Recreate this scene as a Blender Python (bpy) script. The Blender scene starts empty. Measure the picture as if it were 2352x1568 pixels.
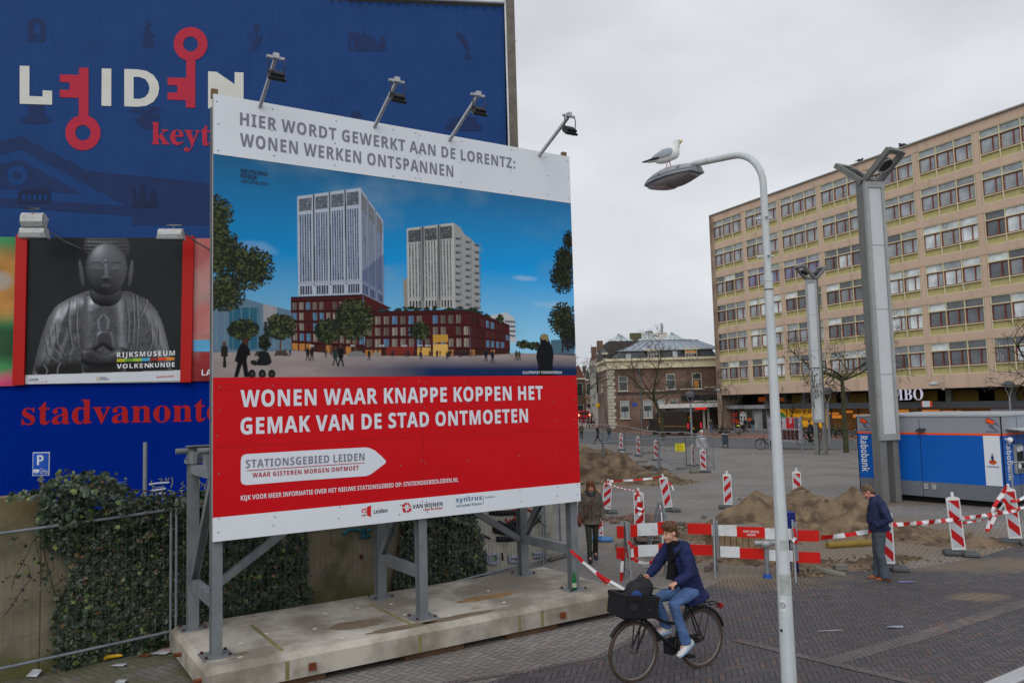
import bpy, bmesh, math, random
import numpy as np
from mathutils import Vector as V, Matrix as Mx
R = math.radians
random.seed(7)
scene = bpy.context.scene
COL = scene.collection

# ------------------------------------------------------------------ camera
F, CX, CY, H = 1840.0,1176.0,784.0,3.4
TH, RO = R(4.38), R(1.55)
fw = V((0, math.cos(TH), math.sin(TH)))
_u0 = V((0,-math.sin(TH), math.cos(TH))); _r0 = V((1,0,0))
cr = math.cos(RO)*_r0 - math.sin(RO)*_u0
cu = math.sin(RO)*_r0 + math.cos(RO)*_u0
cam = bpy.data.cameras.new('camera'); cam.lens = F/2352*36; cam.sensor_width = 36
cam.clip_start = 0.1; cam.clip_end = 3000
camo = bpy.data.objects.new('camera', cam); COL.objects.link(camo)
camo.matrix_world = Mx(((cr.x, cu.x, -fw.x, 0),(cr.y, cu.y, -fw.y, 0),(cr.z, cu.z, -fw.z, H),(0,0,0,1)))
scene.camera = camo
scene.render.resolution_x, scene.render.resolution_y = 1024,682

# ------------------------------------------------------------------ sky, sun, exposure
SUN_EL, SUN_AZ = R(38), R(-165)       # soft overcast light from behind the camera, left
world = bpy.data.worlds.new('World'); scene.world = world; world.use_nodes = True
nt = world.node_tree; nt.nodes.clear()
wout = nt.nodes.new('ShaderNodeOutputWorld'); bg = nt.nodes.new('ShaderNodeBackground')
sky = nt.nodes.new('ShaderNodeTexSky'); sky.sky_type = 'NISHITA'; sky.sun_disc = False
sky.sun_elevation = SUN_EL; sky.sun_rotation = SUN_AZ; sky.dust_density = 4; sky.air_density = 1.5
hs = nt.nodes.new('ShaderNodeHueSaturation'); hs.inputs['Saturation'].default_value = 0.10
tc = nt.nodes.new('ShaderNodeTexCoord'); mp = nt.nodes.new('ShaderNodeMapping'); mp.inputs['Scale'].default_value = (1.2,1.2,3.2)
nz = nt.nodes.new('ShaderNodeTexNoise'); nz.inputs['Scale'].default_value = 1.6; nz.inputs['Detail'].default_value = 5
nz.inputs['Roughness'].default_value = 0.45
rp = nt.nodes.new('ShaderNodeValToRGB')
rp.color_ramp.elements[0].position = .36; rp.color_ramp.elements[0].color = (5.5,5.75,6.3,1)
rp.color_ramp.elements[1].position = .62; rp.color_ramp.elements[1].color = (8.2,8.4,8.75,1)
mixw = nt.nodes.new('ShaderNodeMixRGB'); mixw.inputs['Fac'].default_value = 0.9
bg.inputs['Strength'].default_value = 0.10
L = nt.links.new
L(tc.outputs['Generated'], mp.inputs['Vector']); L(mp.outputs[0], nz.inputs['Vector']); L(nz.outputs['Fac'], rp.inputs['Fac'])
L(sky.outputs[0], hs.inputs['Color']); L(hs.outputs[0], mixw.inputs['Color1']); L(rp.outputs[0], mixw.inputs['Color2'])
L(mixw.outputs[0], bg.inputs['Color']); L(bg.outputs[0], wout.inputs['Surface'])
sl = bpy.data.lights.new('sun', 'SUN'); sl.energy = 1.15; sl.angle = R(60); sl.color = (1,.985,.955)
so = bpy.data.objects.new('sun', sl); COL.objects.link(so)
so.rotation_euler = (R(90)-SUN_EL, 0, R(-15))   # light comes from behind-left of the camera
scene.view_settings.view_transform = 'Standard'; scene.view_settings.look = 'None'
scene.view_settings.gamma = 1; scene.view_settings.use_curve_mapping = False
scene.view_settings.exposure = 0.1

# ------------------------------------------------------------------ measuring helpers
O = V((0,0, H))
def gz(Y): return -0.5*min(max((Y-18)/50,0),1)
def ray(x, y): return fw + cr*((x-CX)/F) - cu*((y-CY)/F)
def at(x, y, Y): d = ray(x, y); return O + d*(Y/d.y)
def G(x, y, dz=0.0):
    d = ray(x, y); z = dz
    for _ in range(25):
        p = O + d*((z-H)/d.z)
        z = gz(p.y)+dz
    return V((p.x, p.y, z))
def plane(x, y, p, n): d = ray(x, y); return O + d*((p-O).dot(n)/d.dot(n))
def zat(x, Y, X, ypix):
    return 0
def Zat(P, ypix):
    # height of the vertical through P that shows at picture row ypix
    X, Y = P.x, P.y; k = CY-ypix
    return H + (k*fw.y*Y - F*(cu.x*X+cu.y*Y))/(F*cu.z-k*fw.z)

# ------------------------------------------------------------------ materials
def s3(r, g, b):
    f = lambda c: (c/12.92 if c <= .04045 else ((c+.055)/1.055)**2.4)
    return (f(r/255), f(g/255), f(b/255))
class N:
    """tiny wrapper for shader maths"""
    def __init__(s, t, sock): s.t, s.k = t, sock
    def _b(a, op, b=0, c=None):
        n = a.t.nodes.new('ShaderNodeMath'); n.operation = op
        for i, x in enumerate((a, b, c)):
            if x is None: continue
            if isinstance(x, N): a.t.links.new(x.k, n.inputs[i])
            else: n.inputs[i].default_value = x
        return N(a.t, n.outputs[0])
    def __add__(a, b): return a._b('ADD', b)
    def __sub__(a, b): return a._b('SUBTRACT', b)
    def __mul__(a, b): return a._b('MULTIPLY', b)
    def __truediv__(a, b): return a._b('DIVIDE', b)
    def lt(a, b): return a._b('LESS_THAN', b)
    def gt(a, b): return a._b('GREATER_THAN', b)
    def floor(a): return a._b('FLOOR')
    def fract(a): return a._b('FRACT')
    def mod(a, b): return a._b('FLOORED_MODULO', b)
    def mn(a, b): return a._b('MINIMUM', b)
    def mx(a, b): return a._b('MAXIMUM', b)
    def abs(a): return a._b('ABSOLUTE')
    def eq(a, b): return a._b('COMPARE', b, .1)
    def step(a, e0, e1):
        n = a.t.nodes.new('ShaderNodeMapRange'); n.interpolation_type = 'SMOOTHSTEP'
        a.t.links.new(a.k, n.inputs[0]); n.inputs[1].default_value = e0; n.inputs[2].default_value = e1
        return N(a.t, n.outputs[0])
def sel(c, a, b): return c*a + (c*-1+1)*b if isinstance(a, N) else c*a + (c*-1+1)*b
def mixc(t, f, a, b, mode='MIX'):
    n = t.nodes.new('ShaderNodeMixRGB'); n.blend_type = mode
    for i, x in enumerate((f, a, b)):
        if isinstance(x, N): t.links.new(x.k, n.inputs[i])
        elif i == 0: n.inputs[0].default_value = x
        else: n.inputs[i].default_value = (*x[:3],1)
    return N(t, n.outputs[0])
def noise(t, vec, scale, detail=3, rough=.55, out='Fac'):
    n = t.nodes.new('ShaderNodeTexNoise'); n.inputs['Scale'].default_value = scale
    n.inputs['Detail'].default_value = detail; n.inputs['Roughness'].default_value = rough
    t.links.new(vec, n.inputs['Vector']); return N(t, n.outputs[out])
def newmat(name):
    m = bpy.data.materials.new(name); m.use_nodes = True; t = m.node_tree
    p = t.nodes['Principled BSDF']; tcn = t.nodes.new('ShaderNodeTexCoord')
    return m, t, p, tcn
def bumpto(t, p, h, strength=.3, dist=.02):
    b = t.nodes.new('ShaderNodeBump'); b.inputs['Strength'].default_value = strength; b.inputs['Distance'].default_value = dist
    t.links.new(h.k, b.inputs['Height']); t.links.new(b.outputs[0], p.inputs['Normal'])
_M = {}
def M(name, col, rough=.6, var=.12, scale=3.0, metal=0.0, bump=0.0, bscale=40, dirt=None, dscale=1.2, dlo=.5, dhi=.75, spec=.2, emis=None, estr=0, streak=None):
    if name in _M: return _M[name]
    m, t, p, tcn = newmat(name)
    ob = tcn.outputs['Object']
    n = noise(t, ob, scale, 4)
    k = n.step(.25,.75)*(2*var)+(1-var)
    c = t.nodes.new('ShaderNodeCombineColor')
    for i in range(3): t.links.new(k.k, c.inputs[i])
    base = mixc(t, 1.0, col, N(t, c.outputs[0]), 'MULTIPLY')
    if dirt is not None:
        d = noise(t, ob, dscale, 6,.65).step(dlo, dhi)
        base = mixc(t, d, base, dirt)
    if streak:
        ms = t.nodes.new('ShaderNodeMapping'); ms.inputs['Scale'].default_value = (1,1,.06); t.links.new(ob, ms.inputs[0])
        base = mixc(t, noise(t, ms.outputs[0], streak[1],5,.65).step(.48,.75)*streak[2], base, streak[0])
    t.links.new(base.k, p.inputs['Base Color'])
    p.inputs['Roughness'].default_value = rough; p.inputs['Metallic'].default_value = metal
    p.inputs['Specular IOR Level'].default_value = spec
    if bump: bumpto(t, p, noise(t, ob, bscale, 4), bump, .02)
    if emis:
        p.inputs['Emission Color'].default_value = (*emis, 1); p.inputs['Emission Strength'].default_value = estr
    _M[name] = m; return m
def glass_mat(name, col, rough=.08):
    if name in _M: return _M[name]
    m, t, p, tcn = newmat(name)
    n = noise(t, tcn.outputs['Object'],.8,2)
    b = mixc(t, n.step(.3,.7), tuple(c*.7 for c in col), tuple(c*1.3 for c in col))
    t.links.new(b.k, p.inputs['Base Color']); p.inputs['Roughness'].default_value = rough
    p.inputs['Specular IOR Level'].default_value = .8
    _M[name] = m; return m
def vcol_mat(name, rough=.4):
    if name in _M: return _M[name]
    m, t, p, tcn = newmat(name)
    a = t.nodes.new('ShaderNodeVertexColor'); a.layer_name = 'print'
    n = noise(t, tcn.outputs['Object'],1.5,3)
    c = t.nodes.new('ShaderNodeCombineColor'); k = n*.1+.95
    for i in range(3): t.links.new(k.k, c.inputs[i])
    b = mixc(t, 1.0, N(t, a.outputs[0]), N(t, c.outputs[0]), 'MULTIPLY')
    t.links.new(b.k, p.inputs['Base Color']); p.inputs['Roughness'].default_value = rough; p.inputs['Specular IOR Level'].default_value = .12
    _M[name] = m; return m
def brick_wall_mat(name, col, col2, mortar, bw=.22, bh=.065, rough=.85):
    if name in _M: return _M[name]
    m, t, p, tcn = newmat(name)
    sx = t.nodes.new('ShaderNodeSeparateXYZ'); t.links.new(tcn.outputs['Object'], sx.inputs[0])
    X = N(t, sx.outputs[0]) + N(t, sx.outputs[1]); Z = N(t, sx.outputs[2])
    cb = t.nodes.new('ShaderNodeCombineXYZ'); t.links.new(X.k, cb.inputs[0]); t.links.new(Z.k, cb.inputs[1])
    bt = t.nodes.new('ShaderNodeTexBrick'); t.links.new(cb.outputs[0], bt.inputs['Vector'])
    bt.inputs['Scale'].default_value = 1; bt.inputs['Brick Width'].default_value = bw; bt.inputs['Row Height'].default_value = bh
    bt.inputs['Mortar Size'].default_value = .008; bt.inputs['Bias'].default_value = 0
    for k, c in (('Color1', col),('Color2', col2),('Mortar', mortar)): bt.inputs[k].default_value = (*c, 1)
    d = noise(t, tcn.outputs['Object'],.35,5).step(.35,.7)
    b = mixc(t, d, N(t, bt.outputs[0]), tuple(c*.55 for c in col2))
    t.links.new(b.k, p.inputs['Base Color']); p.inputs['Roughness'].default_value = rough
    _M[name] = m; return m
def paver_mat(name, n, w, cols, mortar, rot=0.0, sand=None, gap=.07, stain=None, rough=.8, moss=None):
    """herringbone of n:1 bricks of width w; per-brick colour from cols = (a, b, accent)"""
    m, t, p, tcn = newmat(name)
    mpn = t.nodes.new('ShaderNodeMapping'); mpn.inputs['Rotation'].default_value = (0,0, rot)
    mpn.inputs['Scale'].default_value = (1/w, 1/w, 1)
    warp = noise(t, tcn.outputs['Object'],.6,2, out='Color')
    wm = t.nodes.new('ShaderNodeVectorMath'); wm.operation = 'MULTIPLY_ADD'
    t.links.new(warp.k, wm.inputs[0]); wm.inputs[1].default_value = (.10,.10,0); t.links.new(tcn.outputs['Object'], wm.inputs[2])
    t.links.new(wm.outputs[0], mpn.inputs['Vector'])
    sx = t.nodes.new('ShaderNodeSeparateXYZ'); t.links.new(mpn.outputs[0], sx.inputs[0])
    X, Y = N(t, sx.outputs[0]), N(t, sx.outputs[1])
    i, j = X.floor(), Y.floor(); fx, fy = X.fract(), Y.fract()
    k = (i-j).mod(2*n)
    hor = k.lt(n-.5)
    ifx, ify = fx*-1+1, fy*-1+1
    big = 9.0
    hl = k.eq(0); hr = k.eq(n-1)
    dxh = (fx + (hl*-1+1)*big).mn(ifx + (hr*-1+1)*big)
    dyh = fy.mn(ify)
    vb = k.eq(2*n-1); vt = k.eq(n)
    dyv = (fy + (vb*-1+1)*big).mn(ify + (vt*-1+1)*big)
    dxv = fx.mn(ifx)
    d = hor*dxh.mn(dyh) + (hor*-1+1)*dxv.mn(dyv)
    ix = i - hor*k; jy = j - (hor*-1+1)*((k*-1)+(2*n-1))
    cb = t.nodes.new('ShaderNodeCombineXYZ'); t.links.new(ix.k, cb.inputs[0]); t.links.new(jy.k, cb.inputs[1]); t.links.new(hor.k, cb.inputs[2])
    wn = t.nodes.new('ShaderNodeTexWhiteNoise'); t.links.new(cb.outputs[0], wn.inputs['Vector'])
    r = N(t, wn.outputs[0])
    sc = t.nodes.new('ShaderNodeSeparateColor'); t.links.new(wn.outputs[1], sc.inputs[0])
    r2 = N(t, sc.outputs[1])
    base = mixc(t, r, cols[0], cols[1])
    base = mixc(t, r2.gt(.93), base, cols[2])
    big1 = noise(t, tcn.outputs['Object'],.35,5,.6)
    base = mixc(t, big1.step(.42,.66)*.6, base, stain or tuple(c*.6 for c in cols[0]))
    ob = tcn.outputs['Object']
    if sand:
        o2 = t.nodes.new('ShaderNodeSeparateXYZ'); t.links.new(ob, o2.inputs[0])
        wx, wy = N(t, o2.outputs[0]), N(t, o2.outputs[1])
        tot = None
        for (cx, cy, rx, ry, amt) in sand[1]:
            e = ((wx-cx)/rx)*((wx-cx)/rx) + ((wy-cy)/ry)*((wy-cy)/ry)
            s = (e*-1+1).mx(0)*amt
            tot = s if tot is None else tot.mx(s)
        sn = (tot + noise(t, ob, 1.1,6,.62)*.9 - .45).step(.12,.5)
        base = mixc(t, sn*.85, base, sand[0])
    if moss:
        o3 = t.nodes.new('ShaderNodeSeparateXYZ'); t.links.new(ob, o3.inputs[0])
        wx = N(t, o3.outputs[0])
        mk = (wx*-1 - 3.2).step(0,1.0)*noise(t, ob, 1.6,4).step(.3,.6)
        base = mixc(t, mk*.75, base, moss)
    mo = d.step(gap*.35, gap*1.3)
    base = mixc(t, mo, mortar, base)
    fine = noise(t, ob, 60,2)
    base = mixc(t, fine.step(.3,.7)*.16, base, tuple(c*.5 for c in cols[0]))
    t.links.new(base.k, p.inputs['Base Color'])
    rr = r*.15 + (rough-.1); t.links.new(rr.k, p.inputs['Roughness'])
    bumpto(t, p, mo + r*.35 + fine*.25,.55,.012)
    _M[name] = m; return m

# ------------------------------------------------------------------ mesh builder
class MB:
    def __init__(s): s.v = []; s.f = []; s.mi = []; s.sm = []; s.cur = 0
    def m(s, i): s.cur = i; return s
    def add(s, vs, fs, smooth=False):
        o = len(s.v); s.v += [tuple(v) for v in vs]
        for f in fs: s.f.append([i+o for i in f]); s.mi.append(s.cur); s.sm.append(smooth)
        return s
    def box(s, c, d, rz=0.0, mat=None, bev=0.0):
        hx, hy, hz = d[0]/2, d[1]/2, d[2]/2
        if bev:
            b = min(bev, hx*.9, hy*.9, hz*.9)
            vs = []
            for z, q in ((-hz, b),(-hz+b, 0),(hz-b, 0),(hz, b)):
                ax, ay = hx-q, hy-q; e = b*.7 if q == 0 else b*.35
                vs += [(-ax+e, -ay, z),(ax-e, -ay, z),(ax, -ay+e, z),(ax, ay-e, z),(ax-e, ay, z),(-ax+e, ay, z),(-ax, ay-e, z),(-ax, -ay+e, z)]
            fs = [list(range(7,-1,-1)), list(range(24,32))]
            for l in range(3):
                for k in range(8): fs.append([l*8+k, l*8+(k+1) % 8, l*8+8+(k+1) % 8, l*8+8+k])
        else:
            vs = [(x, y, z) for z in (-hz, hz) for x, y in ((-hx, -hy),(hx, -hy),(hx, hy),(-hx, hy))]
            fs = [[3,2,1,0],[4,5,6,7],[0,1,5,4],[1,2,6,5],[2,3,7,6],[3,0,4,7]]
        if mat is None: mat = Mx.Translation(V(c)) @ Mx.Rotation(rz, 4, 'Z')
        return s.add([mat @ V(v) for v in vs], fs)
    def beam(s, a, b, w, h, up=(0,0,1), bev=0.0):
        a, b = V(a), V(b); x = (b-a); Ln = x.length; x.normalize()
        y = V(up).cross(x)
        if y.length < 1e-4: y = V((1,0,0)).cross(x)
        y.normalize(); z = x.cross(y); c = (a+b)/2
        m = Mx(((x.x, y.x, z.x, c.x),(x.y, y.y, z.y, c.y),(x.z, y.z, z.z, c.z),(0,0,0,1)))
        return s.box((0,0,0),(Ln, w, h), mat=m, bev=bev)
    def hbeam(s, a, b, w, h, up=(0,0,1), t=.012):
        a, b = V(a), V(b); x = (b-a).normalized(); y = V(up).cross(x).normalized(); z = x.cross(y)
        s.beam(a+z*(h/2-t/2), b+z*(h/2-t/2), w, t, up); s.beam(a-z*(h/2-t/2), b-z*(h/2-t/2), w, t, up)
        return s.beam(a, b, t, h-2*t-.001, up)
    def tube(s, pts, r, n=8, cap=True, smooth=True, rs=None):
        pts = [V(p) for p in pts]; rs = rs or [r]*len(pts); rings = []
        t0 = (pts[1]-pts[0]).normalized(); ref = V((0,0,1)) if abs(t0.z) < .9 else V((1,0,0))
        x = t0.cross(ref).normalized()
        for i, p in enumerate(pts):
            t = (pts[min(i+1, len(pts)-1)]-pts[max(i-1,0)]).normalized()
            x = (x - t*x.dot(t)); x = x.normalized() if x.length > 1e-5 else t.orthogonal().normalized()
            y = t.cross(x)
            rings.append([p + (x*math.cos(2*math.pi*k/n)+y*math.sin(2*math.pi*k/n))*rs[i] for k in range(n)])
        vs = [v for rg in rings for v in rg]; fs = []
        for i in range(len(pts)-1):
            for k in range(n): fs.append([i*n+k, i*n+(k+1) % n, i*n+n+(k+1) % n, i*n+n+k])
        s.add(vs, fs, smooth)
        if cap: s.add(rings[0],[list(range(n-1,-1,-1))]); s.add(rings[-1],[list(range(n))])
        return s
    def loft(s, rings, smooth=True, cap=True):
        n = len(rings[0]); vs = [v for rg in rings for v in rg]; fs = []
        for i in range(len(rings)-1):
            for k in range(n): fs.append([i*n+k, i*n+(k+1) % n, i*n+n+(k+1) % n, i*n+n+k])
        s.add(vs, fs, smooth)
        if cap: s.add(rings[0],[list(range(n-1,-1,-1))]); s.add(rings[-1],[list(range(n))])
        return s
    def lathe(s, prof, c=(0,0,0), n=16, mat=None, smooth=True):
        m = mat or Mx.Translation(V(c))
        return s.loft([[m @ V((r*math.cos(2*math.pi*k/n), r*math.sin(2*math.pi*k/n), z)) for k in range(n)] for r, z in prof], smooth)
    def ell(s, c, r, n=12, mm=None, smooth=True):
        m = Mx.Translation(V(c)) @ (mm or Mx.Identity(4))
        rings = []
        for i in range(n//2+1):
            a = math.pi*min(max(i/(n//2),.02),.98); rings.append([m @ V((r[0]*math.sin(a)*math.cos(2*math.pi*k/n), r[1]*math.sin(a)*math.sin(2*math.pi*k/n),-r[2]*math.cos(a))) for k in range(n)])
        return s.loft(rings, smooth)
    def poly(s, pts): return s.add(pts, [list(range(len(pts)))])
    def prism(s, pts, off):
        n = len(pts); off = V(off); a = [V(p) for p in pts]; b = [p+off for p in a]
        return s.add(a+b, [list(range(n-1,-1,-1)), list(range(n, 2*n))] + [[k, (k+1) % n, n+(k+1) % n, n+k] for k in range(n)])
    def mesh(s, name, mats):
        me = bpy.data.meshes.new(name); me.from_pydata(s.v, [], s.f)
        for m in (mats if isinstance(mats, (list, tuple)) else [mats]): me.materials.append(m)
        me.polygons.foreach_set('material_index', s.mi); me.polygons.foreach_set('use_smooth', s.sm)
        me.update(); return me
    def build(s, name, mats, parent=None, loc=None):
        return link(name, s.mesh(name, mats), parent, loc)
def link(name, me, parent=None, loc=None):
    o = bpy.data.objects.new(name, me); COL.objects.link(o)
    if parent: o.parent = parent
    if loc is not None: o.location = loc
    return o
def tag(o, label=None, cat=None, group=None, kind=None):
    if label: o['label'] = label
    if cat: o['category'] = cat
    if group: o['group'] = group
    if kind: o['kind'] = kind
    return o
def thing(name, label, cat, loc=(0,0,0), rz=0.0, group=None):
    o = bpy.data.objects.new(name, None); COL.objects.link(o); o.empty_display_size = .2
    o.location = loc; o.rotation_euler = (0,0, rz)
    return tag(o, label, cat, group)
def dup(root, loc=None, rz=None, label=None, scale=None, recol=None):
    def cp(o, par):
        c = o.copy(); COL.objects.link(c)
        if par: c.parent = par
        if recol and o.type == 'MESH' and o.name.split('.')[0] in recol:
            c.material_slots[0].link = 'OBJECT'; c.material_slots[0].material = recol[o.name.split('.')[0]]
        for ch in kids.get(o.name, []): cp(ch, c)
        return c
    kids = {}
    def walk(o):
        kids[o.name] = list(o.children)
        for ch in o.children: walk(ch)
    walk(root)
    r = cp(root, None)
    if loc is not None: r.location = loc
    if rz is not None: r.rotation_euler = (0,0, rz)
    if label: r['label'] = label
    if scale: r.scale = (scale,)*3 if not isinstance(scale, tuple) else scale
    return r
def remesh(mb, name, mat, parent, vox=.012, smooth=3, wr=0.0):
    me = mb.mesh(name+'_tmp', mat); o = link('tmp', me)
    md = o.modifiers.new('r', 'REMESH'); md.mode = 'VOXEL'; md.voxel_size = vox; md.use_smooth_shade = True
    if smooth: sm = o.modifiers.new('s', 'SMOOTH'); sm.factor = .5; sm.iterations = smooth
    dg = bpy.context.evaluated_depsgraph_get()
    nm = bpy.data.meshes.new_from_object(o.evaluated_get(dg)); nm.name = name
    bpy.data.objects.remove(o); bpy.data.meshes.remove(me)
    if not nm.materials: nm.materials.append(mat)
    if wr:   # cloth folds
        from mathutils import noise as _n
        nr = [v.normal.copy() for v in nm.vertices]
        for v, n in zip(nm.vertices, nr):
            c = v.co; q = V((c.x*9, c.y*9, c.z*17)); f = 1-abs(_n.noise(q+V((3*_n.noise(q*.4),0,2*_n.noise(q*.5)))))*2.2
            v.co = c+n*(wr*(max(f, -.3)+.6*_n.noise(c*6)))
        nm.update()
    for pl in nm.polygons: pl.use_smooth = True
    return link(name, nm, parent)

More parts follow.
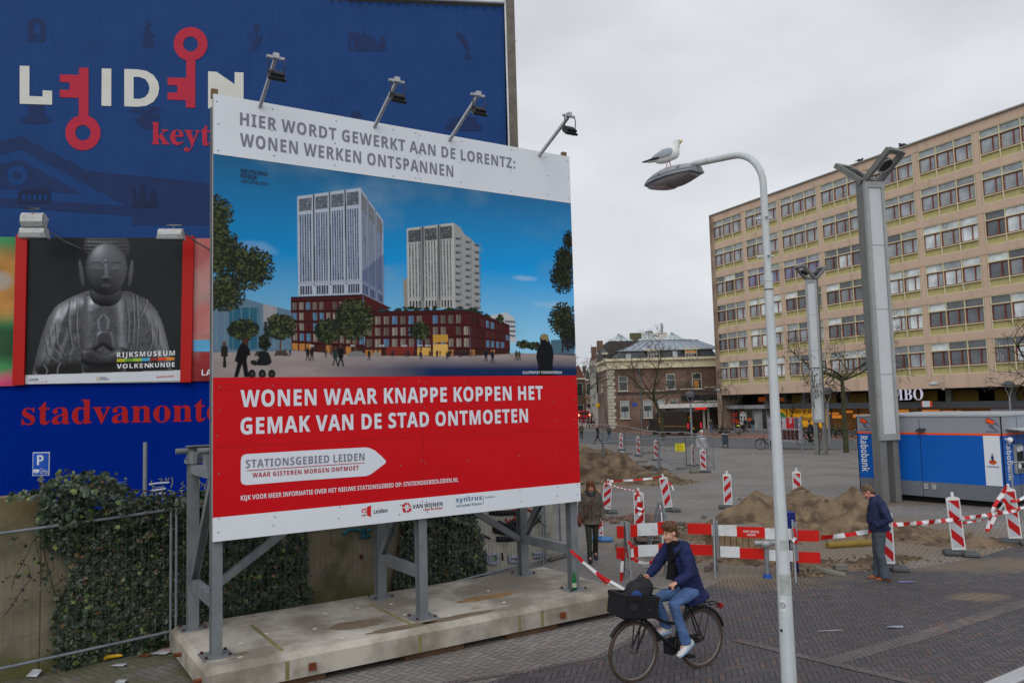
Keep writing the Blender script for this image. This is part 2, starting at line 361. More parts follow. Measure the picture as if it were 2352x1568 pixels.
# ------------------------------------------------------------------ lettering
_GL = {}
for _f, _t in (('b', {
'A':[83,[0,0,30,87,53,87,83,0,64,0,57,21,26,21,20,0],[31,36,53,36,43,68,42,73]], 'B':[81,[11,0,11,86,48,86,57,84,64,81,70,75,73,65,72,58,69,52,65,48,59,46,67,42,70,39,74,31,75,25,73,15,66,7,60,3,52,1],[29,52,46,53,51,55,53,58,54,62,53,66,50,69,46,71,29,71],[29,15,48,16,53,18,55,22,56,27,55,31,53,35,48,37,29,38]], 
'C':[77,[46,-1,30,1,24,4,16,11,11,20,7,35,8,51,9,59,12,66,17,75,25,82,32,85,48,88,60,86,73,81,67,67,57,71,48,72,38,70,31,65,28,59,26,51,26,34,28,27,31,22,38,16,48,14,58,15,70,19,70,3,58,0]], 'D':[89,[11,0,11,86,38,86,54,84,61,81,70,75,77,67,80,61,83,44,81,31,77,20,70,11,61,5,49,1,35,0],[29,15,37,15,52,18,61,28,63,44,63,52,61,59,57,65,50,70,39,71,29,71]], 
'E':[68,[11,0,11,86,61,86,61,71,29,71,29,52,58,52,58,37,29,37,29,15,61,15,61,0]], 'F':[66,[11,0,11,86,60,86,60,71,29,71,29,49,58,49,58,34,29,34,29,0]], 'G':[88,[47,-1,35,0,25,4,17,10,12,19,8,30,8,52,12,67,16,73,28,82,43,87,52,88,66,86,78,82,72,68,63,71,52,72,45,71,38,69,33,64,29,58,27,51,26,43,28,28,31,22,35,18,41,15,48,14,60,15,60,33,44,33,44,48,78,48,78,4,64,0]], 
'H':[92,[11,0,11,86,29,86,29,52,63,52,63,86,82,86,82,0,63,0,63,37,29,37,29,0]], 'I':[47,[4,0,4,10,14,15,14,71,4,76,4,86,43,86,43,76,33,71,33,15,43,10,43,0]], 'J':[40,[2,-25,-9,-24,-9,-9,0,-10,5,-9,9,-4,11,5,11,86,29,86,29,6,28,-5,26,-12,22,-18,16,-22,9,-25]], 
'K':[80,[11,0,11,86,29,86,29,47,60,86,80,86,50,48,80,0,59,0,37,36,29,31,29,0]], 'L':[68,[11,0,11,86,29,86,29,15,64,15,64,0]], 'M':[114,[11,0,11,86,36,86,56,20,78,86,103,86,103,0,86,0,87,60,86,68,64,0,47,0,26,68,27,0]], 'N':[98,[11,0,11,86,34,86,72,22,71,86,87,86,87,0,64,0,27,65,27,0]], 
'O':[96,[48,-1,32,1,25,4,17,11,11,20,9,27,7,43,9,60,11,67,17,75,25,82,32,85,48,88,65,85,71,82,79,75,85,67,87,60,89,43,87,27,85,20,79,11,71,4,65,1],[48,14,58,16,65,22,68,28,70,43,68,59,65,65,58,70,48,72,38,70,31,65,28,59,26,43,28,28,31,22,38,16]], 
'P':[76,[11,0,11,86,49,86,57,83,63,79,68,71,70,59,70,52,67,45,63,39,57,35,48,32,29,31,29,0],[29,46,42,46,47,49,51,53,52,59,48,68,37,71,29,71]], 'R':[80,[11,0,11,86,36,86,47,86,55,83,62,80,68,72,70,60,70,55,68,50,62,43,54,38,80,0,59,0,39,33,29,33,29,0],[29,48,43,49,48,51,51,55,52,60,51,65,48,69,43,71,29,71]], 
'S':[67,[30,-1,21,-1,6,4,6,21,18,16,31,14,37,15,41,17,43,19,44,23,43,27,39,31,21,41,14,46,9,53,7,57,6,63,8,73,14,81,20,85,27,87,36,88,49,86,61,81,55,67,45,71,35,72,31,72,27,70,25,67,25,59,28,56,52,43,56,40,59,35,62,24,60,14,54,6,47,2]], 
'T':[70,[26,0,26,71,2,71,2,86,68,86,68,71,44,71,44,0]], 'U':[91,[45,-1,35,0,26,3,19,8,14,14,11,22,10,31,10,86,28,86,28,34,30,25,33,19,38,15,46,14,54,15,59,19,62,25,63,34,63,86,81,86,81,30,80,22,77,14,72,8,65,3,56,0]], 'V':[79,[29,0,0,86,19,86,35,35,39,16,42,30,60,86,79,86,49,0]], 
'W':[117,[22,0,0,86,18,86,33,17,36,32,50,86,67,86,80,38,84,17,85,24,99,86,117,86,95,0,74,0,62,45,58,66,54,45,43,0]], 'Z':[70,[3,0,3,12,44,71,4,71,4,86,66,86,66,74,25,15,67,15,67,0]], 'a':[73,[26,-1,17,0,11,4,6,10,5,20,7,29,12,35,26,40,46,41,45,48,43,52,40,54,36,54,26,53,17,49,11,61,23,66,37,67,48,66,57,62,62,54,64,44,64,0,51,0,47,9,38,1],[32,12,38,13,42,15,45,20,46,31,39,30,32,29,27,27,25,24,24,16,26,14]], 
'b':[77,[46,-1,39,-1,34,1,27,7,26,7,23,0,9,0,9,92,27,92,27,57,31,61,40,66,46,67,56,65,64,59,68,52,70,43,71,33,70,23,68,14,64,8,56,1],[41,13,46,15,49,19,52,25,53,33,52,42,49,48,45,52,40,53,34,52,30,48,28,43,27,33,28,25,30,19,34,15]], 
'c':[62,[36,-1,27,0,20,2,14,7,9,14,6,22,5,33,6,44,10,52,14,59,21,64,29,66,38,67,50,66,58,63,53,49,38,53,30,50,25,44,24,33,25,24,28,18,32,15,38,13,48,15,56,19,56,4,48,0]], 'd':[77,[30,-1,20,1,12,7,8,14,6,23,5,33,6,43,8,52,12,59,21,65,31,67,37,66,43,65,47,61,50,57,49,71,49,92,67,92,67,0,53,0,49,9,42,2,37,-1],[37,13,43,14,47,18,49,23,50,31,50,41,47,48,43,51,36,53,31,51,27,47,25,41,25,24,27,18,31,14]], 
'e':[72,[39,-1,30,0,22,3,15,7,10,14,6,22,5,32,6,43,9,52,14,59,20,63,28,66,37,67,45,66,52,64,58,59,63,54,65,46,66,28,24,28,25,22,28,17,33,13,40,12,52,14,63,17,63,3,52,0],[24,41,49,41,48,46,46,50,42,53,37,54,32,54,28,51,25,47]], 'f':[47,[12,0,12,52,2,52,2,61,12,66,13,78,15,84,19,88,23,91,29,92,45,92,52,90,48,77,38,78,34,78,32,76,30,70,30,66,46,66,46,52,30,52,30,0]], 
'g':[77,[34,-29,21,-28,9,-25,9,-11,26,-15,35,-16,46,-12,49,-1,50,9,41,1,30,-1,20,1,12,8,8,15,6,23,6,43,8,51,12,58,20,65,31,67,42,65,50,57,52,66,67,66,67,0,66,-9,63,-16,59,-22,52,-26,44,-28],[37,13,43,14,47,17,49,22,50,31,50,42,47,48,43,51,37,53,29,50,25,44,24,33,25,22,30,15]], 
'h':[79,[9,0,9,92,27,92,27,57,31,62,41,67,47,67,56,66,64,61,69,54,70,43,70,0,52,0,52,39,50,49,42,53,35,51,30,47,28,40,27,0]], 'i':[37,[19,74,12,76,9,79,9,87,12,90,19,92,25,90,28,87,28,79,25,76],[9,0,9,66,27,66,27,0]], 'j':[37,[19,74,12,76,9,79,9,87,12,90,19,92,25,90,28,87,28,79,25,76],[4,-29,-8,-28,-8,-13,4,-14,7,-12,9,-9,9,-5,9,66,27,66,27,-13,25,-18,22,-23,18,-26,12,-28]], 
'k':[75,[9,0,9,92,27,92,26,36,35,46,53,66,73,66,47,37,75,0,54,0,35,27,27,21,27,0]], 'l':[37,[9,0,9,92,27,92,27,0]], 'm':[119,[9,0,9,66,23,66,26,57,27,57,30,62,35,65,40,67,53,67,58,65,63,62,66,57,67,57,71,62,76,65,87,67,97,66,104,61,108,54,110,43,110,0,92,0,92,39,89,49,82,53,76,52,72,48,69,42,68,0,50,0,50,39,48,49,41,53,34,51,30,47,28,40,27,0]], 
'n':[79,[9,0,9,66,23,66,26,57,30,62,41,67,47,67,56,66,64,61,69,54,70,43,70,0,52,0,52,45,50,49,46,52,42,53,35,51,30,47,28,40,27,0]], 'o':[75,[37,-1,28,0,21,3,14,8,10,14,6,23,5,33,6,43,9,52,14,58,21,63,28,66,38,67,46,66,54,63,60,58,65,52,68,43,69,33,68,23,66,15,61,8,54,3,46,0],[37,13,44,15,48,18,50,25,51,33,50,42,48,48,44,52,37,53,31,52,27,48,25,42,24,33,25,25,27,18,31,15]], 
'p':[77,[9,-29,9,66,24,66,27,57,35,64,40,66,46,67,56,65,64,59,68,52,70,43,71,33,70,23,68,14,64,8,56,1,46,-1,39,-1,34,1,26,7,27,-29],[41,13,46,15,50,19,52,25,53,33,51,44,47,51,40,53,34,52,30,48,28,43,27,35,28,25,30,19,34,15]], 'r':[55,[9,0,9,66,23,66,26,55,27,55,35,64,40,66,52,67,51,50,46,50,37,49,30,44,28,39,27,0]], 
's':[60,[27,-1,15,0,6,3,6,17,17,14,28,12,35,14,37,15,37,21,33,24,13,33,7,40,6,44,5,49,7,57,13,63,21,66,32,67,43,66,55,62,49,49,40,53,31,54,25,53,23,50,24,47,28,44,51,33,53,29,55,20,54,11,48,4,43,1]], 't':[52,[32,-1,21,1,17,3,14,7,12,13,11,21,11,52,3,52,3,60,13,66,18,80,29,80,29,66,48,66,48,52,29,52,29,21,30,17,34,14,43,14,49,15,49,2,41,0]], 
'u':[79,[32,-1,23,0,15,5,11,12,9,23,9,66,27,66,28,21,30,17,33,14,38,13,45,15,49,19,51,26,52,66,70,66,70,0,56,0,54,8,53,8,49,4,44,1]], 'w':[103,[20,0,1,66,19,66,28,30,30,15,34,34,42,66,62,66,70,34,73,15,77,37,85,66,102,66,83,0,64,0,52,52,39,0]], 
'y':[69,[13,-29,4,-28,4,-14,11,-15,16,-14,23,-7,26,1,0,66,20,66,32,29,34,17,49,66,69,66,41,-8,36,-17,30,-24,22,-28]], '1':[69,[32,0,32,67,26,61,16,53,7,64,35,86,50,86,50,0]], '4':[69,[39,0,39,18,2,18,2,31,40,86,57,86,57,32,67,32,67,18,57,18,57,0],[18,32,39,32,39,61,39,65]], 
}),('s', {
'J':[59,[20,-12,9,-10,2,-4,0,0,0,8,2,11,5,13,12,13,14,11,17,5,14,-3,15,-6,19,-7,23,-6,25,-5,27,4,27,66,24,76,22,77,14,79,14,82,57,82,57,79,50,77,47,74,46,16,43,1,34,-9]], 'U':[89,[45,-2,35,-1,26,1,21,5,16,11,14,19,13,28,13,73,11,76,3,79,3,82,43,82,43,79,36,78,33,75,32,68,32,25,34,16,37,9,42,5,49,4,61,7,68,15,71,29,70,73,68,76,65,78,59,79,59,82,85,82,85,79,78,76,77,73,76,33,75,21,73,12,68,6,62,1,54,-1]], 
'M':[114,[3,0,3,3,11,6,13,9,14,14,14,69,13,75,10,78,3,79,3,82,33,82,57,26,81,82,111,82,111,79,103,76,101,73,101,15,102,8,105,4,111,3,111,0,71,0,71,3,78,5,81,8,82,72,52,0,49,0,19,70,20,9,21,5,25,4,30,3,30,0]], 'B':[80,[3,0,3,3,8,4,11,6,13,9,13,66,12,74,9,78,3,79,3,82,40,82,57,80,68,74,71,63,69,54,63,48,52,45,65,40,73,33,75,24,73,14,67,6,60,3,52,1],[33,45,42,46,47,49,50,54,51,69,48,74,45,77,39,78,34,76,33,70],[40,4,47,5,51,9,53,15,54,23,53,32,50,37,44,41,33,42,33,12,34,6]], 
'O':[95,[47,-2,30,1,17,10,12,17,8,24,6,32,5,41,6,50,8,58,12,65,17,72,23,77,31,81,39,83,48,84,56,83,64,81,72,77,78,72,83,65,86,58,89,50,90,41,89,32,86,24,83,17,77,10,71,5,64,1,56,-1],[48,2,59,6,66,19,68,41,68,53,66,62,63,70,56,77,47,80,35,75,28,63,26,41,27,29,29,20,32,12,39,5]], 
's':[52,[27,-2,13,2,11,1,9,-2,6,-2,6,19,10,19,12,12,16,7,20,4,25,3,29,3,34,7,35,10,33,15,14,27,10,30,7,35,7,40,8,47,12,52,18,56,25,57,38,55,41,57,44,57,44,40,41,40,39,46,35,50,31,52,23,53,21,51,19,47,21,42,40,31,43,27,46,23,46,17,45,9,41,3,35,-1]], 
't':[41,[22,-2,16,-1,12,2,10,6,9,13,9,50,4,50,4,54,16,66,23,76,26,76,26,56,37,56,37,50,26,50,26,15,27,9,30,7,34,9,37,13,40,12,35,4,30,0]], 'a':[62,[46,-2,39,0,36,6,27,0,17,-2,12,-1,7,2,5,6,4,11,6,19,11,25,26,31,36,34,35,48,34,51,31,53,21,52,19,49,22,42,22,39,17,35,14,34,11,35,6,39,7,46,9,50,17,55,29,57,40,56,47,53,51,46,53,38,53,7,55,6,58,8,59,5,53,0],[27,6,31,7,36,11,36,30,25,25,21,15,23,8]], 
'd':[67,[25,-2,19,-1,14,2,10,6,6,12,4,19,3,26,4,35,6,43,10,49,15,54,20,56,26,57,34,55,40,50,40,72,38,77,32,79,32,82,57,82,57,14,58,7,64,5,64,2,40,-2,40,7,34,0],[31,5,36,7,40,14,40,44,37,48,31,50,26,49,23,45,21,28,23,10,26,6]], 'v':[55,[26,-2,7,45,4,51,-1,53,-1,56,30,56,30,53,25,52,23,50,33,22,43,49,42,52,37,53,37,56,55,56,55,53,50,50,29,-2]], 
'n':[68,[3,0,3,3,8,5,9,10,9,46,8,51,3,53,3,56,27,56,27,48,34,55,44,57,52,55,58,49,59,38,59,10,61,5,63,3,65,3,65,0,36,0,36,3,41,5,42,10,42,39,41,46,39,48,37,49,31,47,27,42,27,10,28,5,32,3,32,0]], 'o':[61,[30,-2,23,-1,16,2,11,7,7,13,4,20,3,28,4,36,7,43,11,49,16,54,23,56,30,57,38,56,44,54,50,49,54,43,56,36,57,28,56,19,54,12,50,6,44,2,38,-1],[30,2,35,3,38,7,39,15,39,28,39,41,37,49,35,53,30,54,26,52,23,49,21,28,21,15,23,7,26,3]], 
'k':[65,[3,0,3,3,8,5,9,10,9,72,8,77,4,79,4,82,27,82,27,30,43,48,44,50,42,52,37,53,37,56,62,56,62,53,55,51,49,47,40,38,62,6,65,4,68,3,68,0,38,0,38,3,42,4,43,6,29,26,27,24,27,10,28,5,32,3,32,0]], 'e':[54,[28,-2,21,-1,15,2,10,6,7,12,4,20,3,28,4,36,7,43,11,49,16,54,22,56,28,57,38,55,45,50,49,42,51,30,21,30,23,17,28,10,36,8,43,10,49,15,51,13,45,5,37,0],[21,35,36,35,35,50,33,53,29,54,23,49]], 
'y':[54,[9,-25,2,-23,-1,-19,-1,-15,1,-10,6,-7,12,-9,13,-11,14,-17,15,-18,21,-13,25,-1,4,50,3,52,-1,53,-1,56,29,56,29,53,25,52,23,49,33,21,43,49,41,52,37,53,37,56,54,56,54,53,50,50,47,44,29,-4,23,-17,17,-23]], })):
    for _c, _d in _t.items(): _GL[_f+_c] = (_d[0]/180,[[(q[i]/180, q[i+1]/180) for i in range(0, len(q),2)] for q in _d[1:]])
def _rect(x0, y0, x1, y1): return [(x0, y0),(x1, y0),(x1, y1),(x0, y1)]
_GL['b:'] = (.2,[_rect(.05,0,.15,.1), _rect(.05,.25,.15,.35)]); _GL['b.'] = (.2,[_rect(.05,0,.15,.1)])
_GL['b-'] = (.25,[_rect(.03,.16,.22,.24)])
def text_loops(txt, font='b', track=0.0, space=.2):
    x = 0; out = []
    for ch in txt:
        g = _GL.get(font+ch)
        if not g: x += space; continue
        out += [[(px+x, py) for px, py in lp] for lp in g[1]]; x += g[0]+track
    xs = [p[0] for l in out for p in l]; ys = [p[1] for l in out for p in l]
    return out, min(xs), max(xs), max(ys)
def fill2d(loops, fat=0.0):
    cu_ = bpy.data.curves.new('t', 'CURVE'); cu_.dimensions = '2D'; cu_.fill_mode = 'BOTH'; cu_.offset = fat
    for lp in loops:
        sp = cu_.splines.new('POLY'); sp.points.add(len(lp)-1); sp.use_cyclic_u = True
        for q, (x, y) in zip(sp.points, lp): q.co = (x, y, 0,1)
    o = bpy.data.objects.new('t', cu_); COL.objects.link(o)
    dg = bpy.context.evaluated_depsgraph_get(); me = bpy.data.meshes.new_from_object(o.evaluated_get(dg))
    vs = [v.co.copy() for v in me.vertices]; fs = [list(p.vertices) for p in me.polygons]
    bpy.data.objects.remove(o); bpy.data.curves.remove(cu_); bpy.data.meshes.remove(me)
    return vs, fs
def text_into(mb, txt, p0, p1, up, h, font='b', track=0.0, space=.2, fat=0.0):
    """letters with baseline p0->p1 (world points) and capital height h along up"""
    lp, x0, x1, yt = text_loops(txt, font, track, space)
    cap = _GL[font+('H' if font == 'b' else 'd')][1]; cap = max(p[1] for l in cap for p in l)
    vs, fs = fill2d(lp, fat)
    p0, p1, up = V(p0), V(p1), V(up)
    dx = (p1-p0)/(x1-x0)
    # shear so that letters stay upright when the baseline is measured off the picture
    mb.add([p0 + dx*(v.x-x0) + up*(v.y/cap*h) for v in vs], fs); return mb
def shape_into(mb, loops, fn):
    vs, fs = fill2d(loops); mb.add([fn(v.x, v.y) for v in vs], fs); return mb

# ------------------------------------------------------------------ printed pictures: painted on a grid of colour points
class Canvas:
    def __init__(s, w, h, bg=(0,0,0)): s.w, s.h = w, h; s.a = np.zeros((h, w, 3)); s.a[:] = bg; s.X, s.Y = np.meshgrid((np.arange(w)+.5)/w, (np.arange(h)+.5)/h)
    def poly(s, pts, col, al=1.0):
        P = np.array(pts, float); x0 = max(int(P[:, 0].min()*s.w)-1,0); x1 = min(int(P[:, 0].max()*s.w)+2, s.w)
        y0 = max(int(P[:, 1].min()*s.h)-1,0); y1 = min(int(P[:, 1].max()*s.h)+2, s.h)
        if x1 <= x0 or y1 <= y0: return
        cov = np.zeros((y1-y0, x1-x0))
        for ox in (-.25,.25):
            for oy in (-.25,.25):
                X = s.X[y0:y1, x0:x1]+ox/s.w; Y = s.Y[y0:y1, x0:x1]+oy/s.h; ins = np.zeros(X.shape, bool)
                for i in range(len(P)):
                    (ax, ay),(bx, by) = P[i], P[i-1]
                    if ay == by: continue
                    ins ^= ((ay > Y) != (by > Y)) & (X < (bx-ax)*(Y-ay)/(by-ay)+ax)
                cov += ins*.25
        cov = (cov*al)[..., None]; r = s.a[y0:y1, x0:x1]; s.a[y0:y1, x0:x1] = r*(1-cov)+np.array(col)*cov
    def ell(s, cx, cy, rx, ry, col, al=1.0, n=20): s.poly([(cx+rx*math.cos(2*math.pi*k/n), cy+ry*math.sin(2*math.pi*k/n)) for k in range(n)], col, al)
    def noise(s, fx, fy, seed, oct=4):
        rg = np.random.RandomState(seed); o = np.zeros((s.h, s.w)); amp, tot = 1,0
        for k in range(oct):
            gx, gy = int(fx*2**k)+2, int(fy*2**k)+2; g = rg.rand(gy+1, gx+1)
            u = s.X*(gx-1); v = s.Y*(gy-1); i, j = u.astype(int), v.astype(int); a, b = u-i, v-j; a = a*a*(3-2*a); b = b*b*(3-2*b)
            o += amp*((g[j, i]*(1-a)+g[j, i+1]*a)*(1-b)+(g[j+1, i]*(1-a)+g[j+1, i+1]*a)*b); tot += amp; amp *= .5
        return o/tot
    def build(s, name, fn, parent, rough=.4, bulge=None):
        """fn(u, v) -> point, v measured from the top"""
        w, h = s.w, s.h
        p00, p10, p01 = fn(0,0), fn(1,0), fn(0,1)
        us = np.linspace(0,1, w); vs = np.linspace(0,1, h); U, W = np.meshgrid(us, vs)
        co = np.array(p00)[None, None]+(np.array(p10)-np.array(p00))[None, None]*U[..., None]+(np.array(p01)-np.array(p00))[None, None]*W[..., None]
        me = bpy.data.meshes.new(name); nv = w*h; nf = (w-1)*(h-1)
        me.vertices.add(nv); me.vertices.foreach_set('co', co.reshape(-1).astype(np.float32))
        i = (np.arange(h-1)[:, None]*w+np.arange(w-1)[None]).reshape(-1)
        q = np.stack([i+w, i+w+1, i+1, i],1).reshape(-1)
        me.loops.add(nf*4); me.loops.foreach_set('vertex_index', q.astype(np.int32))
        me.polygons.add(nf); me.polygons.foreach_set('loop_start', (np.arange(nf)*4).astype(np.int32))
        me.update(calc_edges=True)
        at_ = me.color_attributes.new('print', 'FLOAT_COLOR', 'POINT')
        c = np.ones((nv, 4), np.float32); c[:, :3] = np.clip(s.a.reshape(-1,3),0,1); at_.data.foreach_set('color', c.reshape(-1))
        me.materials.append(vcol_mat('printed_vinyl', rough)); return link(name, me, parent)
# ================================================================== THE SETTING
def sheet(name, pts, off, mat, kind='structure', zf=None):
    vs, fs = fill2d([[(p[0], p[1]) for p in pts]])
    bm = bmesh.new(); bv = [bm.verts.new(v) for v in vs]
    for f in fs: bm.faces.new([bv[i] for i in f])
    for Y in (18,68):
        bmesh.ops.bisect_plane(bm, geom=bm.verts[:]+bm.edges[:]+bm.faces[:], plane_co=(0, Y, 0), plane_no=(0,1,0))
    for v in bm.verts: v.co.z = gz(v.co.y)+off
    bmesh.ops.recalc_face_normals(bm, faces=bm.faces)
    for f in bm.faces:
        if f.normal.z < 0: f.normal_flip()
    me = bpy.data.meshes.new(name); bm.to_mesh(me); bm.free(); me.materials.append(mat)
    return tag(link(name, me), kind=kind)
def P2(*px): return [tuple(G(x, y)[:2]) for x, y in px]
SAND = s3(124,108,90)
sandspots = (SAND, [(7.4,19.8,5.5,4.6,.8),(3.0,19.6,2.2,2.6,.5),(5.2,16.6,3.2,2.2,.85),(9.8,17.3,3.6,1.3,.6),(3.5,37,7,6,.8),(12.5,25.4,3.5,.9,.5)])
m_paver = paver_mat('grey_pavers', 2,.105,(s3(117,114,112), s3(136,132,129), s3(127,116,110)), s3(72,68,64), R(35), sandspots, stain=s3(98,92,88), moss=s3(84,88,50))
m_dark = paver_mat('dark_clinker', 3,.075,(s3(66,64,68), s3(90,86,89), s3(98,80,76)), s3(34,31,30), R(12),(SAND, [(4.6,15.4,2.4,1.4,.5),(9.2,16.0,4.0,1.0,.45),(7.6,13.5,.7,.4,.6)]), stain=s3(62,58,60), gap=.09)
m_course = paver_mat('edging_clinker', 4,.075,(s3(92,85,86), s3(112,103,101), s3(118,92,84)), s3(48,44,42), R(0))
sheet('ground', [(-400,-40),(400,-40),(400,900),(-400,900)],0, m_paver)
sheet('brick_road', P2((1000,1600),(1200,1544),(1378,1508),(1480,1452),(1570,1378),(1660,1330),(1804,1319),(2096,1305),(2242,1281),(2400,1235),(2900,1130),(3800,1150),(3800,1900),(900,1900)),.004, m_dark)
def strip(name, pxs, w, off, mat):
    c = [G(*p) for p in pxs]; l, r = [],[]
    for i, p in enumerate(c):
        t = (c[min(i+1, len(c)-1)]-c[max(i-1,0)]); t.z = 0; t.normalize(); n = V((-t.y, t.x, 0))*w/2
        l.append((p.x+n.x, p.y+n.y)); r.append((p.x-n.x, p.y-n.y))
    return sheet(name, l+r[::-1], off, mat)
strip('road_edging', [(1905,1521),(2110,1462),(2400,1370)],.26,.008, m_course)
strip('road_edging', [(1690,1470),(1890,1519),(2150,1580)],.15,.012, m_course)
strip('road_edging', [(1020,1570),(1200,1543),(1378,1508),(1480,1452),(1570,1378)],.10,.008, m_course)
# the street in front of the shops
m_asph = M('asphalt', s3(96,97,100),.9,.12,2, bump=.2, bscale=60, dirt=s3(80,80,82))
m_red = M('red_paving', s3(128,98,88),.9,.15,1.5, bump=.2, dirt=s3(104,84,78))
m_kerb = M('kerb_stone', s3(112,110,108),.85,.1,2, dirt=s3(80,80,80))
m_shop = M('shop_pavement', s3(112,104,102),.9,.12,1.2, dirt=s3(92,88,86))
sheet('road', P2((1200,1008),(1300,1012),(1440,1021),(1560,1024),(1700,1029),(2000,1034),(2500,1034),(2500,1005),(2000,1012),(1700,1008),(1560,1004),(1440,996),(1250,984)),.004, m_asph)
sheet('cycle_path', P2((1380,984),(1440,996),(1560,1004),(1700,1008),(2000,1012),(2500,1005),(2500,994),(2000,1000),(1700,998),(1560,994),(1440,985)),.05, m_red)
sheet('shop_pavement', P2((1380,972),(1440,985),(1560,994),(1700,998),(2000,1000),(2500,994),(2500,962),(1660,974),(1500,974)),.056, m_shop)
def kerb(pxs, h=.10):
    mb = MB(); c = [G(*p) for p in pxs]
    for a, b in zip(c, c[1:]): mb.beam(a+V((0,0, h/2)), b+V((0,0, h/2)),.18, h)
    return tag(mb.build('kerb', m_kerb), kind='structure')
kerb([(1380,1000),(1440,996.5),(1560,1004.5),(1700,1008.5),(2000,1012.5),(2500,1005)][1:])
kerb([(1300,1012.5),(1440,1021.5),(1560,1024.5),(1700,1029.5),(2000,1034.5),(2500,1034)])
# bridge ramp of the old street
mb = MB(); mb.add([(8.0,118,-.46),(15.0,118,-.46),(20.5,172,1.9),(11.5,172,1.9),(22,300,1.9),(10,300,1.9)],[[0,1,2,3],[3,2,4,5]])
tag(mb.build('bridge_road', M('pale_red_brick_road', s3(168,146,140),.9,.1,.8, dirt=s3(150,128,122))), kind='structure')

# ------------------------------------------------------------------ the blue hoarding with its posters
bu = V((math.cos(R(8.4)), math.sin(R(8.4)),0)); bn = V((bu.y, -bu.x, 0)); UP = V((0,0,1))
B0 = at(490,760,23)
def BW(x, y, off=0.0): return plane(x, y, B0+bn*off, bn)
blue_up = M('blue_banner_mesh', (.008,.043,.160),.75,.06,1.2, bump=.0)
t = blue_up.node_tree; wv = t.nodes.new('ShaderNodeTexWave'); wv.inputs['Scale'].default_value = .55; wv.inputs['Distortion'].default_value = 9; wv.inputs['Detail'].default_value = 2
tcw = t.nodes.new('ShaderNodeTexCoord'); mpw = t.nodes.new('ShaderNodeMapping'); mpw.inputs['Scale'].default_value = (1.6,1,.06)
t.links.new(tcw.outputs['Object'], mpw.inputs[0]); t.links.new(mpw.outputs[0], wv.inputs['Vector'])
bumpto(t, t.nodes['Principled BSDF'], N(t, wv.outputs['Fac']),.10,.06)
blue_low = M('blue_panel_paint', (.0005,.016,.20),.8,.06,.8, dirt=(.003,.018,.15), dlo=.6, dhi=.85, spec=.02)
navy = M('navy_print', (.010,.026,.095),.7,.08,2)
lblue = M('light_blue_print', (.014,.052,.20),.7,.05,2)
hoard = thing('banner_hoarding', 'huge blue hoarding printed with white and red lettering and keys behind the ivy', 'hoarding', BW(490,1200))
hoard.location.z = 0; ho = hoard.location.copy()
def HP(x, y, off=0.0): return BW(x, y, off)-ho
q = [HP(-260,-38), HP(1156.8,16.8), HP(1163,334), HP(1172,980), HP(-260,985)]
MB().prism(q[::-1], bn*-.03).build('banner', blue_up, hoard)
q = [HP(-260,552,.03), HP(1166,549,.03), HP(1176,1290,.03), HP(-260,1290,.03)]
MB().prism(q[::-1], bn*-.028).build('lower_panel', blue_low, hoard)
mb = MB()
mb.tube([HP(800,-9,.08), HP(1000,-2,.08), HP(1159,5.5,.08), HP(1162.5,8,.08), HP(1171.5,336,.08), HP(1178,700,.08)],.06,8)
mb.build('frame_tube', M('white_tube', s3(205,208,212),.5), hoard)
MB().prism([HP(*p, -.14) for p in ((-260,-75),(-260,-20),(1150,30),(1150,1000),(1181,1000),(1169,-3))], bn*-.1).build('backing', M('black_backing', (.02,.022,.022),.8), hoard)
lme = MB().box((0,0,0),(.11,.03,.02)).mesh('lashing', M('black_lashing', (.02,.02,.02),.7))
for k in range(22): link('lashing', lme, hoard, HP(1159.5+k*.38,25+k*14,.05))
for k in range(18): link('lashing', lme, hoard, HP(760+k*22,1.5+k*.85,.05)).rotation_euler = (0, R(90),0)
z1 = lambda x, y: (x*.3296, y*.3296)
def art(name, loops, mat, off, conv=z1, parent=hoard):
    mb = MB(); lp = [[conv(*p) for p in l] for l in loops]
    # fill each outline (with its holes) in picture units, then lay it on the banner plane
    shape_into(mb, [[(x, -y) for x, y in l] for l in lp], lambda x, y: HP(x, -y, off)); return mb.build(name, mat, parent)
def circ(cx, cy, r, n=28, k=1.0): return [(cx+r*math.cos(2*math.pi*i/n), cy+r*k*math.sin(2*math.pi*i/n)) for i in range(n)]
art('printed_gable', [[(-300,1090),(0,985),(147,950),(605,1190),(1410,1270),(1475,1300),(3500,1420),(3500,1568),(918,1568),(918,1505),(0,1440),(-300,1420),(-300,1370),(0,1380),(450,1405),(885,1437),(150,1043),(0,1075),(-300,1180)]], navy, .006)
art('printed_gable', [[(-250,1330),(-250,1230),(0,1145),(140,1108),(575,1352),(0,1312)], circ(118,1220,72)], navy, .006)
art('printed_gable', [circ(118,1220,30)], navy, .006)
wl = M('white_print', s3(196,196,190),.6,.04); pk = M('pink_red_print', (.40,.014,.040),.6,.05); rd = M('red_print', (.36,.003,.005),.6,.05)
art('letter', [[(137,459),(205,461),(205,670),(297,674),(297,630),(363,634),(363,731),(137,724)]], wl, .014)
art('letter', [[(709,478),(776,480),(775,740),(707,738)]], wl, .014)
art('letter', [[(866,482),(960,485),(1020,495),(1070,525),(1100,570),(1110,615),(1100,665),(1070,710),(1020,738),(960,745),(866,742)],[(931,537),(970,537),(1012,552),(1034,582),(1042,615),(1034,650),(1012,678),(970,691),(931,689)]], wl, .014)
art('letter', [[(1450,498),(1510,502),(1635,588),(1635,504),(1697,507),(1697,765),(1650,762),(1513,665),(1513,760),(1450,756)]], wl, .014)
